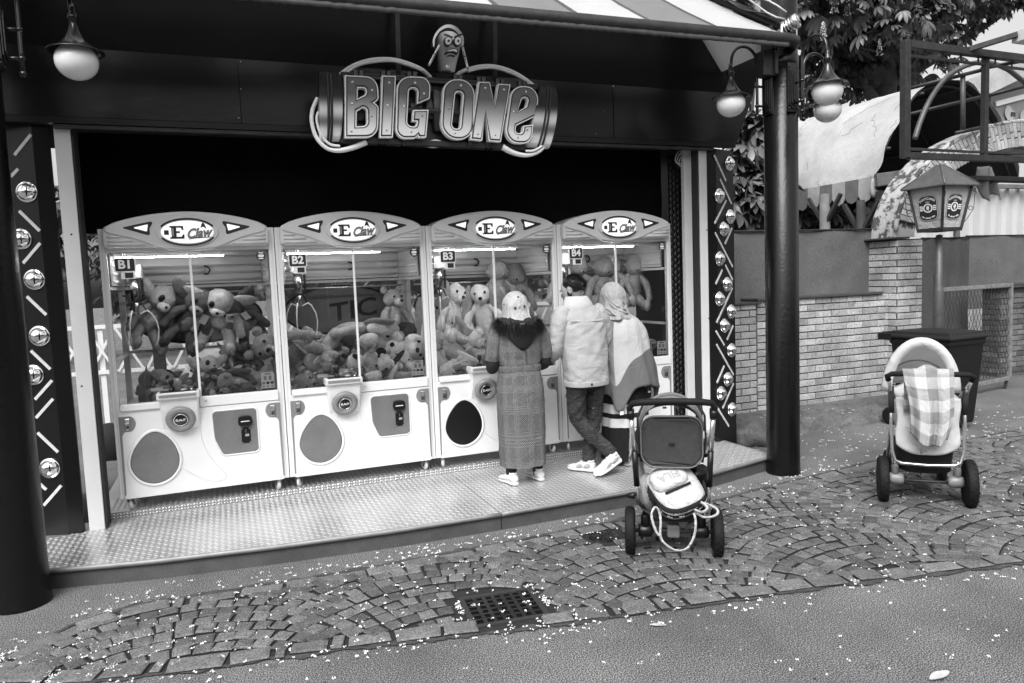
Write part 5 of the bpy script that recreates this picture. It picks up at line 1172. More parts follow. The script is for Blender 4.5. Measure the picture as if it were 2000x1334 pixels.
# tarpaulin barrel roof
TC, TZ, TR, TY0, TY1 = 9.72, 2.96, 1.47, 7.42, 17.5
tp = thing('tarpaulin_roof', 'pale stained tarpaulin barrel roof with scalloped striped edge over the garden', 'tarpaulin', (0, 0, 0))
def vault(a, y, k=0):
    r = TR + k; s = .015 * mnoise.noise(Vector((a * 3, y * 1.1, 3))); return Vector((TC - (r + s) * cos(a), y, TZ + (1.40 + k + s) * (1 - abs(cos(a)) ** 2.35)))
mb = MB(); mb.grid(lambda u, v: vault(u * pi * .96, TY0 + (TY1 - TY0) * v + .03 * sin(u * 40) * (v == 0)), 48, 40); mb.build('sheet', M['tarp'], tp, solid=0)
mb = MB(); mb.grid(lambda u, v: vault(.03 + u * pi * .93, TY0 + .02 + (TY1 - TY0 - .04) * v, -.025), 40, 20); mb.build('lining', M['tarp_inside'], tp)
for y in (TY0 + .12, 8.6, 9.9, 11.4, 13):
    mb = MB(); mb.tube([vault(a, y, -.06) for a in [k * pi / 24 for k in range(25)]], .022, 6); mb.build('hoop', M['frame_steel'], tp)
for a in (.55, 1.15, 1.75, 2.4): mb = MB(); mb.tube([vault(a, TY0, -.07), vault(a, 14, -.07)], .02, 6); mb.build('purlin', M['frame_steel'], tp)
for y in [TY0 + .03] + [TY0 + k * 1.05 for k in range(1, 9)]:
    mb = MB(); mb.tube([vault(a, y, .005) for a in [k * pi / 40 for k in range(30)]], .009 if y < TY0 + .1 else .005, 5); mb.build('seam', M['tarp'], tp)
SW = .235; y = TY0 + .02; k = 0
while y < 14:
    mb = MB()
    for side in (0,):
        e = vault(0, y); out = [(0, .03), (SW, .03), (SW, -.20), (SW * .82, -.265), (SW * .5, -.295), (SW * .18, -.265), (0, -.20)]
        mb.prism(out, lambda u, v, d: Vector((TC - TR - .012 - d - .03 * (v + .03) * (k % 3 - 1), y + u, TZ + v)), 0, .006)
    mb.build('scallop', M['tarp' if k % 2 == 0 else 'tarp_stripe'], tp); y += SW; k += 1
mb = MB(); mb.tube([(TC - TR - .015 + .03 * cos(a), TY0 - .01 + .0 * a, TZ - .12 + .10 * sin(a)) for a in [k * .5 for k in range(13)]], .02, 6, flat=2.5); mb.build('rolled_end', M['tarp'], tp)
mb = MB()                                    # creases and runs of dirt grown along the cloth
cr = random.Random(9)
for i in range(26):
    a, y = cr.uniform(.05, .95), cr.uniform(TY0 + .05, 11); pts = []; da, dy = cr.uniform(-.03, .03), cr.uniform(-.05, .05)
    for s in range(cr.randint(4, 12)): pts.append(vault(a, y, .004)); a += .028 + cr.uniform(-.03, .03); y += dy + cr.uniform(-.06, .06)
    mb.tube(pts, .0017, 4, cap=False)
mb.build('dry_tendrils', M['wood'], tp, kind='stuff')
for (a, b, w, h, lab) in (((8.20, 7.36, 2.93), (9.15, 6.98, 3.03), .08, .17, 'weathered plank'), ((8.22, 7.34, 2.72), (9.2, 7.3, 2.76), .10, .13, 'plank'), ((8.30, 7.42, 2.86), (8.30, 13, 2.86), .10, .14, 'plate'), ((9.0, 6.62, 2.86), (11.5, 6.6, 2.84), .16, .06, 'board')):
    mb = MB(); mb.bar(a, b, w, h); mb.build('beam', M['wood' if lab == 'weathered plank' else 'wood_dark'], tp, bev=.006)  # all but the weathered plank coloured dark for the shadow under the roof
# corrugated sheet wall behind
t = thing('sheet_wall', 'pale ribbed metal sheet wall at the back of the garden', 'wall', (0, 0, 0))
mb = MB()
def rib(u, v):
    x = 9.5 + 11 * u; ph = (x / .34) % 1; d = 0 if ph < .55 else .06 * min(1, min(ph - .55, 1 - ph) / .07); return Vector((x, 10.9 - d, 3.35 * v))
mb.grid(rib, 420, 1, sm=False); mb.build('ribbed_sheet', M['wall_sheet'], t)
mb = MB(); mb.bar((9.5, 10.75, 3.37), (20, 10.75, 3.37), .12, .08); mb.build('top_trim', M['wood'], t)
# building with sloping roof and banner behind
t = thing('hall_building', 'building with pale sloping eaves and a dark banner showing pale hands', 'building', (0, 0, 0))
a0, a1 = at(1905, 196, y=12.5), at(2010, 122, y=11.4); b0 = at(1925, 168, y=12.5)
mb = MB(); mb.box(14.3, 26, 12.6, 20, 0, 4.9); mb.build('wall', M['wall_sheet'], t)
mb = MB(); mb.bar(at(1890, 180, y=12.4), at(2040, 108, y=12.0), .25, .5); mb.build('eaves', M['tarp'], t)
mb = MB(); q = [at(1935, 172, y=12.50), at(2040, 125, y=12.50), at(2040, 300, y=12.50), at(1935, 300, y=12.50)]; mb.add(q + [p + Vector((0, .05, 0)) for p in q], [(0, 1, 2, 3), (7, 6, 5, 4), (0, 4, 5, 1), (1, 5, 6, 2), (2, 6, 7, 3), (3, 7, 4, 0)]); bn = mb.build('banner', M['mid_plastic'], t)
mb = MB(); mb.bar(at(1945, 203, y=12.46), at(2040, 178, y=12.46), .03, .12); mb.build('banner_stripe', M['print_white'], bn)
for cx, cy in ((1973, 224), (2003, 232)):
    c = at(cx, cy, y=12.45); q = spline([(-.16, .12), (-.08, .22), (.02, .20), (.08, .12), (.16, .10), (.20, -.02), (.10, -.12), (.0, -.26), (-.08, -.12), (-.17, .0)], 4)
    mb = MB(); mb.prism([(c.x + u, c.z + v) for u, v in q], XZ(12.47), 0, .012); mb.build('hand_print', M['tarp'], bn)
link('banner_lettering', text_mesh('m', .22, .003, lambda u, v, d: at(1979, 222, y=12.44) + Vector((u, -d, v)), M['print_black'], bold=.004), bn)
# second low brick wall beyond the gate
t = thing('brick_wall', 'dark shaded brick wall with slab coping beyond the chain link gate', 'brick wall', (0, 0, 0))
mb = MB(); mb.box(11.05, 14, 7.62, 7.9, 0, 1.36); mb.build('mortar_core', M['mortar'], t)
lay(t, (0, 7.62, 0), (1, 0, 0), 0, 11.06, 13.0, .05, 15); lay(t, (11.05, 7.9, 0), (0, -1, 0), 0, 0.0, .285, .05, 15, ph=1); 
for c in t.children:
    if c.name.startswith('brick'): c.material_slots[0].link = 'OBJECT'; c.material_slots[0].material = M['brick_shaded']
mb = MB(); mb.box(10.95, 14, 7.52, 8.0, 1.39, 1.43); mb.build('coping', M['coping'], t, bev=.006)
# chain link gate
gt = thing('chain_link_gate', 'rusty chain link gate in an angle iron frame standing half open right of the bin', 'gate', (0, 0, 0))
ga, gb = Vector((8.42, 6.62, 0)), Vector((10.22, 6.90, 0)); gd = (gb - ga); gl = gd.length; gd.normalize()
G = lambda u, z, d=0: Vector((ga.x + gd.x * u + gd.y * d, ga.y + gd.y * u - gd.x * d, z))
for u0, z0, u1, z1 in ((0, 1.455, gl, 1.455), (0, .14, gl, .14), (0, .12, 0, 1.475), (gl, .12, gl, 1.475)):
    mb = MB(); mb.bar(G(u0, z0), G(u1, z1), .05, .05, up=(gd.y, -gd.x, 0)); mb.build('frame_bar', M['gate_paint'], gt, bev=.004)
mb = MB(); mb.bar(G(gl - .06, .13), G(gl - .12, 0), .03); mb.build('drop_foot', M['rubber_seal'], gt)
mb = MB(); st_ = .085; H_ = 1.315
for s in (1, -1):
    for i in range(-16, 40):
        u0 = i * st_; pts = []
        for j in range(0, 17):
            u = u0 + s * j * st_ / 2 * 1.0; z = .14 + j * H_ / 16
            if 0 <= u <= gl: pts.append(G(u, z, .004 * (-1) ** j))
        if len(pts) > 1: mb.tube(pts, .0035, 4, cap=False, sm=False)
mb.build('wire_mesh', M['frame_steel'], gt, kind='stuff', fix=False)
t = thing('gate_post', 'grey steel tube post beside the brick pillar', 'gate post', (8.36, 6.58, 0))
mb = MB(); mb.tube([(0, 0, 0), (0, 0, 1.66)], .034, 12); mb.build('tube', M['pipe_grey'], t)
for z in (1.25, 1.33): mb = MB(); mb.box(.03, .075, -.02, .02, z, z + .06); mb.build('hinge', M['frame_steel'], t)
# steel sign frame on legs, with hooped pipe behind
fr = thing('sign_frame', 'empty rectangular steel sign frame above the lantern with a curved pipe behind', 'steel frame', (0, 0, 0))
fy = 6.3; TLp, BLp_, TRx = (7.47, 4.34), (7.47, 3.05), 10.4
for a, b in (((7.47, fy, 4.36), (7.47, fy, 3.03)),): mb = MB(); mb.bar(a, b, .085, .085, up=(0, 1, 0)); mb.build('upright', M['frame_steel'], fr, bev=.006)
for a, b, w in (((7.52, fy, 4.315), (TRx, fy, 4.29), .085), ((7.52, fy, 3.055), (TRx, fy, 3.06), .075), ((7.54, fy + .02, 4.20), (TRx, fy + .02, 4.17), .03), ((7.54, fy + .02, 3.14), (TRx, fy + .02, 3.13), .03)):
    mb = MB(); mb.bar(a, b, w, w); mb.build('rail', M['frame_steel'], fr, bev=.004)
mb = MB(); mb.bar((8.84, fy + .03, 3.05), (8.84, fy + .03, 4.3), .065, .065, up=(0, 1, 0)); mb.build('upright', M['frame_steel'], fr, bev=.004)
for k in range(9): x = 7.8 + k * .3; mb = MB(); mb.bar((x, fy + .02, 4.18), (x, fy + .02, 4.29), .015); mb.build('rail_peg', M['frame_steel'], fr)
def r3p(x, y, yy): return at(1720 + x * 280 / 1779, 60 + y * 210 / 1334, y=yy)
mb = MB(); q = spline([tuple(r3p(x, y, 6.62)) for x, y in ((425, 1340), (480, 1160), (560, 960), (660, 780), (800, 600), (960, 480), (1130, 410), (1290, 392), (1450, 425), (1600, 495), (1720, 590), (1800, 660), (1900, 780))], 5, False); mb.tube(q, .032, 10); mb.build('hooped_pipe', M['pipe_grey'], fr)
for a, b in (((340, 720, 7.0), (1290, 480, 6.5)), ((1250, 470, 6.5), (1779, 370, 6.35)), ((340, 1040, 7.1), (1300, 810, 6.9)), ((1350, 800, 6.9), (1790, 690, 6.7)), ((930, 1270, 6.66), (1300, 1190, 6.62))):
    mb = MB(); mb.tube([r3p(*a), r3p(*b)], .024, 8); mb.build('pipe', M['frame_steel'], fr)
mb = MB(); mb.tube([r3p(1020, 570, 6.66), r3p(1020, 1240, 6.66)], .03, 8); mb.build('strut', M['pipe_grey'], fr)
mb = MB(); mb.bar(r3p(1070, 240, 6.3), r3p(1700, 45, 5.9), .06, .06); mb.build('lamp_arm', M['frame_steel'], fr, bev=.004)
mb = MB(); c = r3p(1745, 75, 5.88); mb.box(c.x - .02, c.x + .30, c.y - .1, c.y + .1, c.z - .05, c.z + .09); mb.build('lamp_box', M['grey_post'], fr, bev=.008)
mb = MB(); q = spline([tuple(r3p(x, y, 6.5)) for x, y in ((1420, 1200), (1350, 1165), (1280, 1185), (1250, 1260), (1200, 1340))] + [tuple(at(1940, 296, y=6.5)), tuple(at(1880, 293, y=6.5))], 5, False); mb.tube(q, .009, 6); mb.build('cable', M['grey_post'], fr)
# rag hanging from the board
t = thing('hanging_rag', 'crumpled striped rag hanging below the board right of the lantern', 'rag', tuple(at(1925, 350, y=6.6)))
mb = MB(); mb.grid(lambda u, v: Vector((.28 * (u - .5) + .10 * v * v, .05 * sin(u * 9 + v * 3), .16 - .40 * v - .05 * sin(u * 7) * v)), 14, 12); mb.build('cloth', M['tarp_stripe'], t, solid=.004)

# ------------------------------------------------------------------ beer lantern on its post
LX, LY = 7.775, 6.09
ln = thing('beer_lantern', 'four sided white glass lantern with beer emblem and tin roof on a grey post', 'lantern', (LX, LY, 0))
mb = MB(); mb.lathe([(.058, 0), (.058, 1.46), (.052, 1.50), (.040, 1.54), (.036, 2.12), (.0, 2.13)], n=18); mb.build('post', M['pipe_grey'], ln)
zb_, zt_, hb, ht = 2.185, 2.66, .155, .225
def lface(k):
    """local frame of side k: u along the side, v up; returns point on the sloping face"""
    c, s = cos(k * pi / 2), sin(k * pi / 2)
    def P(u, v, d=0):
        h = hb + (ht - hb) * (v - zb_) / (zt_ - zb_) + d; x, y = u, -h; return Vector((x * c - y * s, x * s + y * c, v))
    return P
mb = MB(); mb.loft([[Vector((sx * (h - .012), sy * (h - .012), z)) for sx, sy in ((-1, -1), (1, -1), (1, 1), (-1, 1))] for h, z in ((hb, zb_), (ht, zt_))], sm=False); glz = mb.build('glazing', M['bag_white'], ln)
for k in range(4):
    P = lface(k); mb = MB(); a, b = P(-hb, zb_), P(-ht, zt_); mb.bar(a, b, .028, .028); mb.build('corner_bar', M['frame_steel'], ln)
    mb = MB(); mb.bar(P(-hb, zb_ - .005), P(hb, zb_ - .005), .03, .04); mb.build('bottom_rail', M['frame_steel'], ln)
    # emblem plate
    zc = 2.43; P0 = P; P = lambda u, v, d=0, P0=P0, zc=zc: P0(u * 1.34, zc + (v - zc) * 1.16, d)
    em = rpoly([(-.092, zc - .125, .06), (.092, zc - .125, .06), (.092, zc + .125, .06), (-.092, zc + .125, .06)], 6)
    for d, m_, o_ in ((.0, 'print_black', 0), (.0012, 'print_white', -.004), (.0024, 'print_black', -.008)):
        mb = MB(); mb.prism(offs(em, o_), lambda u, v, q: P(u, v, q - .008), d + .001, d); e = mb.build('emblem', M[m_], glz)
    for rad, m_, d in ((.045, 'print_white', .0045), (.032, 'print_black', .006), ):
        mb = MB(); mb.prism(oval(0, zc, rad, rad, 24), lambda u, v, q: P(u, v, q - .008), d, d - .002); mb.build('emblem_disc', M[m_], glz)
    lion = [(-.014, zc - .022), (-.004, zc - .010), (.0, zc - .022), (.010, zc - .024), (.006, zc - .006), (.018, zc - .002), (.010, zc + .006), (.014, zc + .018), (.002, zc + .022), (-.006, zc + .014), (-.016, zc + .018), (-.010, zc + .004), (-.018, zc - .006), (-.008, zc - .006)]
    mb = MB(); mb.prism(lion, lambda u, v, q: P(u, v, q - .008), .0075, .006); mb.build('lion_mark', M['print_white'], glz)
    for s in (-1, 1):
        for r_ in range(3):
            mb = MB(); z = zc - .018 + r_ * .018; mb.prism([(s * .048, z - .006), (s * .078, z - .006), (s * .078, z + .006), (s * .048, z + .006)], lambda u, v, q: P(u, v, q - .008), .0045, .003); mb.build('emblem_stripe', M['print_white'], glz)
    mb = MB(); mb.prism([(-.018, zc + .052), (.018, zc + .052), (.022, zc + .068), (.009, zc + .060), (0, zc + .072), (-.009, zc + .060), (-.022, zc + .068)], lambda u, v, q: P(u, v, q - .008), .0045, .003); mb.build('crown_mark', M['print_grey'], glz)
    def arc_text(s, size, R, z0, up):
        w = len(s)
        def f(u, v, d):
            a = u / R; return P((R + v * up) * sin(a), z0 + (up * R + v) * cos(a) - up * R * 1.0, d - .003) if up > 0 else P((R - v) * sin(a), z0 - (R - v) * cos(a) + R, d - .003)
        return text_mesh(s, size, .0008, f, M['print_white'], bold=.0004, wide=.82)
    link('emblem_lettering', arc_text('PUNTIGAMER', .032, .10, zc + .092, 1), glz); link('emblem_lettering', arc_text('Das „bierige“ BIER', .021, .11, zc - .097, -1), glz)
    P = P0
    # scroll irons at the corners
    c = P(-ht * .8, 2.42); dd = Vector((c.x, c.y, 0)).normalized(); mb = MB(); pts = [P(-ht * .98, 2.62) + dd * .01] + [P(-ht * .9, 2.60) + dd * (.05 + .02 * sin(q)) + Vector((0, 0, -.02 + .02 * cos(q))) for q in (0, 1, 2, 3)] + [P(-ht * .9, 2.5) + dd * .06, P(-ht * .88, 2.40) + dd * .065, P(-ht * .80, 2.30) + dd * .03, P(-hb, 2.22)]
    mb.tube(pts, .004, 5); mb.tube([P(-ht * .85, 2.41) + dd * (.04 + .022 * cos(q)) + Vector((0, 0, .022 * sin(q))) for q in [k_ * .6 for k_ in range(11)]], .004, 5); mb.build('scroll_iron', M['frame_steel'], ln)
ov = .285
mb = MB(); mb.loft([[Vector((sx * h, sy * h, z)) for sx, sy in ((-1, -1), (1, -1), (1, 1), (-1, 1))] for h, z in ((ov, zt_ - .005), (ov, zt_ + .012), (.02, zt_ + .265))], sm=False); mb.build('tin_roof', M['pipe_grey'], ln, bev=.004)
for k in range(4): c, s = cos(k * pi / 2 + pi / 4), sin(k * pi / 2 + pi / 4); mb = MB(); mb.tube([(ov * 1.41 * c, ov * 1.41 * s, zt_ + .014), (.03 * c, .03 * s, zt_ + .268)], .009, 6); mb.build('roof_ridge', M['pipe_grey'], ln)

# ------------------------------------------------------------------ wheelie bin
bn_ = thing('wheelie_bin', 'large black wheelie bin with closed lid between the brick wall and pram', 'bin', (7.22, 5.68, 0), radians(4))
bw2, bd2 = .30, .36
mb = MB(); mb.loft([[Vector((sx * w, y, z)) for sx, y in ((-1, -d0), (1, -d0), (1, d1), (-1, d1))] for w, d0, d1, z in ((.235, .27, .26, .06), (.24, .28, .27, .10), (.285, .345, .33, .92), (.30, .36, .345, .93), (.30, .36, .345, .985))], sm=False); mb.build('body', M['bin_plastic'], bn_, bev=.015)
mb = MB(); mb.loft([[Vector((sx * w, y, z)) for sx, y in ((-1, -d), (1, -d), (1, d * .98), (-1, d * .98))] for w, d, z in ((.315, .375, .985), (.32, .38, 1.0), (.315, .375, 1.015), (.28, .34, 1.035), (.27, .33, 1.06), (.20, .28, 1.07))], sm=False); lid = mb.build('lid', M['bin_plastic'], bn_, bev=.01)
mb = MB(); mb.tube([(-.25, .40, 1.0), (-.25, .46, 1.03), (.25, .46, 1.03), (.25, .40, 1.0)], .018, 8); mb.build('handle', M['bin_plastic'], bn_)
mb = MB(); mb.box(-.33, -.30, .30, .47, .96, 1.04); mb.box(.30, .33, .30, .47, .96, 1.04); mb.build('hinge_lug', M['bin_plastic'], bn_, bev=.01)
for sx in (-1, 1):
    w = MB(); w.lathe([(.07, -.022), (.095, -.022), (.10, -.012), (.10, .012), (.095, .022), (.07, .022)], (sx * .285, .33, .10), 'X', 24); tyre = w.build('wheel', M['rubber'], bn_)
    w = MB(); w.lathe([(.0, -.012), (.06, -.012), (.072, -.018), (.072, .018), (.06, .012), (.0, .012)], (sx * .285, .33, .10), 'X', 20); w.build('rim', M['black_plastic'], tyre)
    for k in range(6):
        c, s = cos(k * pi / 3), sin(k * pi / 3); w = MB(); w.bar((sx * .300, .33, .10), (sx * .300, .33 + .068 * c, .10 + .068 * s), .012, .008); w.build('spoke', M['frame_steel'], tyre)

# ------------------------------------------------------------------ chestnut trees
lr = random.Random(17)
def palmate(s, n=7, droop=.5):
    """a chestnut leaf: leaflets fanned round the stalk end, drooping; in units of leaf size"""
    vs, fs = [], []
    for k in range(n):
        a = (k - (n - 1) / 2) * (2.0 / (n - 1)) * 1.25; L = s * (1 - .30 * abs(a) / 1.25) * lr.uniform(.9, 1.08); w = L * .36
        b = len(vs); dr = droop * lr.uniform(.75, 1.2)
        for i, (t, ww) in enumerate(((.04, .05), (.35, .55), (.68, 1.0), (.86, .75), (1.0, .02))):
            x = L * t; z = -dr * L * t * t; c, sn = cos(a), sin(a)
            for q in (-1, 0, 1):
                yy = q * w * ww / 2; zz_ = z + abs(q) * .06 * L * ww; vs.append((x * c - yy * sn, x * sn + yy * c, zz_))
        for i in range(4): fs += [(b + 3 * i, b + 3 * i + 3, b + 3 * i + 4, b + 3 * i + 1), (b + 3 * i + 1, b + 3 * i + 4, b + 3 * i + 5, b + 3 * i + 2)]
    return vs, fs
LV = []
for i in range(10):
    vs, fs = palmate(1.0, lr.choice((5, 6, 7)), lr.uniform(.35, .9)); mb = MB(); mb.add(vs, fs, True); LV.append(mb.mesh('leaf', M['leaf'], fix=False))
LVD = [([v.co.copy() for v in me.vertices], [tuple(p.vertices) for p in me.polygons]) for me in LV]
def leaf_rot():
    return Matrix.Rotation(lr.uniform(0, 2 * pi), 3, 'Z') @ Matrix.Rotation(lr.uniform(-.5, .9), 3, 'Y') @ Matrix.Rotation(lr.uniform(-.5, .5), 3, 'X')
def foliage(tree, pts, size, n_parts):
    """pts = leaf positions; those that show largest become leaf parts, the others one mesh"""
    def vis(p):
        v = p - EYE; d = v.dot(FW)
        if d < .5: return 1e9
        u, w = v.dot(RT) / d * FOC + 1000, v.dot(DN) / d * FOC + 667; return d if -20 < u < 2020 and -20 < w < 1350 else d + 500
    pts = sorted(pts, key=vis); o = tree.location
    for p in pts[:n_parts]:
        R = leaf_rot(); q = rep(lr.choice(LV), 'leaf', tree, p - o, R.to_euler(), (size * lr.uniform(.75, 1.2),) * 3)
    mb = MB(o)
    for p in pts[n_parts:]:
        vs, fs = lr.choice(LVD); R = leaf_rot(); s = size * lr.uniform(.75, 1.2); mb.add([R @ v * s + p for v in vs], fs, True)
    if mb.v:
        me = mb.mesh('foliage', M['leaf'], fix=False); link('foliage', me, tree, kind='stuff')
def limb(mb, pts, r0, r1):
    q = spline(pts, 4, False); mb.tube(q, [r0 + (r1 - r0) * i / (len(q) - 1) for i in range(len(q))], 8)
def clumps(blobs, n):
    """leaf points in shells of overlapping blobs"""
    out = []; tot = sum(b[1] ** 2 for b in blobs)
    for c, r, sq_ in blobs:
        for _ in range(int(n * r * r / tot)):
            d = Vector((lr.gauss(0, 1), lr.gauss(0, 1), lr.gauss(0, 1))).normalized() * r * lr.uniform(.55, 1.0); d.z *= sq_; out.append(Vector(c) + d)
    return out
tp0 = at(1722, 170, y=13.8)
ct = thing('chestnut_tree', 'large flowering chestnut tree behind the tarpaulin roof', 'chestnut tree', (tp0.x, tp0.y, 0))
mb = MB((tp0.x, tp0.y, 0)); x, y = tp0.x, tp0.y
limb(mb, [(x, y, -.1), (x - .1, y, 3), (x + .05, y, 6), (x + .1, y, 9), (x, y, 11)], .42, .2)
for dx, dy, z0, dz in ((-4, -1.5, 5.6, 2.6), (3.5, -1, 6.2, 2.0), (-2.5, 1, 6.6, 2.5), (2, -2, 7.0, 2.0), (-5.5, -.5, 6.2, 2.8), (5, .5, 7.5, 1.4)):
    limb(mb, [(x, y, z0), (x + dx * .4, y + dy * .4, z0 + dz * .35), (x + dx, y + dy, z0 + dz)], .16, .035)
mb.build('trunk', M['bark'], ct)
B_ = lambda px, py, yy, r, s=.75: (at(px, py, y=yy), r, s)
blobs = [B_(1585, 10, 12.6, 1.05), B_(1650, 80, 13.2, 1.0), B_(1600, 110, 13.6, .9), B_(1690, 20, 12.2, 1.1), B_(1760, 40, 12.4, 1.1), B_(1820, -10, 12.2, .9), B_(1880, -10, 12.6, .7), B_(1800, 110, 13.4, .7), B_(1740, 120, 14.4, .8), B_(1640, 160, 13.8, .6), B_(1580, 180, 14.2, .65), B_(1460, 5, 13.6, .8), B_(1520, -10, 13.2, .9), B_(1400, -10, 14.2, .7), B_(1860, 60, 13.0, .4), B_(1930, 5, 12.8, .45), B_(1985, -15, 12.6, .45), B_(1690, 165, 14.4, .5), B_(1760, 170, 14.6, .45), B_(1860, 125, 14.2, .32), B_(1935, -20, 12.6, .8), B_(1640, -40, 12.4, 1.2), B_(1750, -50, 12.6, 1.2), B_(1700, 40, 15.5, .8), B_(1560, 20, 15.5, .8), B_(1905, 40, 13.0, .25), B_(1950, 25, 12.9, .22)]
for (c, r, s) in blobs: c.z = c.z
foliage(ct, clumps(blobs, 1900), .30, 200)
# flower candles
for px, py in ((1655, 15), (1608, 60), (1718, 92), (1630, 8), (1770, 14)):
    c = at(px, py, y=11.9); mb = MB((tp0.x, tp0.y, 0))
    for i in range(90):
        h = lr.uniform(0, .34); a = lr.uniform(0, 6.28); r = .07 * (1 - h / .4); q = Vector((c.x + r * cos(a), c.y + r * sin(a), c.z - .17 + h)); s = .018
        mb.add([q + Vector((lr.uniform(-s, s), lr.uniform(-s, s), lr.uniform(-s, s))) for _ in range(4)], [(0, 1, 2), (0, 2, 3)])
    mb.build('flower_candle', M['petal'], ct, fix=False, kind='stuff')
# young chestnut close behind the booth's right end
bp = at(1466, 430, y=8.9); yt = thing('young_chestnut', 'low leafy chestnut branch filling the gap between the booth and the black pole', 'chestnut', (bp.x, bp.y, 0))
mb = MB((bp.x, bp.y, 0)); limb(mb, [(bp.x, bp.y, 0), (bp.x + .05, bp.y, 1.5), (bp.x - .05, bp.y, 3), (bp.x + .1, bp.y, 4.6)], .06, .02)
for dz, dx in ((2.6, .5), (3.0, -.5), (3.5, .45), (3.9, -.3)): limb(mb, [(bp.x, bp.y, dz), (bp.x + dx * .5, bp.y - .2, dz + .25), (bp.x + dx, bp.y - .35, dz + .3)], .025, .008)
mb.build('trunk', M['bark'], yt)
yb_ = [(at(1464, 360, y=8.4), .40, .6), (at(1455, 405, y=8.4), .40, .5), (at(1478, 300, y=8.5), .35, .6), (at(1460, 255, y=8.7), .34, .5), (at(1475, 420, y=8.5), .4, .5), (at(1490, 240, y=8.6), .3, .6)]
foliage(yt, clumps(yb_, 230), .30, 150)
iv = thing('garden_shrub', 'dark leafy shrub under the tarpaulin roof above the shade net', 'shrub', (9.4, 9.6, 0))
sb = [(at(px, py, y=9.3), .5, .7) for px, py in ((1580, 420), (1640, 415), (1600, 440), (1660, 430), (1690, 410), (1560, 440), (1450, 440))]
foliage(iv, clumps(sb, 420), .27, 40)
# trees closing the view behind the booth
back = random.Random(2)
for k, (x, y, h, lab) in enumerate(((-4.2, 22, 5.5, 'leafy tree far behind the booth, past the B1 machine'), (0.6, 24, 6, 'leafy tree behind the white lattice fence, seen through B1 and B2'), (5.6, 24, 6, 'leafy tree behind the booth, seen through the B3 and B4 windows'), (-9, 17, 6, 'broad leafy tree standing well left of the booth, beyond the lattice fence'), (-15, 21, 6.5, 'leafy tree farthest left of the booth, half out of view'), (9.2, 19, 6.5, 'leafy tree between the booth and the big chestnut, far back'))):
    t = thing('garden_tree', lab, 'tree', (x, y, 0), 0, 'trees behind the booth'); mb = MB(); limb(mb, [(0, 0, 0), (.1, 0, 1.5), (0, 0, 3.4)], .2, .08); mb.build('trunk', M['bark'], t)
    foliage(t, clumps([(Vector((x + back.uniform(-2.2, 2.2), y + back.uniform(-1, 1), back.uniform(1.2, h))), back.uniform(.8, 1.3), .8) for _ in range(12)], 520), .34, 0)
# white lattice fence behind the booth
t = thing('lattice_fence', 'low white lattice fence of crossed slats seen through the first machine', 'fence', (0, 0, 0))
for x in [-9.0 + i * 1.5 for i in range(11)]:
    mb = MB(); mb.box(x - .03, x + .03, 10.5, 10.56, 0, 1.42); mb.build('post', M['lattice_white'], t)
for z in (.80, 1.38): mb = MB(); mb.box(-9, 6, 10.48, 10.5, z, z + .05); mb.build('rail', M['lattice_white'], t)
for i in range(46):
    x = -9 + i * .32
    for s in (0, 1): mb = MB(); mb.bar((x + .3 * s, 10.47 - .012 * s, .82), (x + .3 * (1 - s), 10.47 - .012 * s, 1.38), .03, .01, up=(0, 1, 0)); mb.build('slat', M['lattice_white'], t)
t = thing('rockery_boulder', 'pale crumpled boulder behind the machines seen through the first window', 'boulder', (.25, 8.9, 0))
mb = MB(); mb.ell((0, 0, .6), (.75, .5, .75), nu=28, nv=18, fn=lambda q: q * (1 + .18 * mnoise.noise(q * 3) + .07 * mnoise.noise(q * 9))); mb.build('stone', M['pale_rock'], t)
t = thing('dark_post', 'dark square post standing behind the first claw machine', 'post', (-.72, 9.0, 0)); mb = MB(); mb.box(-.06, .06, -.06, .06, 0, 2.4); mb.build('shaft', M['wood_dark'], t)
t = thing('dark_bag', 'black bag left on the ground behind the booth, past the white post', 'bag', tuple(at(212, 812, y=9.0)))
mb = MB(); mb.ell((0, 0, .16), (.22, .16, .24), nu=14, nv=9, fn=lambda q: q * (1 + .15 * mnoise.noise(q * 9))); mb.build('sack', M['black_fabric'], t)
t.location.z = 0

# the other side of the lane: unseen park trees, added to darken what the metal and domes mirror
tl = MB(); q = random.Random(8)
for i in range(2300):
    x = q.uniform(-26, 30); k = mnoise.noise(Vector((x * .22, 0, 6))); y = -11 + q.gauss(0, 1.2) - 2 * k; z = q.uniform(.2, 7.5 + 3.5 * k)
    if mnoise.noise(Vector((x * .35, z * .5, 2))) < -.28: continue
    vs, fs = lr.choice(LVD); R = leaf_rot(); s_ = q.uniform(.7, 1.2); tl.add([R @ v * s_ + Vector((x, y, z)) for v in vs], fs, True)
link('treeline', tl.mesh('treeline', M['leaf'], fix=False), kind='stuff')
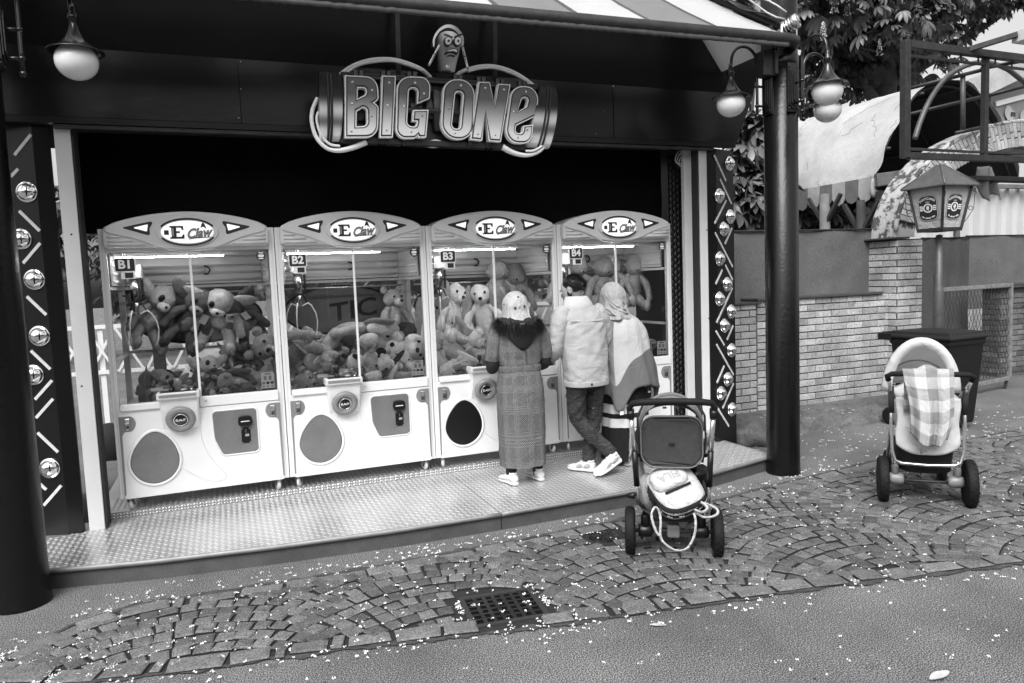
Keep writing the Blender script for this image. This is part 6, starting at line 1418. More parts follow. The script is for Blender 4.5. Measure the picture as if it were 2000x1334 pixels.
# ------------------------------------------------------------------ prams
def pwheel(t, x, y, r, w, rim='alu'):
    m = MB(); m.lathe([(r - .035, -w * .42), (r - .012, -w * .5), (r - .003, -w * .30), (r, 0), (r - .003, w * .30), (r - .012, w * .5), (r - .035, w * .42)], (x, y, r), 'X', 32); ty = m.build('wheel', M['rubber'], t)
    m = MB(); n = 22
    for k in range(n * 2):
        a = k * pi / n; s = 1 if k % 2 else -1; c, q = cos(a), sin(a); c2, q2 = cos(a + .09), sin(a + .09)
        m.bar((x + s * w * .05, y + (r + .001) * c, r + (r + .001) * q), (x + s * w * .36, y + (r - .004) * c2, r + (r - .004) * q2), .008, .006, up=(0, c, q))
    m.build('tread_block', M['rubber'], ty, kind='stuff')
    m = MB(); m.lathe([(r - .05, -.012), (r - .034, -.02), (r - .034, .02), (r - .05, .012)], (x, y, r), 'X', 28); m.build('rim', M[rim], ty)
    for k in range(3):
        a = k * 2 * pi / 3 + .3; m = MB(); m.bar((x, y, r), (x, y + (r - .045) * cos(a), r + (r - .045) * sin(a)), .022, .018, up=(1, 0, 0)); m.build('spoke', M['black_plastic'], ty)
    m = MB(); m.lathe([(.0, -.03), (.025, -.03), (.025, .03), (.0, .03)], (x, y, r), 'X', 14); m.build('hub', M['black_plastic'], ty)
def sup(hw, hd, n=40, e=2.6, cx=0, cy=0, z=0):
    """super-ellipse ring"""
    out = []
    for k in range(n):
        a = 2 * pi * k / n; c, s = cos(a), sin(a); out.append(Vector((cx + hw * (abs(c) ** (2 / e)) * (1 if c >= 0 else -1), cy + hd * (abs(s) ** (2 / e)) * (1 if s >= 0 else -1), z)))
    return out
# pram 1: seen from behind, dark grey
p1 = thing('pram', 'dark grey pram with black handlebar parked by the step, a white backpack in its basket', 'pram', (2.573, 3.86, 0), radians(-32), 'prams left on the cobbles')
for s in (-1, 1): pwheel(p1, s * .272, 0, .152, .062)
for s in (-1, 1): pwheel(p1, s * .14, .62, .09, .04)
mb = MB(); mb.tube([(-.24, 0, .155), (.24, 0, .155)], .013, 10); mb.build('axle', M['frame_steel'], p1)
for s in (-1, 1):
    mb = MB(); mb.lathe([(.0, -.045), (.036, -.045), (.042, -.03), (.042, .03), (.03, .045), (.0, .045)], (s * .175, 0, .155), 'X', 16); mb.lathe([(.03, 0), (.028, .08), (.02, .10)], (s * .175, 0, .17), n=12); mb.build('suspension_hub', M['black_plastic'], p1)
mb = MB(); mb.box(-.04, .04, -.04, .03, .12, .205); mb.build('brake_pedal', M['mid_plastic'], p1, bev=.014)
for s in (-1, 1):
    mb = MB(); mb.tube([(s * .175, 0, .20), (s * .178, -.02, .30), (s * .215, -.05, .36)], .013, 10); mb.build('lower_tube', M['black_plastic'], p1)
    mb = MB(); mb.tube([(s * .215, -.05, .35), (s * .222, -.07, .50)], .014, 10); mb.build('frame_tube', M['alu'], p1)
    mb = MB(); mb.tube([(s * .222, -.07, .47), (s * .232, -.10, .70)], .019, 10); mb.build('sleeve', M['black_plastic'], p1)
    mb = MB(); mb.tube([(s * .232, -.10, .69), (s * .246, -.15, .93)], .015, 10); mb.build('frame_tube', M['alu'], p1)
    mb = MB(); mb.lathe([(.0, -.022), (.034, -.022), (.036, 0), (.034, .022), (.0, .022)], (s * .248, -.155, .945), 'X', 16); mb.build('handle_joint', M['black_plastic'], p1)
    mb = MB(); mb.tube([(s * .225, -.06, .46), (s * .20, .20, .30), (s * .15, .58, .12)], .013, 8); mb.build('front_tube', M['black_plastic'], p1)
    mb = MB(); mb.tube([(s * .232, -.10, .68), (s * .20, .10, .62), (s * .19, .30, .55)], .012, 8); mb.build('seat_arm', M['black_plastic'], p1)
mb = MB(); mb.tube([(-.250, -.16, .94), (-.254, -.17, .985), (-.235, -.185, 1.015), (-.17, -.195, 1.025), (0, -.20, 1.03), (.17, -.195, 1.025), (.235, -.185, 1.015), (.254, -.17, .985), (.250, -.16, .94)], [.017, .019, .020, .021, .021, .021, .020, .019, .017], 12); mb.build('handlebar', M['rubber'], p1)
mb = MB(); mb.lathe([(0, 0), (.02, .0), (.022, .015), (.012, .05), (0, .052)], (-.235, -.07, .405), 'X', 10, M=Matrix.Rotation(radians(180), 4, 'Z')); mb.build('knob', M['black_plastic'], p1)
# seat shell with hood, its back turned to the street
mb = MB(); mb.prism(rrect(-.186, .186, .585, .905, .085, 7), lambda u, v, d: Vector((u, -.045 - d + .10 * (.75 - v) * .25 + .9 * (u * u), v)), .022, -.06); seat = mb.build('seat_back', M['pram_fabric'], p1, bev=.018, seg=3)
rings = []
for i in range(9):
    a = i / 8 * pi * .62; rings.append([Vector((.205 * cos(b) * (1 - .05 * i / 8), .06 + (.035 + .26 * sin(a * .8)) * 1.0 - .12 * (1 - sin(b)) * .3, .80 + (.225 * sin(b)) * cos(a * .55) + .0)) for b in [k * pi / 20 for k in range(21)]])
vs = [p for r in rings for p in r]; mb = MB(); mb.add(vs, [(i * 21 + j, i * 21 + j + 1, (i + 1) * 21 + j + 1, (i + 1) * 21 + j) for i in range(8) for j in range(20)], True); mb.build('hood', M['pram_light'], p1, solid=.012)
mb = MB(); mb.loft([[Vector((.203 * cos(b), y + .05 * (1 - sin(b)), .80 + .222 * sin(b) * k)) for b in [q * pi / 20 for q in range(21)]] + [Vector((.203 * cos(b) * .94, y + .02, .80 + .20 * sin(b) * k)) for b in [q * pi / 20 for q in range(20, -1, -1)]] for y, k in ((-.03, .98), (.10, 1.0))]); mb.build('hood_rear', M['pram_light'], p1)
mb = MB(); pip = [(u, -.062 + .9 * u * u + .025 * (.75 - v), v) for u, v in rrect(-.190, .190, .581, .909, .088, 7)]
mb.tube(pip, .006, 6, closed=True); mb.build('piping', M['pram_light'], seat)
for s in (-1, 1): mb = MB(); mb.tube([(s * .19, .02, .60), (s * .212, .03, .75), (s * .208, .02, .90), (s * .16, -.02, 1.0)], .008, 6); mb.build('hood_hoop', M['rubber_seal'], p1)
mb = MB(); mb.box(-.02, .02, -.068, -.060, .735, .745); mb.build('stitch_mark', M['print_black'], seat)
for x in (-.04, .035): mb = MB(); mb.box(x - .012, x + .012, -.09, -.07, .965, .975); mb.build('hood_clip', M['rubber_seal'], p1)
rings = [sup(hw, hd, 32, 4, 0, cy, z) for z, hw, hd, cy in ((.215, .15, .16, .16), (.225, .185, .20, .17), (.30, .20, .22, .17), (.325, .20, .22, .17), (.315, .185, .20, .17), (.25, .17, .19, .17))]
mb = MB(); mb.loft(rings); mb.build('basket', M['pram_fabric'], p1)
mb = MB(); mb.tube([(-.19, -.05, .31), (-.1, -.06, .255), (0, -.062, .24), (.1, -.06, .255), (.19, -.05, .31)], .006, 6); mb.build('basket_edge', M['rubber_seal'], p1)
# things in and on pram 1
p1w = p1.matrix_basis.copy(); p1w = Matrix.Translation(p1.location) @ Matrix.Rotation(radians(-32), 4, 'Z')
def on(t_loc): return tuple(p1w @ Vector(t_loc))
bpk = thing('backpack', 'white backpack with black zip and printed tape lying in the basket of the dark pram', 'backpack', on((.015, .02, .335)), radians(-32))
def bagf(q):
    k = 1 - .22 * max(0, q.y / .2); return Vector((q.x * k, q.y, q.z * (1 + .10 * mnoise.noise(q * 9)) + .012 * mnoise.noise(q * 22)))
RB = Matrix.Translation((0, -.02, .05)) @ Matrix.Rotation(radians(40), 4, 'X') @ Matrix.Rotation(radians(28), 4, 'Z')
mb = MB(); mb.loft([[RB @ p for p in sup(hw, hd, 40, 3.0, 0, cy, z)] for z, hw, hd, cy in ((-.01, .10, .12, .0), (.005, .145, .165, .0), (.03, .158, .178, .0), (.08, .16, .18, .0), (.105, .152, .172, .0), (.125, .125, .145, .0), (.133, .08, .10, .0))]); bag = mb.build('bag_body', M['bag_white'], bpk)
mb = MB(); mb.loft([[RB @ p for p in sup(hw, hd, 32, 3.4, -.015, cy, z)] for z, hw, hd, cy in ((.11, .115, .075, .055), (.135, .118, .08, .055), (.155, .108, .07, .055), (.163, .085, .05, .055))]); mb.build('front_pocket', M['bag_white'], bpk)
mb = MB(); mb.bar(RB @ Vector((-.09, -.038, .142)), RB @ Vector((.085, -.038, .142)), .010, .014); mb.build('zip', M['print_black'], bpk)
link('brand_lettering', text_mesh('FILA', .080, .0012, lambda u, v, d: RB @ Vector((-u - .015, .055 - v, .1655 + d)), M['print_grey'], bold=.0008, wide=.95), bpk)
ring = [RB @ Vector((p.x, p.y, .055)) for p in sup(.162, .183, 60, 3.0)]
mb = MB()
for i in range(28, 58): mb.add([ring[i], ring[(i + 1) % 60], ring[(i + 1) % 60] + RB @ Vector((0, 0, .024)), ring[i] + RB @ Vector((0, 0, .024))], [(0, 1, 2, 3)], True)
mb.build('printed_tape', M['print_black'], bpk, solid=.002)
for k in range(5):
    a = pi + .35 + k * .5; c, s = cos(a), sin(a); e = 3.0
    px_, py_ = .1645 * abs(c) ** (2 / e) * (1 if c > 0 else -1), .1855 * abs(s) ** (2 / e) * (1 if s > 0 else -1); nrm = Vector((c, s, 0)).normalized(); tan = Vector((-nrm.y, nrm.x, 0))
    link('tape_lettering', text_mesh('FILA', .018, .0005, lambda u, v, d: RB @ (Vector((px_, py_, .067)) + tan * u + Vector((0, 0, v)) + nrm * (.003 + d)), M['print_white'], bold=.0006), bpk)
for k in range(3): mb = MB(); mb.bar(RB @ Vector((-.150, -.10 + k * .02, .03 + .028 * k)), RB @ Vector((-.166, .03 + k * .012, .045 + .022 * k)), .006, .012); mb.build('side_slash', M['print_black'], bpk)
def strap(pts, w, name='strap'):
    q = spline(pts, 6, False); mb = MB(); n = len(q); vs = []
    for i, p in enumerate(q):
        d = (q[min(i + 1, n - 1)] - q[max(i - 1, 0)]).normalized(); x = d.cross(Vector((0, 1, .2))).normalized() * w * .36; vs += [p - x, p + x]
    mb.add(vs, [(2 * i, 2 * i + 1, 2 * i + 3, 2 * i + 2) for i in range(n - 1)], True); mb.build(name, M['bag_white'], bpk, solid=.003)
strap([(.10, -.16, .00), (.115, -.19, -.05), (.105, -.20, -.14), (.06, -.21, -.22), (-.01, -.21, -.235), (-.08, -.205, -.19), (-.10, -.20, -.14), (-.095, -.19, -.06), (-.105, -.17, .0), (-.13, -.17, .02), (-.15, -.19, -.03), (-.125, -.20, -.12), (-.10, -.205, -.15)], .020)
strap([(.09, -.17, .02), (.15, -.20, .005), (.185, -.20, .03), (.16, -.18, .055), (.12, -.16, .06)], .026, 'grab_loop')
strap([(.10, -.16, .0), (.17, -.19, -.03), (.235, -.19, -.015), (.245, -.17, .015), (.17, -.15, .05)], .022)
cl = thing('pale_blanket', 'pale crumpled blanket hanging out at both sides of the dark pram seat', 'blanket', on((0, 0, 0)), radians(-32))
for s in (-1, 1):
    mb = MB(); mb.grid(lambda u, v: Vector((s * (.215 + .045 * sin(v * 3 + u * 2) + .02 * mnoise.noise(Vector((u * 6, v * 6, s)))), .02 + .14 * u, (.82 if s < 0 else .80) - (.36 if s < 0 else .16) * v - .05 * u * v)), 10, 14); mb.build('cloth', M['scarf'], cl, solid=.006)
sk = thing('shopping_bag', 'crumpled glossy dark carrier bag stuffed beside the white backpack', 'carrier bag', on((.15, .14, .33)), radians(-32))
mb = MB(); mb.ell((0, 0, .10), (.10, .09, .13), nu=18, nv=12, fn=lambda q: q * (1 + .28 * mnoise.noise(q * 17))); mb.build('bag', M['black_gloss'], sk)
sk = thing('soft_bundle', 'grey soft bundle squeezed in the basket left of the white backpack', 'bundle', on((-.15, .08, .33)), radians(-32))
mb = MB(); mb.ell((0, 0, .06), (.07, .10, .12), nu=16, nv=10, fn=lambda q: q * (1 + .2 * mnoise.noise(q * 12))); mb.build('bundle', M['hijab'], sk)

# pram 2: white carrycot pram seen from its handle end
p2 = thing('pram', 'white carrycot pram with open hood and silver frame standing near the bin', 'pram', (4.787, 3.84, 0), radians(-44), 'prams left on the cobbles')
for s in (-1, 1): pwheel(p2, s * .285, 0, .175, .068)
for s in (-1, 1): pwheel(p2, s * .20, .66, .12, .05)
for s in (-1, 1):
    mb = MB(); mb.lathe([(.0, -.05), (.040, -.05), (.046, -.03), (.046, .03), (.035, .05), (.0, .05)], (s * .195, 0, .185), 'X', 16); mb.lathe([(.028, 0), (.026, .07), (.018, .09)], (s * .205, 0, .21), n=12); mb.build('suspension_hub', M['mid_plastic'], p2)
mb = MB(); mb.tube([(-.25, 0, .175), (.25, 0, .175)], .012, 8); mb.build('axle', M['frame_steel'], p2)
mb = MB(); mb.tube([(-.235, -.06, .86), (-.238, -.07, .62), (-.230, -.08, .42), (-.212, -.085, .345), (-.17, -.085, .325), (0, -.085, .318), (.17, -.085, .325), (.212, -.085, .345), (.230, -.08, .42), (.238, -.07, .62), (.235, -.06, .86)], .012, 10); mb.build('frame_tube', M['alu'], p2)
for s in (-1, 1):
    mb = MB(); mb.tube([(s * .205, -.02, .34), (s * .205, 0, .24)], .012, 8); mb.build('lower_tube', M['alu'], p2)
    mb = MB(); mb.tube([(s * .235, -.06, .70), (s * .24, -.07, .90)], .02, 10); mb.build('joint_sleeve', M['rubber_seal'], p2)
    mb = MB(); mb.tube([(s * .24, -.07, .84), (s * .262, -.14, .96)], .013, 8); mb.build('handle_tube', M['alu'], p2)
    mb = MB(); mb.tube([(s * .262, -.14, .95), (s * .21, .02, .80)], .012, 8); mb.build('handle_strap', M['pram_white'], p2)
    mb = MB(); mb.tube([(s * .235, -.05, .62), (s * .22, .3, .38), (s * .20, .64, .14)], .013, 8); mb.build('front_tube', M['alu'], p2)
mb = MB(); mb.tube([(-.262, -.135, .955), (-.272, -.15, .985), (-.245, -.17, 1.005), (0, -.175, 1.01), (.245, -.17, 1.005), (.272, -.15, .985), (.262, -.135, .955)], .020, 12); mb.build('handlebar', M['rubber'], p2)
rings = [sup(hw, hd, 40, 3.2, 0, .36, z) for z, hw, hd in ((.50, .13, .30), (.52, .17, .36), (.60, .195, .40), (.74, .205, .42), (.78, .207, .425), (.77, .19, .40), (.64, .17, .37))]
mb = MB(); mb.loft(rings); mb.build('carrycot', M['pram_white'], p2)
mb = MB(); mb.grid(lambda u, v: Vector((-.20 + .40 * u + .012 * sin(v * 9) * (u - .5), -.075 - .05 * sin(pi * u) * (1 - .3 * v) + .012 * mnoise.noise(Vector((u * 5, v * 5, 8))) + .02 * (1 - v) * sin(pi * u), .40 + .42 * v + .07 * (abs(u - .5) * 2) ** 3 * (1 - v))), 30, 24); mb.build('quilted_apron', M['pram_white'], p2, solid=.03)
mb = MB(); mb.grid(lambda u, v: Vector((-.195 + .39 * u, -.06 + .5 * v, .81 + .06 * sin(pi * u) + .02 * mnoise.noise(Vector((u * 4, v * 4, 1))))), 20, 16); mb.build('cover', M['pram_white'], p2, solid=.02)
mb = MB(); q = [( .05 + .075 * cos(a), -.145, .60 + .09 * sin(a)) for a in [k * pi / 10 for k in range(11)]]; mb.tube(q, .004, 5); mb.build('pocket_seam', M['pram_lining'], p2)
mb = MB(); q = [(.08 + .035 * cos(a), -.148, .53 + .04 * sin(a)) for a in [k * pi / 10 for k in range(11)]]; mb.tube(q, .007, 5); mb.build('rainbow_print', M['print_grey'], p2)
# hood: white outer, grey lining with hoops
def hood(a, t, k=0.0):
    """a round the arch, t from the opening to the far end"""
    r = .262 - k; z0 = .80; e = 1 - .92 * t ** 2.6; return Vector((r * cos(a) * (1 - .10 * t * t), .30 + .30 * t - .06 * sin(a) * (1 - t), z0 + (r + .16) * sin(a) * e))
mb = MB(); mb.grid(lambda u, v: hood(u * pi, v), 32, 14); mb.build('hood', M['pram_white'], p2)
mb = MB(); mb.grid(lambda u, v: hood(.02 + u * (pi - .04), v * .97 + .0, .014), 32, 14); mb.build('hood_lining', M['pram_lining'], p2)
mb = MB(); mb.loft([[hood(a, .0, k) + Vector((0, d, 0)) for k, d in ((-.010, 0), (-.010, .06), (.055, .06), (.060, -.005))] for a in [.0 + k * pi / 24 for k in range(25)]]); mb.build('hood_band', M['pram_white'], p2)
for t_ in (.42, .75): mb = MB(); mb.tube([hood(a, t_, .02) for a in [.1 + k * (pi - .2) / 20 for k in range(21)]], .007, 6); mb.build('hood_hoop', M['hijab'], p2)
mb = MB(); mb.loft([sup(hw, hd, 32, 4, 0, .22, z) for z, hw, hd in ((.235, .15, .22), (.25, .18, .25), (.40, .195, .27), (.42, .195, .27), (.41, .18, .25))]); mb.build('basket', M['black_fabric'], p2)
mb = MB(); mb.ell((0, 0.05, .43), (.17, .16, .045), nu=24, nv=10, fn=lambda q: q * (1 + .3 * mnoise.noise(q * 14))); mb.build('basket_contents', M['scarf'], p2)
mb = MB(); mb.tube([(.15, -.03, .62), (.21, -.045, .66), (.22, -.045, .6)], .006, 5); mb.tube([(.19, -.045, .5), (.22, -.05, .46)], .006, 5); mb.build('tie_cord', M['print_black'], p2)
p2w = Matrix.Translation(p2.location) @ Matrix.Rotation(radians(-44), 4, 'Z')
bl_ = thing('checked_blanket', 'pale checked blanket draped over the handlebar of the white pram', 'blanket', tuple(p2.location), radians(-44))
def drape(u, v):
    fold = .018 * sin(u * 11 + 1) + .012 * sin(u * 23); x = -.17 + .33 * u - .09 * (1 - v) * (u - .5) + .012 * sin(v * 5)
    if v > .90:
        k = (v - .90) / .10; return Vector((x, -.198 + .06 * k - fold * .3, 1.03 + .012 * sin(pi * k) + .03 * (.3 < u < .7) * sin((u - .3) / .4 * pi)))
    z = 1.03 - (.90 - v) * (.60 - .10 * max(0, .35 - u) / .35 - .10 * max(0, u - .78) / .22); return Vector((x, -.20 - .02 * sin(pi * v) + fold * (1.1 - v) - .02 * (1 - v), z))
mb = MB(); mb.grid(drape, 44, 44); mb.build('blanket', M['gingham'], bl_, solid=.008)
mb = MB(); mb.grid(lambda u, v: Vector((-.16 + .30 * u, -.135 + .01 * sin(u * 12), 1.02 - .30 * v)), 20, 10); mb.build('blanket_far_side', M['gingham'], bl_, solid=.008)

# ------------------------------------------------------------------ people
def body(t, joints, edges, name='body', mat='skin'):
    """one continuous skinned figure; joints: name -> (pos, radius x, radius y)"""
    names = list(joints); me = bpy.data.meshes.new(name); me.from_pydata([joints[k][0] for k in names], [(names.index(a), names.index(b)) for a, b in edges], []); o = bpy.data.objects.new(name, me); COL.objects.link(o); o.parent = t
    sk = o.modifiers.new('skin', 'SKIN'); sk.use_smooth_shade = True
    for i, k in enumerate(names):
        v = me.skin_vertices[0].data[i]; v.radius = joints[k][1:3]; v.use_root = (i == 0)
    s = o.modifiers.new('sub', 'SUBSURF'); s.levels = 1; s.render_levels = 1; me.materials.append(M[mat]); return o
def head(t, c, yaw, pitch, name='head'):
    """head with brow, nose, lips, chin, ears; faces local +y"""
    R = Matrix.Rotation(yaw, 4, 'Z') @ Matrix.Rotation(pitch, 4, 'X'); c = Vector(c)
    def f(q):
        x, y, z = q
        if z < -.02: k = 1 - .30 * ((-z - .02) / .10); x *= k; y = y * (1 - .12 * (-z / .12)) + .012
        if y > 0: y += .006 * math.exp(-((z - .03) / .014) ** 2) - .006 * math.exp(-((z - .008) / .014) ** 2 - ((abs(x) - .032) / .018) ** 2) + .022 * math.exp(-(x / .012) ** 2 - ((z + .012) / .02) ** 2) + .008 * math.exp(-(x / .024) ** 2 - ((z + .05) / .012) ** 2)
        return Vector((x, y, z))
    mb = MB(); mb.ell(c, (.076, .094, .115), R, 28, 22, fn=f)
    for s in (-1, 1): mb.ell(c + R @ Vector((s * .078, -.008, .0)), (.012, .024, .034), R, 10, 8)
    h = mb.build(name, M['skin'], t)
    for s in (-1, 1):
        e = MB(); e.ell(c + R @ Vector((s * .031, .083, .010)), (.012, .010, .008), R, 10, 6); e.build('eye', M['print_white'], h)
        e = MB(); e.ell(c + R @ Vector((s * .031, .0905, .010)), (.005, .004, .005), R, 8, 5); e.build('iris', M['print_black'], h)
        e = MB(); e.ell(c + R @ Vector((s * .032, .089, .030)), (.020, .007, .005), R, 8, 5); e.build('eyebrow', M['hair'], h)
    e = MB(); e.ell(c + R @ Vector((0, .094, -.050)), (.022, .008, .006), R, 10, 6); e.build('lips', M['mid_plastic'], h)
    return h, R, c
def hand(t, p, d, up, s=1.0, curl=.9, side=1, name='hand'):
    """palm with four unequal bent fingers and a thumb leaving its side"""
    d = Vector(d).normalized(); up = Vector(up); x = d.cross(up).normalized() * side; u = x.cross(d) * side; p = Vector(p)
    mb = MB(); mb.ell(p + d * .045 * s, (.040 * s, .050 * s, .016 * s), Matrix((x, d, u)).transposed().to_4x4(), 14, 10)
    for k, (o, l) in enumerate(((-.030, .066), (-.010, .076), (.011, .070), (.030, .054))):
        b = p + d * .082 * s + x * o * s; pts = [b - d * .03 * s]; a = 0; q = b
        for j, f in enumerate((.45, .32, .23)): pts.append(q); a += curl * (.55 + .25 * j); q = q + (d * cos(a) - u * sin(a)) * l * f * s
        pts.append(q); mb.tube(pts, [.0095 * s, .0092 * s, .0085 * s, .0078 * s, .006 * s], 8)
    b = p + d * .02 * s - x * .034 * s; mb.tube([b, b + (d * .8 - x * .8) * .026 * s, b + (d * 1.3 - x * .85 - u * .5) * .040 * s, b + (d * 1.6 - x * .5 - u * .9) * .052 * s], [.012 * s, .0115 * s, .010 * s, .007 * s], 8)
    return mb.build(name, M['skin'], t)
def shoe(t, heel, toe, mat, up=(0, 0, 1), L=None, name='shoe', chunky=1.0):
    """upper and sole lofted from heel to toe; positions are of the sole line"""
    a, b = Vector(heel), Vector(toe); d = (b - a); L = d.length; d.normalize(); x = d.cross(Vector(up)).normalized(); u = x.cross(d)
    def ring(tt, w, h0, h1, n=14): return [a + d * L * tt + x * w * cos(k) + u * (h0 + (h1 - h0) * (.5 + .5 * sin(k))) for k in [2 * pi * j / n for j in range(n)]]
    mb = MB(); mb.loft([ring(*r) for r in ((.01, .022, .025, .055), (.04, .032, .02, .085), (.16, .036, .02, .10), (.32, .036, .02, .098), (.48, .040, .02, .080), (.65, .046, .018, .062), (.82, .045, .016, .052), (.94, .034, .016, .044), (1.0, .015, .018, .034))]); s = mb.build(name, M[mat], t)
    mb = MB(); c = chunky; mb.loft([ring(*r) for r in ((-.02 * c, .024, .0, .024 * c), (.05, .038 * c, .0, .030 * c), (.3, .038 * c, .0, .026 * c), (.65, .048 * c, .0, .024 * c), (.88, .044 * c, .002, .024 * c), (1.02, .016, .008, .024))]); mb.build('sole', M['white_shoe' if mat == 'white_shoe' else mat], s)
    mb = MB(); p = a + d * L * .16 + u * .096; mb.lathe([(.032, -.008), (.034, .0), (.030, .006), (.024, .0)], p, n=14, M=Matrix((d, x, u)).transposed().to_4x4()); mb.build('collar', M[mat], s)
    if chunky > 1.2:
        for tt, w_, h_ in ((.22, .037, .055), (.52, .041, .045)):
            for sx in (-1, 1): mb = MB(); p = a + d * L * tt + x * sx * w_ + u * h_; mb.ell(p, (.034, .005, .018), Matrix((d, x, u)).transposed().to_4x4() @ Matrix.Rotation(.5, 4, 'Y'), 10, 6); mb.build('side_panel', M['hijab'], s)
    for k in range(4): mb = MB(); p = a + d * L * (.40 + .07 * k) + u * (.090 - .009 * k); mb.bar(p - x * .02, p + x * .02, .008, .005); mb.build('lace', M['print_white'], s)
    return s
def garment(t, name, mat, prof, n=56, folds=(), uv=True, wr=0.0, sub=0, parent=None, solid=0):
    """prof: (z, half width, half depth, centre x, centre y); folds: function(theta, tt, p)->radial offset"""
    rings = []; N = len(prof)
    P = spline([(q[1], q[2], q[3]) for q in prof], 7, False); P2 = spline([(q[0], q[4], 0) for q in prof], 7, False)
    for i, (a, b) in enumerate(zip(P, P2)):
        tt = i / (len(P) - 1); ring = []
        for k in range(n):
            th = 2 * pi * k / n; c, s = cos(th), sin(th); r = 1.0 + (folds(th, tt) if folds else 0); p = Vector((a[2] + a[0] * r * (abs(c) ** .85) * (1 if c > 0 else -1), b[1] + a[1] * r * (abs(s) ** .85) * (1 if s > 0 else -1), b[0]))
            if wr: p += Vector((c, s, .2)) * wr * (mnoise.noise(Vector((p.x * 7, p.y * 7, p.z * 9))) + .9 * (.35 - abs(mnoise.noise(Vector((p.x * 8 + p.z * 5, p.y * 8, p.z * 15 - p.x * 6))))) * 2)
            ring.append(p)
        rings.append(ring)
    mb = MB(); mb.loft(rings, cap=False, uv=uv); return mb.build(name, M[mat], parent or t, solid=solid)
def sleeve(t, name, mat, pts, rr, wr=.0, n=28, parent=None):
    q = spline(pts, 12, False); m = len(q); R = spline([(r, 0, 0) for r in rr], 12, False); mb = MB(); mb.tube(q, [max(.01, v[0]) for v in R], n, cap=True)
    for i in range(m - 1):
        for j in range(n): mb.uv[i * n + j] = [(.5 * j / n, .35 * i / m), (.5 * (j + 1) / n, .35 * i / m), (.5 * (j + 1) / n, .35 * (i + 1) / m), (.5 * j / n, .35 * (i + 1) / m)]
    if wr:   # slanting creases, deeper where the cloth bunches
        out = []
        for k, p in enumerate(mb.v):
            a = 2 * pi * (k % n) / n; i = k // n; c = q[min(i, m - 1)]; d = (p - c); d = d.normalized() if d.length > 1e-6 else Vector((0, 0, 0))
            out.append(p + d * wr * (1.3 * mnoise.noise(Vector((p.x * 9, p.y * 9, p.z * 24 + 2 * sin(a)))) + .8 * mnoise.noise(p * 30)))
        mb.v = out
    return mb.build(name, M[mat], parent or t)

def leg_joints(hl, kl, al, fl, hr, kr, ar, fr):
    return dict(hipl=(hl, .075, .08), kneel=(kl, .055, .055), anklel=(al, .038, .038), footl=(fl, .03, .03), hipr=(hr, .075, .08), kneer=(kr, .055, .055), ankler=(ar, .038, .038), footr=(fr, .03, .03))
LEDG = [('pelvis', 'hipl'), ('hipl', 'kneel'), ('kneel', 'anklel'), ('anklel', 'footl'), ('pelvis', 'hipr'), ('hipr', 'kneer'), ('kneer', 'ankler'), ('ankler', 'footr'), ('pelvis', 'waist'), ('waist', 'chest'), ('chest', 'neck'), ('chest', 'shl'), ('shl', 'ell'), ('ell', 'wrl'), ('chest', 'shr'), ('shr', 'elr'), ('elr', 'wrr')]
# woman in the checked coat
w1 = thing('person', 'woman in long checked coat, black fur collar and white spotted headscarf at machine B3', 'person', (2.215, 5.50, PZ), radians(-4), 'people playing the claw machines')
J = dict(pelvis=((0, 0, .86), .13, .10), waist=((0, .01, 1.0), .12, .09), chest=((0, .02, 1.18), .13, .095), neck=((0, .04, 1.37), .05, .05), shl=((-.16, .02, 1.27), .055, .055), ell=((-.205, .02, 1.02), .042, .042), wrl=((-.14, .26, .98), .03, .03), shr=((.16, .02, 1.27), .055, .055), elr=((.205, .02, 1.02), .042, .042), wrr=((.15, .27, .97), .03, .03))
J.update(leg_joints((-.08, 0, .80), (-.10, .0, .45), (-.115, -.03, .09), (-.125, .05, .04), (.08, 0, .80), (.105, .0, .45), (.125, .0, .09), (.135, .08, .04))); body(w1, J, LEDG)
for x, y in ((-.115, -.03), (.125, .0)): mb = MB(); mb.tube([(x, y, .045), (x, y, .22)], [.042, .05], 14); mb.build('leggings', M['black_fabric'], w1)
shoe(w1, (-.105, -.115, .004), (-.165, .12, .004), 'white_shoe'); shoe(w1, (.135, -.075, .004), (.085, .16, .004), 'white_shoe')
garment(w1, 'coat', 'glen_check', [(.150, .186, .155, .0, -.005), (.30, .192, .165, .0, 0), (.55, .195, .165, 0, 0), (.72, .196, .155, 0, 0), (.85, .186, .135, 0, .0), (.955, .166, .115, 0, .005), (1.03, .185, .12, 0, .01), (1.13, .205, .125, 0, .015), (1.23, .200, .115, 0, .02), (1.30, .155, .09, 0, .03), (1.36, .08, .07, 0, .04)], folds=lambda th, t: (.030 * sin(th * 7 + 1) + .015 * sin(th * 11)) * max(0, .55 - t) * 1.6 + .004, wr=.004)
garment(w1, 'belt', 'glen_check', [(.925, .177, .122, 0, .004), (.94, .181, .126, 0, .005), (.965, .181, .126, 0, .005), (.978, .177, .122, 0, .005)], folds=lambda th, t: .0)
mb = MB(); mb.bar((.02, -.105, 1.24), (.02, -.135, .99), .004, .004); mb.build('back_seam', M['print_black'], w1)
for s in (-1, 1):
    sleeve(w1, 'coat_sleeve', 'glen_check', [(s * .15, .02, 1.30), (s * .195, .01, 1.22), (s * .222, .0, 1.10), (s * .228, .01, 1.03)], [.062, .066, .062, .060], .003)
    sleeve(w1, 'under_sleeve', 'black_fabric', [(s * .226, .0, 1.06), (s * .225, .02, .985), (s * .205, .10, .955), (s * .15, .27, .975)], [.052, .055, .05, .04], .003)
    hand(w1, (s * .14, .28, .978), (-s * .15, 1, -.05), (0, 0, 1), .92, .6, s)
h, R, c = head(w1, (0, .085, 1.455), 0, radians(-14))
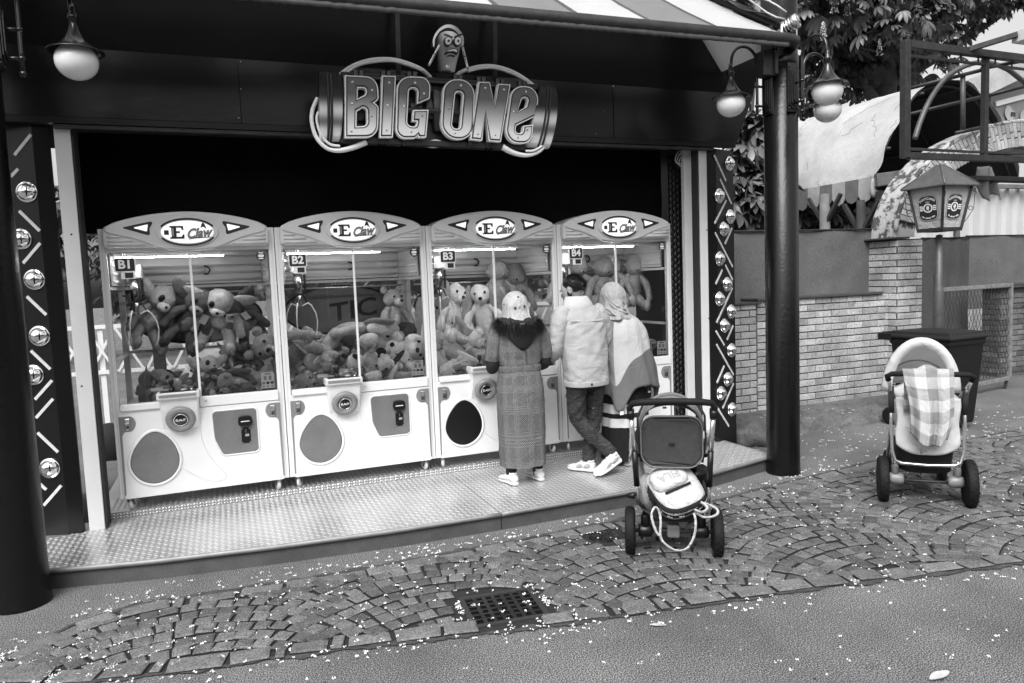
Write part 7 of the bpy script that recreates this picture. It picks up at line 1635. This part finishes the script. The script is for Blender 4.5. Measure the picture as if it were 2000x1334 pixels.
def scarf_f(q):
    k = q.z / .14; q = Vector((q.x * (1 + .16 * max(0, -k)), q.y * (1 + .10 * max(0, -k)), q.z)); return q * (1 + .05 * mnoise.noise(Vector((q.x * 16, q.y * 12, q.z * 5))))
def scarf(t, c, mat, drop, flare=.05, fold=.045):
    """headscarf: closed round the back, open at the face (+y), falling to the shoulders"""
    rings = []
    for i in range(29):
        v = i / 28
        if v < .55: a = v / .55 * pi * .52; r = .116 * sin(a) + .002; z = .132 * cos(a)
        else: k = (v - .55) / .45; r = .116 + flare * k * k; z = -.008 - (drop) * k
        ring = []
        for j in range(48):
            th = pi / 2 + .62 * (v > .22) * 1 + (2 * pi - 1.24 * (v > .22)) * j / 47; rr = r * (1 + fold * (sin(th * 6 + 7 * v) + .6 * sin(th * 11 - 9 * v) + .35 * sin(th * 4 - 26 * v)) * max(0.12, v - .28) * 2 + .05 * mnoise.noise(Vector((cos(th) * 2.2, sin(th) * 2.2 + v * 5, drop * 9)))); ring.append(Vector(c) + Vector((rr * .90 * cos(th), rr * 1.08 * sin(th) - .012, z)))
        rings.append(ring)
    mb = MB(); n = 48; vs = [p for r in rings for p in r]; mb.add(vs, [(i * n + j, i * n + j + 1, (i + 1) * n + j + 1, (i + 1) * n + j) for i in range(28) for j in range(n - 1)], True); return mb.build('headscarf', M[mat], t, solid=.006)
sc_ = scarf(w1, (0, .065, 1.445), 'scarf', .15, .072, .016)
def scarf_folds(t, c, mat, drop, flare, lines, sc=None):
    """soft folds lying on the scarf, each from (angle, height) through to (angle, height)"""
    for ln in lines:
        pts = []
        for (a, z) in spline([(p[0], p[1]) for p in ln], 6, False):
            rr = (.116 + (flare * (max(0, -z) / drop) ** 2)) * sqrt(max(.04, 1 - (max(z, 0) / .132) ** 2)); pts.append(Vector(c) + Vector((rr * .90 * cos(a), rr * 1.08 * sin(a) - .012, z)))
        m_ = len(pts); mb = MB(); mb.tube(pts, [.003 + .010 * sin(pi * min(1, i / (m_ - 1) + .08)) for i in range(m_)], 10); mb.build('scarf_fold', M[mat], sc or t)
scarf_folds(w1, (0, .065, 1.445), 'scarf', .15, .072, [[(-2.5, .02), (-2.45, -.06), (-2.4, -.13)], [(-.75, .02), (-.8, -.05), (-.85, -.13)]], sc_)
rs = random.Random(4)
for (a, z, r) in ((-1.95, .0, .011), (-1.2, .01, .012), (-.62, -.055, .011), (-1.62, .085, .010), (-2.9, .03, .010), (-.1, .04, .010)):
    rr = (.116 + .072 * (max(0, -z) / .15) ** 2) * sqrt(max(.05, 1 - (max(z, 0) / .132) ** 2)) + .002; p = Vector((rr * .90 * cos(a), .065 - .012 + rr * 1.08 * sin(a), 1.445 + z)); m_ = MB(); m_.ell(p, r, nu=8, nv=6); m_.v = [p + (q - p) * 1.0 for q in m_.v]; m_.build('spot', M['print_black'], sc_)
mb = MB(); mb.loft([[Vector((hw * cos(k) * 1.0, cy + hd * sin(k), z)) for k in [2 * pi * j / 28 for j in range(28)]] for z, hw, hd, cy in ((1.105, .02, .012, -.11), (1.14, .06, .03, -.11), (1.20, .11, .055, -.095), (1.27, .15, .09, -.055), (1.33, .16, .11, -.01), (1.37, .13, .10, .02))]); mb.build('coat_hood', M['black_fabric'], w1)
mb = MB()
for i in range(3800):
    a = rs.uniform(0, 2 * pi); v = rs.random(); cz = 1.325 - .055 * sin(a) * -1 * (1 if sin(a) < 0 else .4); base = Vector(((.150 + .02 * v) * cos(a), .0 + .115 * sin(a), 1.335 + .045 * (sin(a) < 0) * sin(a) + rs.uniform(-.035, .03)))
    o = Vector((cos(a) * 1.0, sin(a) * .9, rs.uniform(-.5, .5))).normalized(); d = (o + Vector((rs.uniform(-.5, .5), rs.uniform(-.5, .5), rs.uniform(-.7, .4)))).normalized(); L = rs.uniform(.045, .105); sd_ = d.cross(Vector((0, 0, 1))).normalized() * .0026; mid = base + d * L * .6 + Vector((0, 0, -.006)); tip = base + d * L + Vector((0, 0, -.02))
    mb.add([base - sd_, base + sd_, mid + sd_ * .7, mid - sd_ * .7, tip], [(0, 1, 2, 3), (3, 2, 4)])
mb.tube([(.15 * cos(a), .115 * sin(a), 1.33 + .045 * min(0, sin(a))) for a in [k * pi / 12 for k in range(24)]], .035, 10, closed=True)
mb.build('fur_collar', M['fur'], w1, fix=False, kind='stuff')
# man in the pale jacket, left leg crossed behind on its toe
mn = thing('person', 'dark haired man in pale denim jacket and jeans leaning towards machine B4', 'person', (2.815, 5.47, PZ), radians(6), 'people playing the claw machines')
J = dict(pelvis=((0, 0, .88), .12, .10), waist=((0, .02, 1.02), .13, .10), chest=((-.01, .05, 1.26), .15, .11), neck=((-.02, .10, 1.47), .055, .055), shl=((-.19, .05, 1.36), .06, .06), ell=((-.245, .07, 1.08), .046, .046), wrl=((-.18, .29, 1.02), .032, .032), shr=((.17, .06, 1.36), .06, .06), elr=((.22, .10, 1.10), .046, .046), wrr=((.14, .34, 1.06), .032, .032))
J.update(leg_joints((-.09, 0, .82), (-.07, .06, .45), (.15, -.14, .155), (.08, -.17, .08), (.09, .0, .82), (.10, .06, .46), (.015, .05, .09), (-.03, .12, .05))); body(mn, J, LEDG)
sleeve(mn, 'jeans', 'denim', [(-.095, 0, .88), (-.09, .03, .70), (-.065, .055, .47), (.04, -.04, .30), (.145, -.135, .165)], [.098, .088, .068, .060, .058], .011)
sleeve(mn, 'jeans', 'denim', [(.085, 0, .88), (.095, .03, .70), (.10, .055, .47), (.05, .05, .26), (.015, .04, .09)], [.098, .086, .066, .058, .056], .011)
garment(mn, 'jeans_seat', 'denim', [(.74, .165, .115, 0, 0), (.82, .18, .125, 0, 0), (.93, .175, .12, 0, .01)], wr=.004)
shoe(mn, (.20, -.165, .105), (-.06, -.17, .012), 'white_shoe', up=(.4, -.1, 1), chunky=1.3); shoe(mn, (.035, -.035, .004), (-.09, .20, .004), 'white_shoe', chunky=1.3)
garment(mn, 'jacket', 'jacket', [(.765, .186, .140, -.005, 0), (.80, .190, .145, -.005, 0), (.83, .192, .147, -.005, .0), (.95, .196, .150, -.008, .012), (1.10, .205, .152, -.01, .028), (1.24, .218, .148, -.012, .045), (1.33, .222, .128, -.014, .058), (1.385, .195, .105, -.016, .07), (1.43, .135, .09, -.018, .085), (1.46, .085, .08, -.018, .095)], folds=lambda th, t: .016 * sin(th * 5 + 9 * t) * (1 - t) + .012 * sin(th * 9 - 13 * t), wr=.009, n=84)
garment(mn, 'jacket_hem', 'jacket', [(.760, .192, .146, -.005, 0), (.765, .197, .151, -.005, 0), (.80, .198, .152, -.005, 0), (.806, .193, .148, -.005, 0)], folds=lambda th, t: 0)
mb = MB(); mb.tube([(-.185 + .36 * k / 12, .05 - .115 - .02 * sin(pi * k / 12) * 1 + .0, 1.315 - .012 * sin(pi * k / 12)) for k in range(13)], .004, 6); mb.build('yoke_seam', M['sherpa'], mn)
mb = MB(); mb.lathe([(.012, 0), (.010, .004), (0, .005)], (-.05, -.148, .783), 'Y', 12); mb.build('button', M['print_black'], mn)
sleeve(mn, 'jacket_sleeve', 'jacket', [(-.155, .06, 1.40), (-.215, .045, 1.32), (-.255, .05, 1.18), (-.265, .07, 1.08), (-.235, .15, 1.03), (-.185, .26, 1.02)], [.070, .080, .074, .072, .064, .05], .006)
sleeve(mn, 'jacket_sleeve', 'jacket', [(.13, .07, 1.40), (.195, .06, 1.32), (.232, .07, 1.20), (.235, .10, 1.09), (.20, .20, 1.05), (.14, .32, 1.06)], [.070, .080, .074, .070, .064, .05], .006)
hand(mn, (-.18, .27, 1.015), (.25, 1, -.1), (0, 0, 1), 1.0, .8, 1); hand(mn, (.138, .335, 1.058), (-.2, 1, 0), (0, 0, 1), 1.0, .7, -1)
mb = MB(); rings = []
for z, hw, hd, cy, dz in ((1.395, .140, .100, .076, .0), (1.415, .146, .106, .078, .0), (1.450, .134, .102, .084, .006), (1.480, .114, .092, .094, .010), (1.500, .100, .084, .102, .012), (1.502, .086, .070, .102, .012)):
    rings.append([Vector((-.020 + hw * cos(q), cy + hd * sin(q), z + dz - .030 * max(0, sin(q)) + .004 * mnoise.noise(Vector((cos(q) * 3, sin(q) * 3, z * 30))))) for q in [2 * pi * k / 36 for k in range(36)]])
mb.loft(rings, cap=False); mb.build('sherpa_collar', M['sherpa'], mn)
h, R, c = head(mn, (-.035, .135, 1.565), radians(38), radians(-22))
mb = MB()
mb.ell(c + R @ Vector((0, -.022, .032)), (.083, .092, .100), R, 30, 20, fn=lambda q: Vector((q.x, q.y, q.z if q.z > -.06 else -.06 + (q.z + .06) * .3)) * (1 + .035 * mnoise.noise(q * 40)))
for i in range(1200):
    d = Vector((rs.gauss(0, 1), rs.gauss(-.4, 1), rs.gauss(.5, 1))).normalized(); p = Vector((0, -.022, .032)) + Vector((d.x * .082, d.y * .091, d.z * .099))
    if p.z < -.035 or (p.y > .045 and p.z < .06): continue
    tt = (d * .4 + Vector((rs.uniform(-.4, .4), -.6, -.5))).normalized(); s_ = d.cross(tt).normalized() * .003; mb.add([c + R @ (p - s_), c + R @ (p + s_), c + R @ (p + tt * .03 + d * .006)], [(0, 1, 2)])
mb.build('hair', M['hair'], h, fix=False)
mb = MB(); mb.ell(c + R @ Vector((0, .038, -.070)), (.060, .058, .052), R, 18, 12); mb.ell(c + R @ Vector((-.066, .012, -.03)), (.012, .020, .045), R, 10, 8); mb.ell(c + R @ Vector((.066, .012, -.03)), (.012, .020, .045), R, 10, 8); mb.build('beard', M['hair'], h)
# woman in the poncho
def poncho_mat(mt, u, v, nz):
    edge = mt('ADD', .40, mt('MULTIPLY', mt('SUBTRACT', u, .75), 1.15)); low = mt('LESS_THAN', v, edge); strip = mt('LESS_THAN', u, .635)
    t = mt('SUBTRACT', .40, mt('MULTIPLY', mt('MAXIMUM', low, mt('MULTIPLY', strip, .8)), .28)); return mt('MULTIPLY', t, mt('ADD', mt('MULTIPLY', nz(150.0), .3), .85))
uvmat('poncho', poncho_mat, .9)
def skirt_mat(mt, u, v, nz):
    b1 = mt('MULTIPLY', mt('GREATER_THAN', v, .365), mt('LESS_THAN', v, .455)); b2 = mt('MULTIPLY', mt('GREATER_THAN', v, .505), mt('LESS_THAN', v, .60))
    return mt('ADD', .010, mt('MULTIPLY', mt('ADD', b1, b2), .50))
uvmat('banded_skirt', skirt_mat, .9)
w2 = thing('person', 'woman in grey hijab, two tone poncho and black skirt with white bands at machine B4', 'person', (3.27, 5.63, PZ), radians(4), 'people playing the claw machines')
J = dict(pelvis=((0, 0, .85), .13, .10), waist=((0, .02, 1.0), .13, .10), chest=((0, .05, 1.20), .14, .10), neck=((-.02, .09, 1.36), .05, .05), shl=((-.16, .05, 1.27), .055, .055), ell=((-.20, .12, 1.05), .042, .042), wrl=((-.13, .33, 1.02), .03, .03), shr=((.17, .05, 1.27), .055, .055), elr=((.22, .12, 1.05), .042, .042), wrr=((.16, .33, 1.0), .03, .03))
J.update(leg_joints((-.08, 0, .80), (-.09, 0, .45), (-.06, -.04, .09), (-.08, .05, .04), (.08, 0, .80), (.10, .02, .45), (.11, .02, .09), (.11, .10, .04))); body(w2, J, LEDG)
garment(w2, 'skirt', 'banded_skirt', [(.055, .230, .19, .0, .0), (.20, .222, .185, .0, 0), (.38, .212, .175, .0, 0), (.55, .200, .16, 0, 0), (.72, .19, .145, 0, 0), (.92, .165, .12, 0, .01)], folds=lambda th, t: (.045 * sin(th * 9 + .5) + .02 * sin(th * 15)) * (1 - t) ** .7)
shoe(w2, (-.10, -.165, .004), (.09, .0, .004), 'grey_shoe', chunky=1.15); shoe(w2, (.13, -.06, .004), (.10, .18, .004), 'grey_shoe', chunky=1.15)
rings = []; n = 72
for i in range(34):
    t_ = i / 33; ring = []
    for k in range(n):
        th = 2 * pi * k / n; c_, s_ = cos(th), sin(th)
        # hem drops at the near left corner and at the right
        hem = .66 - .17 * math.exp(-((th - 4.05) / .30) ** 2) + .05 * math.exp(-((th - 4.9) / .5) ** 2) - .10 * math.exp(-((((th + .35) % (2 * pi)) - .1) / .35) ** 2)
        z = hem + (1.335 - hem) * t_; w_ = (.30 - .085 * t_ ** 1.6) * sqrt(max(0.02, 1 - max(0, (t_ - .72) / .30) ** 2.2)); dd = (.22 - .055 * t_) * sqrt(max(.03, 1 - max(0, (t_ - .72) / .30) ** 2.2)); f_ = 1 + (.05 * sin(th * 8 + 2 * t_) + .03 * sin(th * 13 + 1)) * (1 - t_) ** .8 + .014 * sin(th * 5 + 14 * t_) + .02 * mnoise.noise(Vector((cos(th) * 3, sin(th) * 3, t_ * 5)))
        ring.append(Vector((.03 * (1 - t_) - .005 + w_ * f_ * (abs(c_) ** .9) * (1 if c_ > 0 else -1), .05 * t_ + dd * f_ * s_, z)))
    rings.append(ring)
mb = MB(); mb.loft(rings, cap=False, uv=True); mb.build('poncho', M['poncho'], w2, solid=.006)
mb = MB(); mb.box(-.185, -.150, -.20, -.195, .475, .505, Matrix.Identity(4)); mb.build('poncho_label', M['print_white'], w2)
for s in (-1, 1): hand(w2, (s * .14, .34, 1.01), (-s * .1, 1, -.1), (0, 0, 1), .92, .6, s); sleeve(w2, 'sleeve', 'black_fabric', [(s * .19, .08, 1.16), (s * .21, .14, 1.05), (s * .14, .34, 1.01)], [.05, .05, .036])
h, R, c = head(w2, (-.045, .13, 1.475), radians(12), radians(-24))
sh = scarf(w2, (-.045, .10, 1.485), 'hijab', .19, .055, .06)
scarf_folds(w2, (-.045, .10, 1.485), 'hijab', .19, .055, [[(-2.9, .05), (-2.3, -.04), (-1.5, -.10), (-.7, -.12)], [(-2.7, -.01), (-2.1, -.09), (-1.3, -.14), (-.5, -.14)], [(-.4, .09), (-.8, .03), (-1.0, -.05), (-.8, -.12)], [(-.2, .03), (-.5, -.03), (-.6, -.10)], [(-1.7, .11), (-1.5, .05), (-1.3, -.03), (-.9, -.09)], [(-2.6, -.07), (-2.2, -.14), (-1.8, -.18)], [(-.9, -.05), (-1.0, -.12), (-.9, -.19)]], sh)
mb = MB()
for a0, a1, y0 in ((-2.9, -.3, 0), (-2.6, -.5, -.01)):
    mb.tube([(-.035 + (.125 + .02 * sin(k * .9)) * cos(a0 + (a1 - a0) * k / 14), .075 + .108 * sin(a0 + (a1 - a0) * k / 14) + y0, 1.335 - .05 * k / 14 + .05 * (y0 == 0) + .012 * sin(k)) for k in range(15)], [.008 + .012 * sin(pi * k / 14) for k in range(15)], 10)
mb.build('hijab_roll', M['hijab'], w2, kind='stuff')
mb = MB(); mb.loft([[Vector((-.035 + hw * cos(k), .075 + hd * sin(k), z + .02 * sin(k * 2))) for k in [2 * pi * j / 32 for j in range(32)]] for z, hw, hd in ((1.285, .135, .11), (1.32, .125, .10), (1.37, .098, .088), (1.42, .088, .09))]); mb.build('hijab_fold', M['hijab'], w2)
mb = MB(); mb.tube([(-.02, -.035, 1.335), (-.01, -.05, 1.32), (-.015, -.055, 1.29)], .008, 6); mb.build('toggle', M['print_white'], w2)
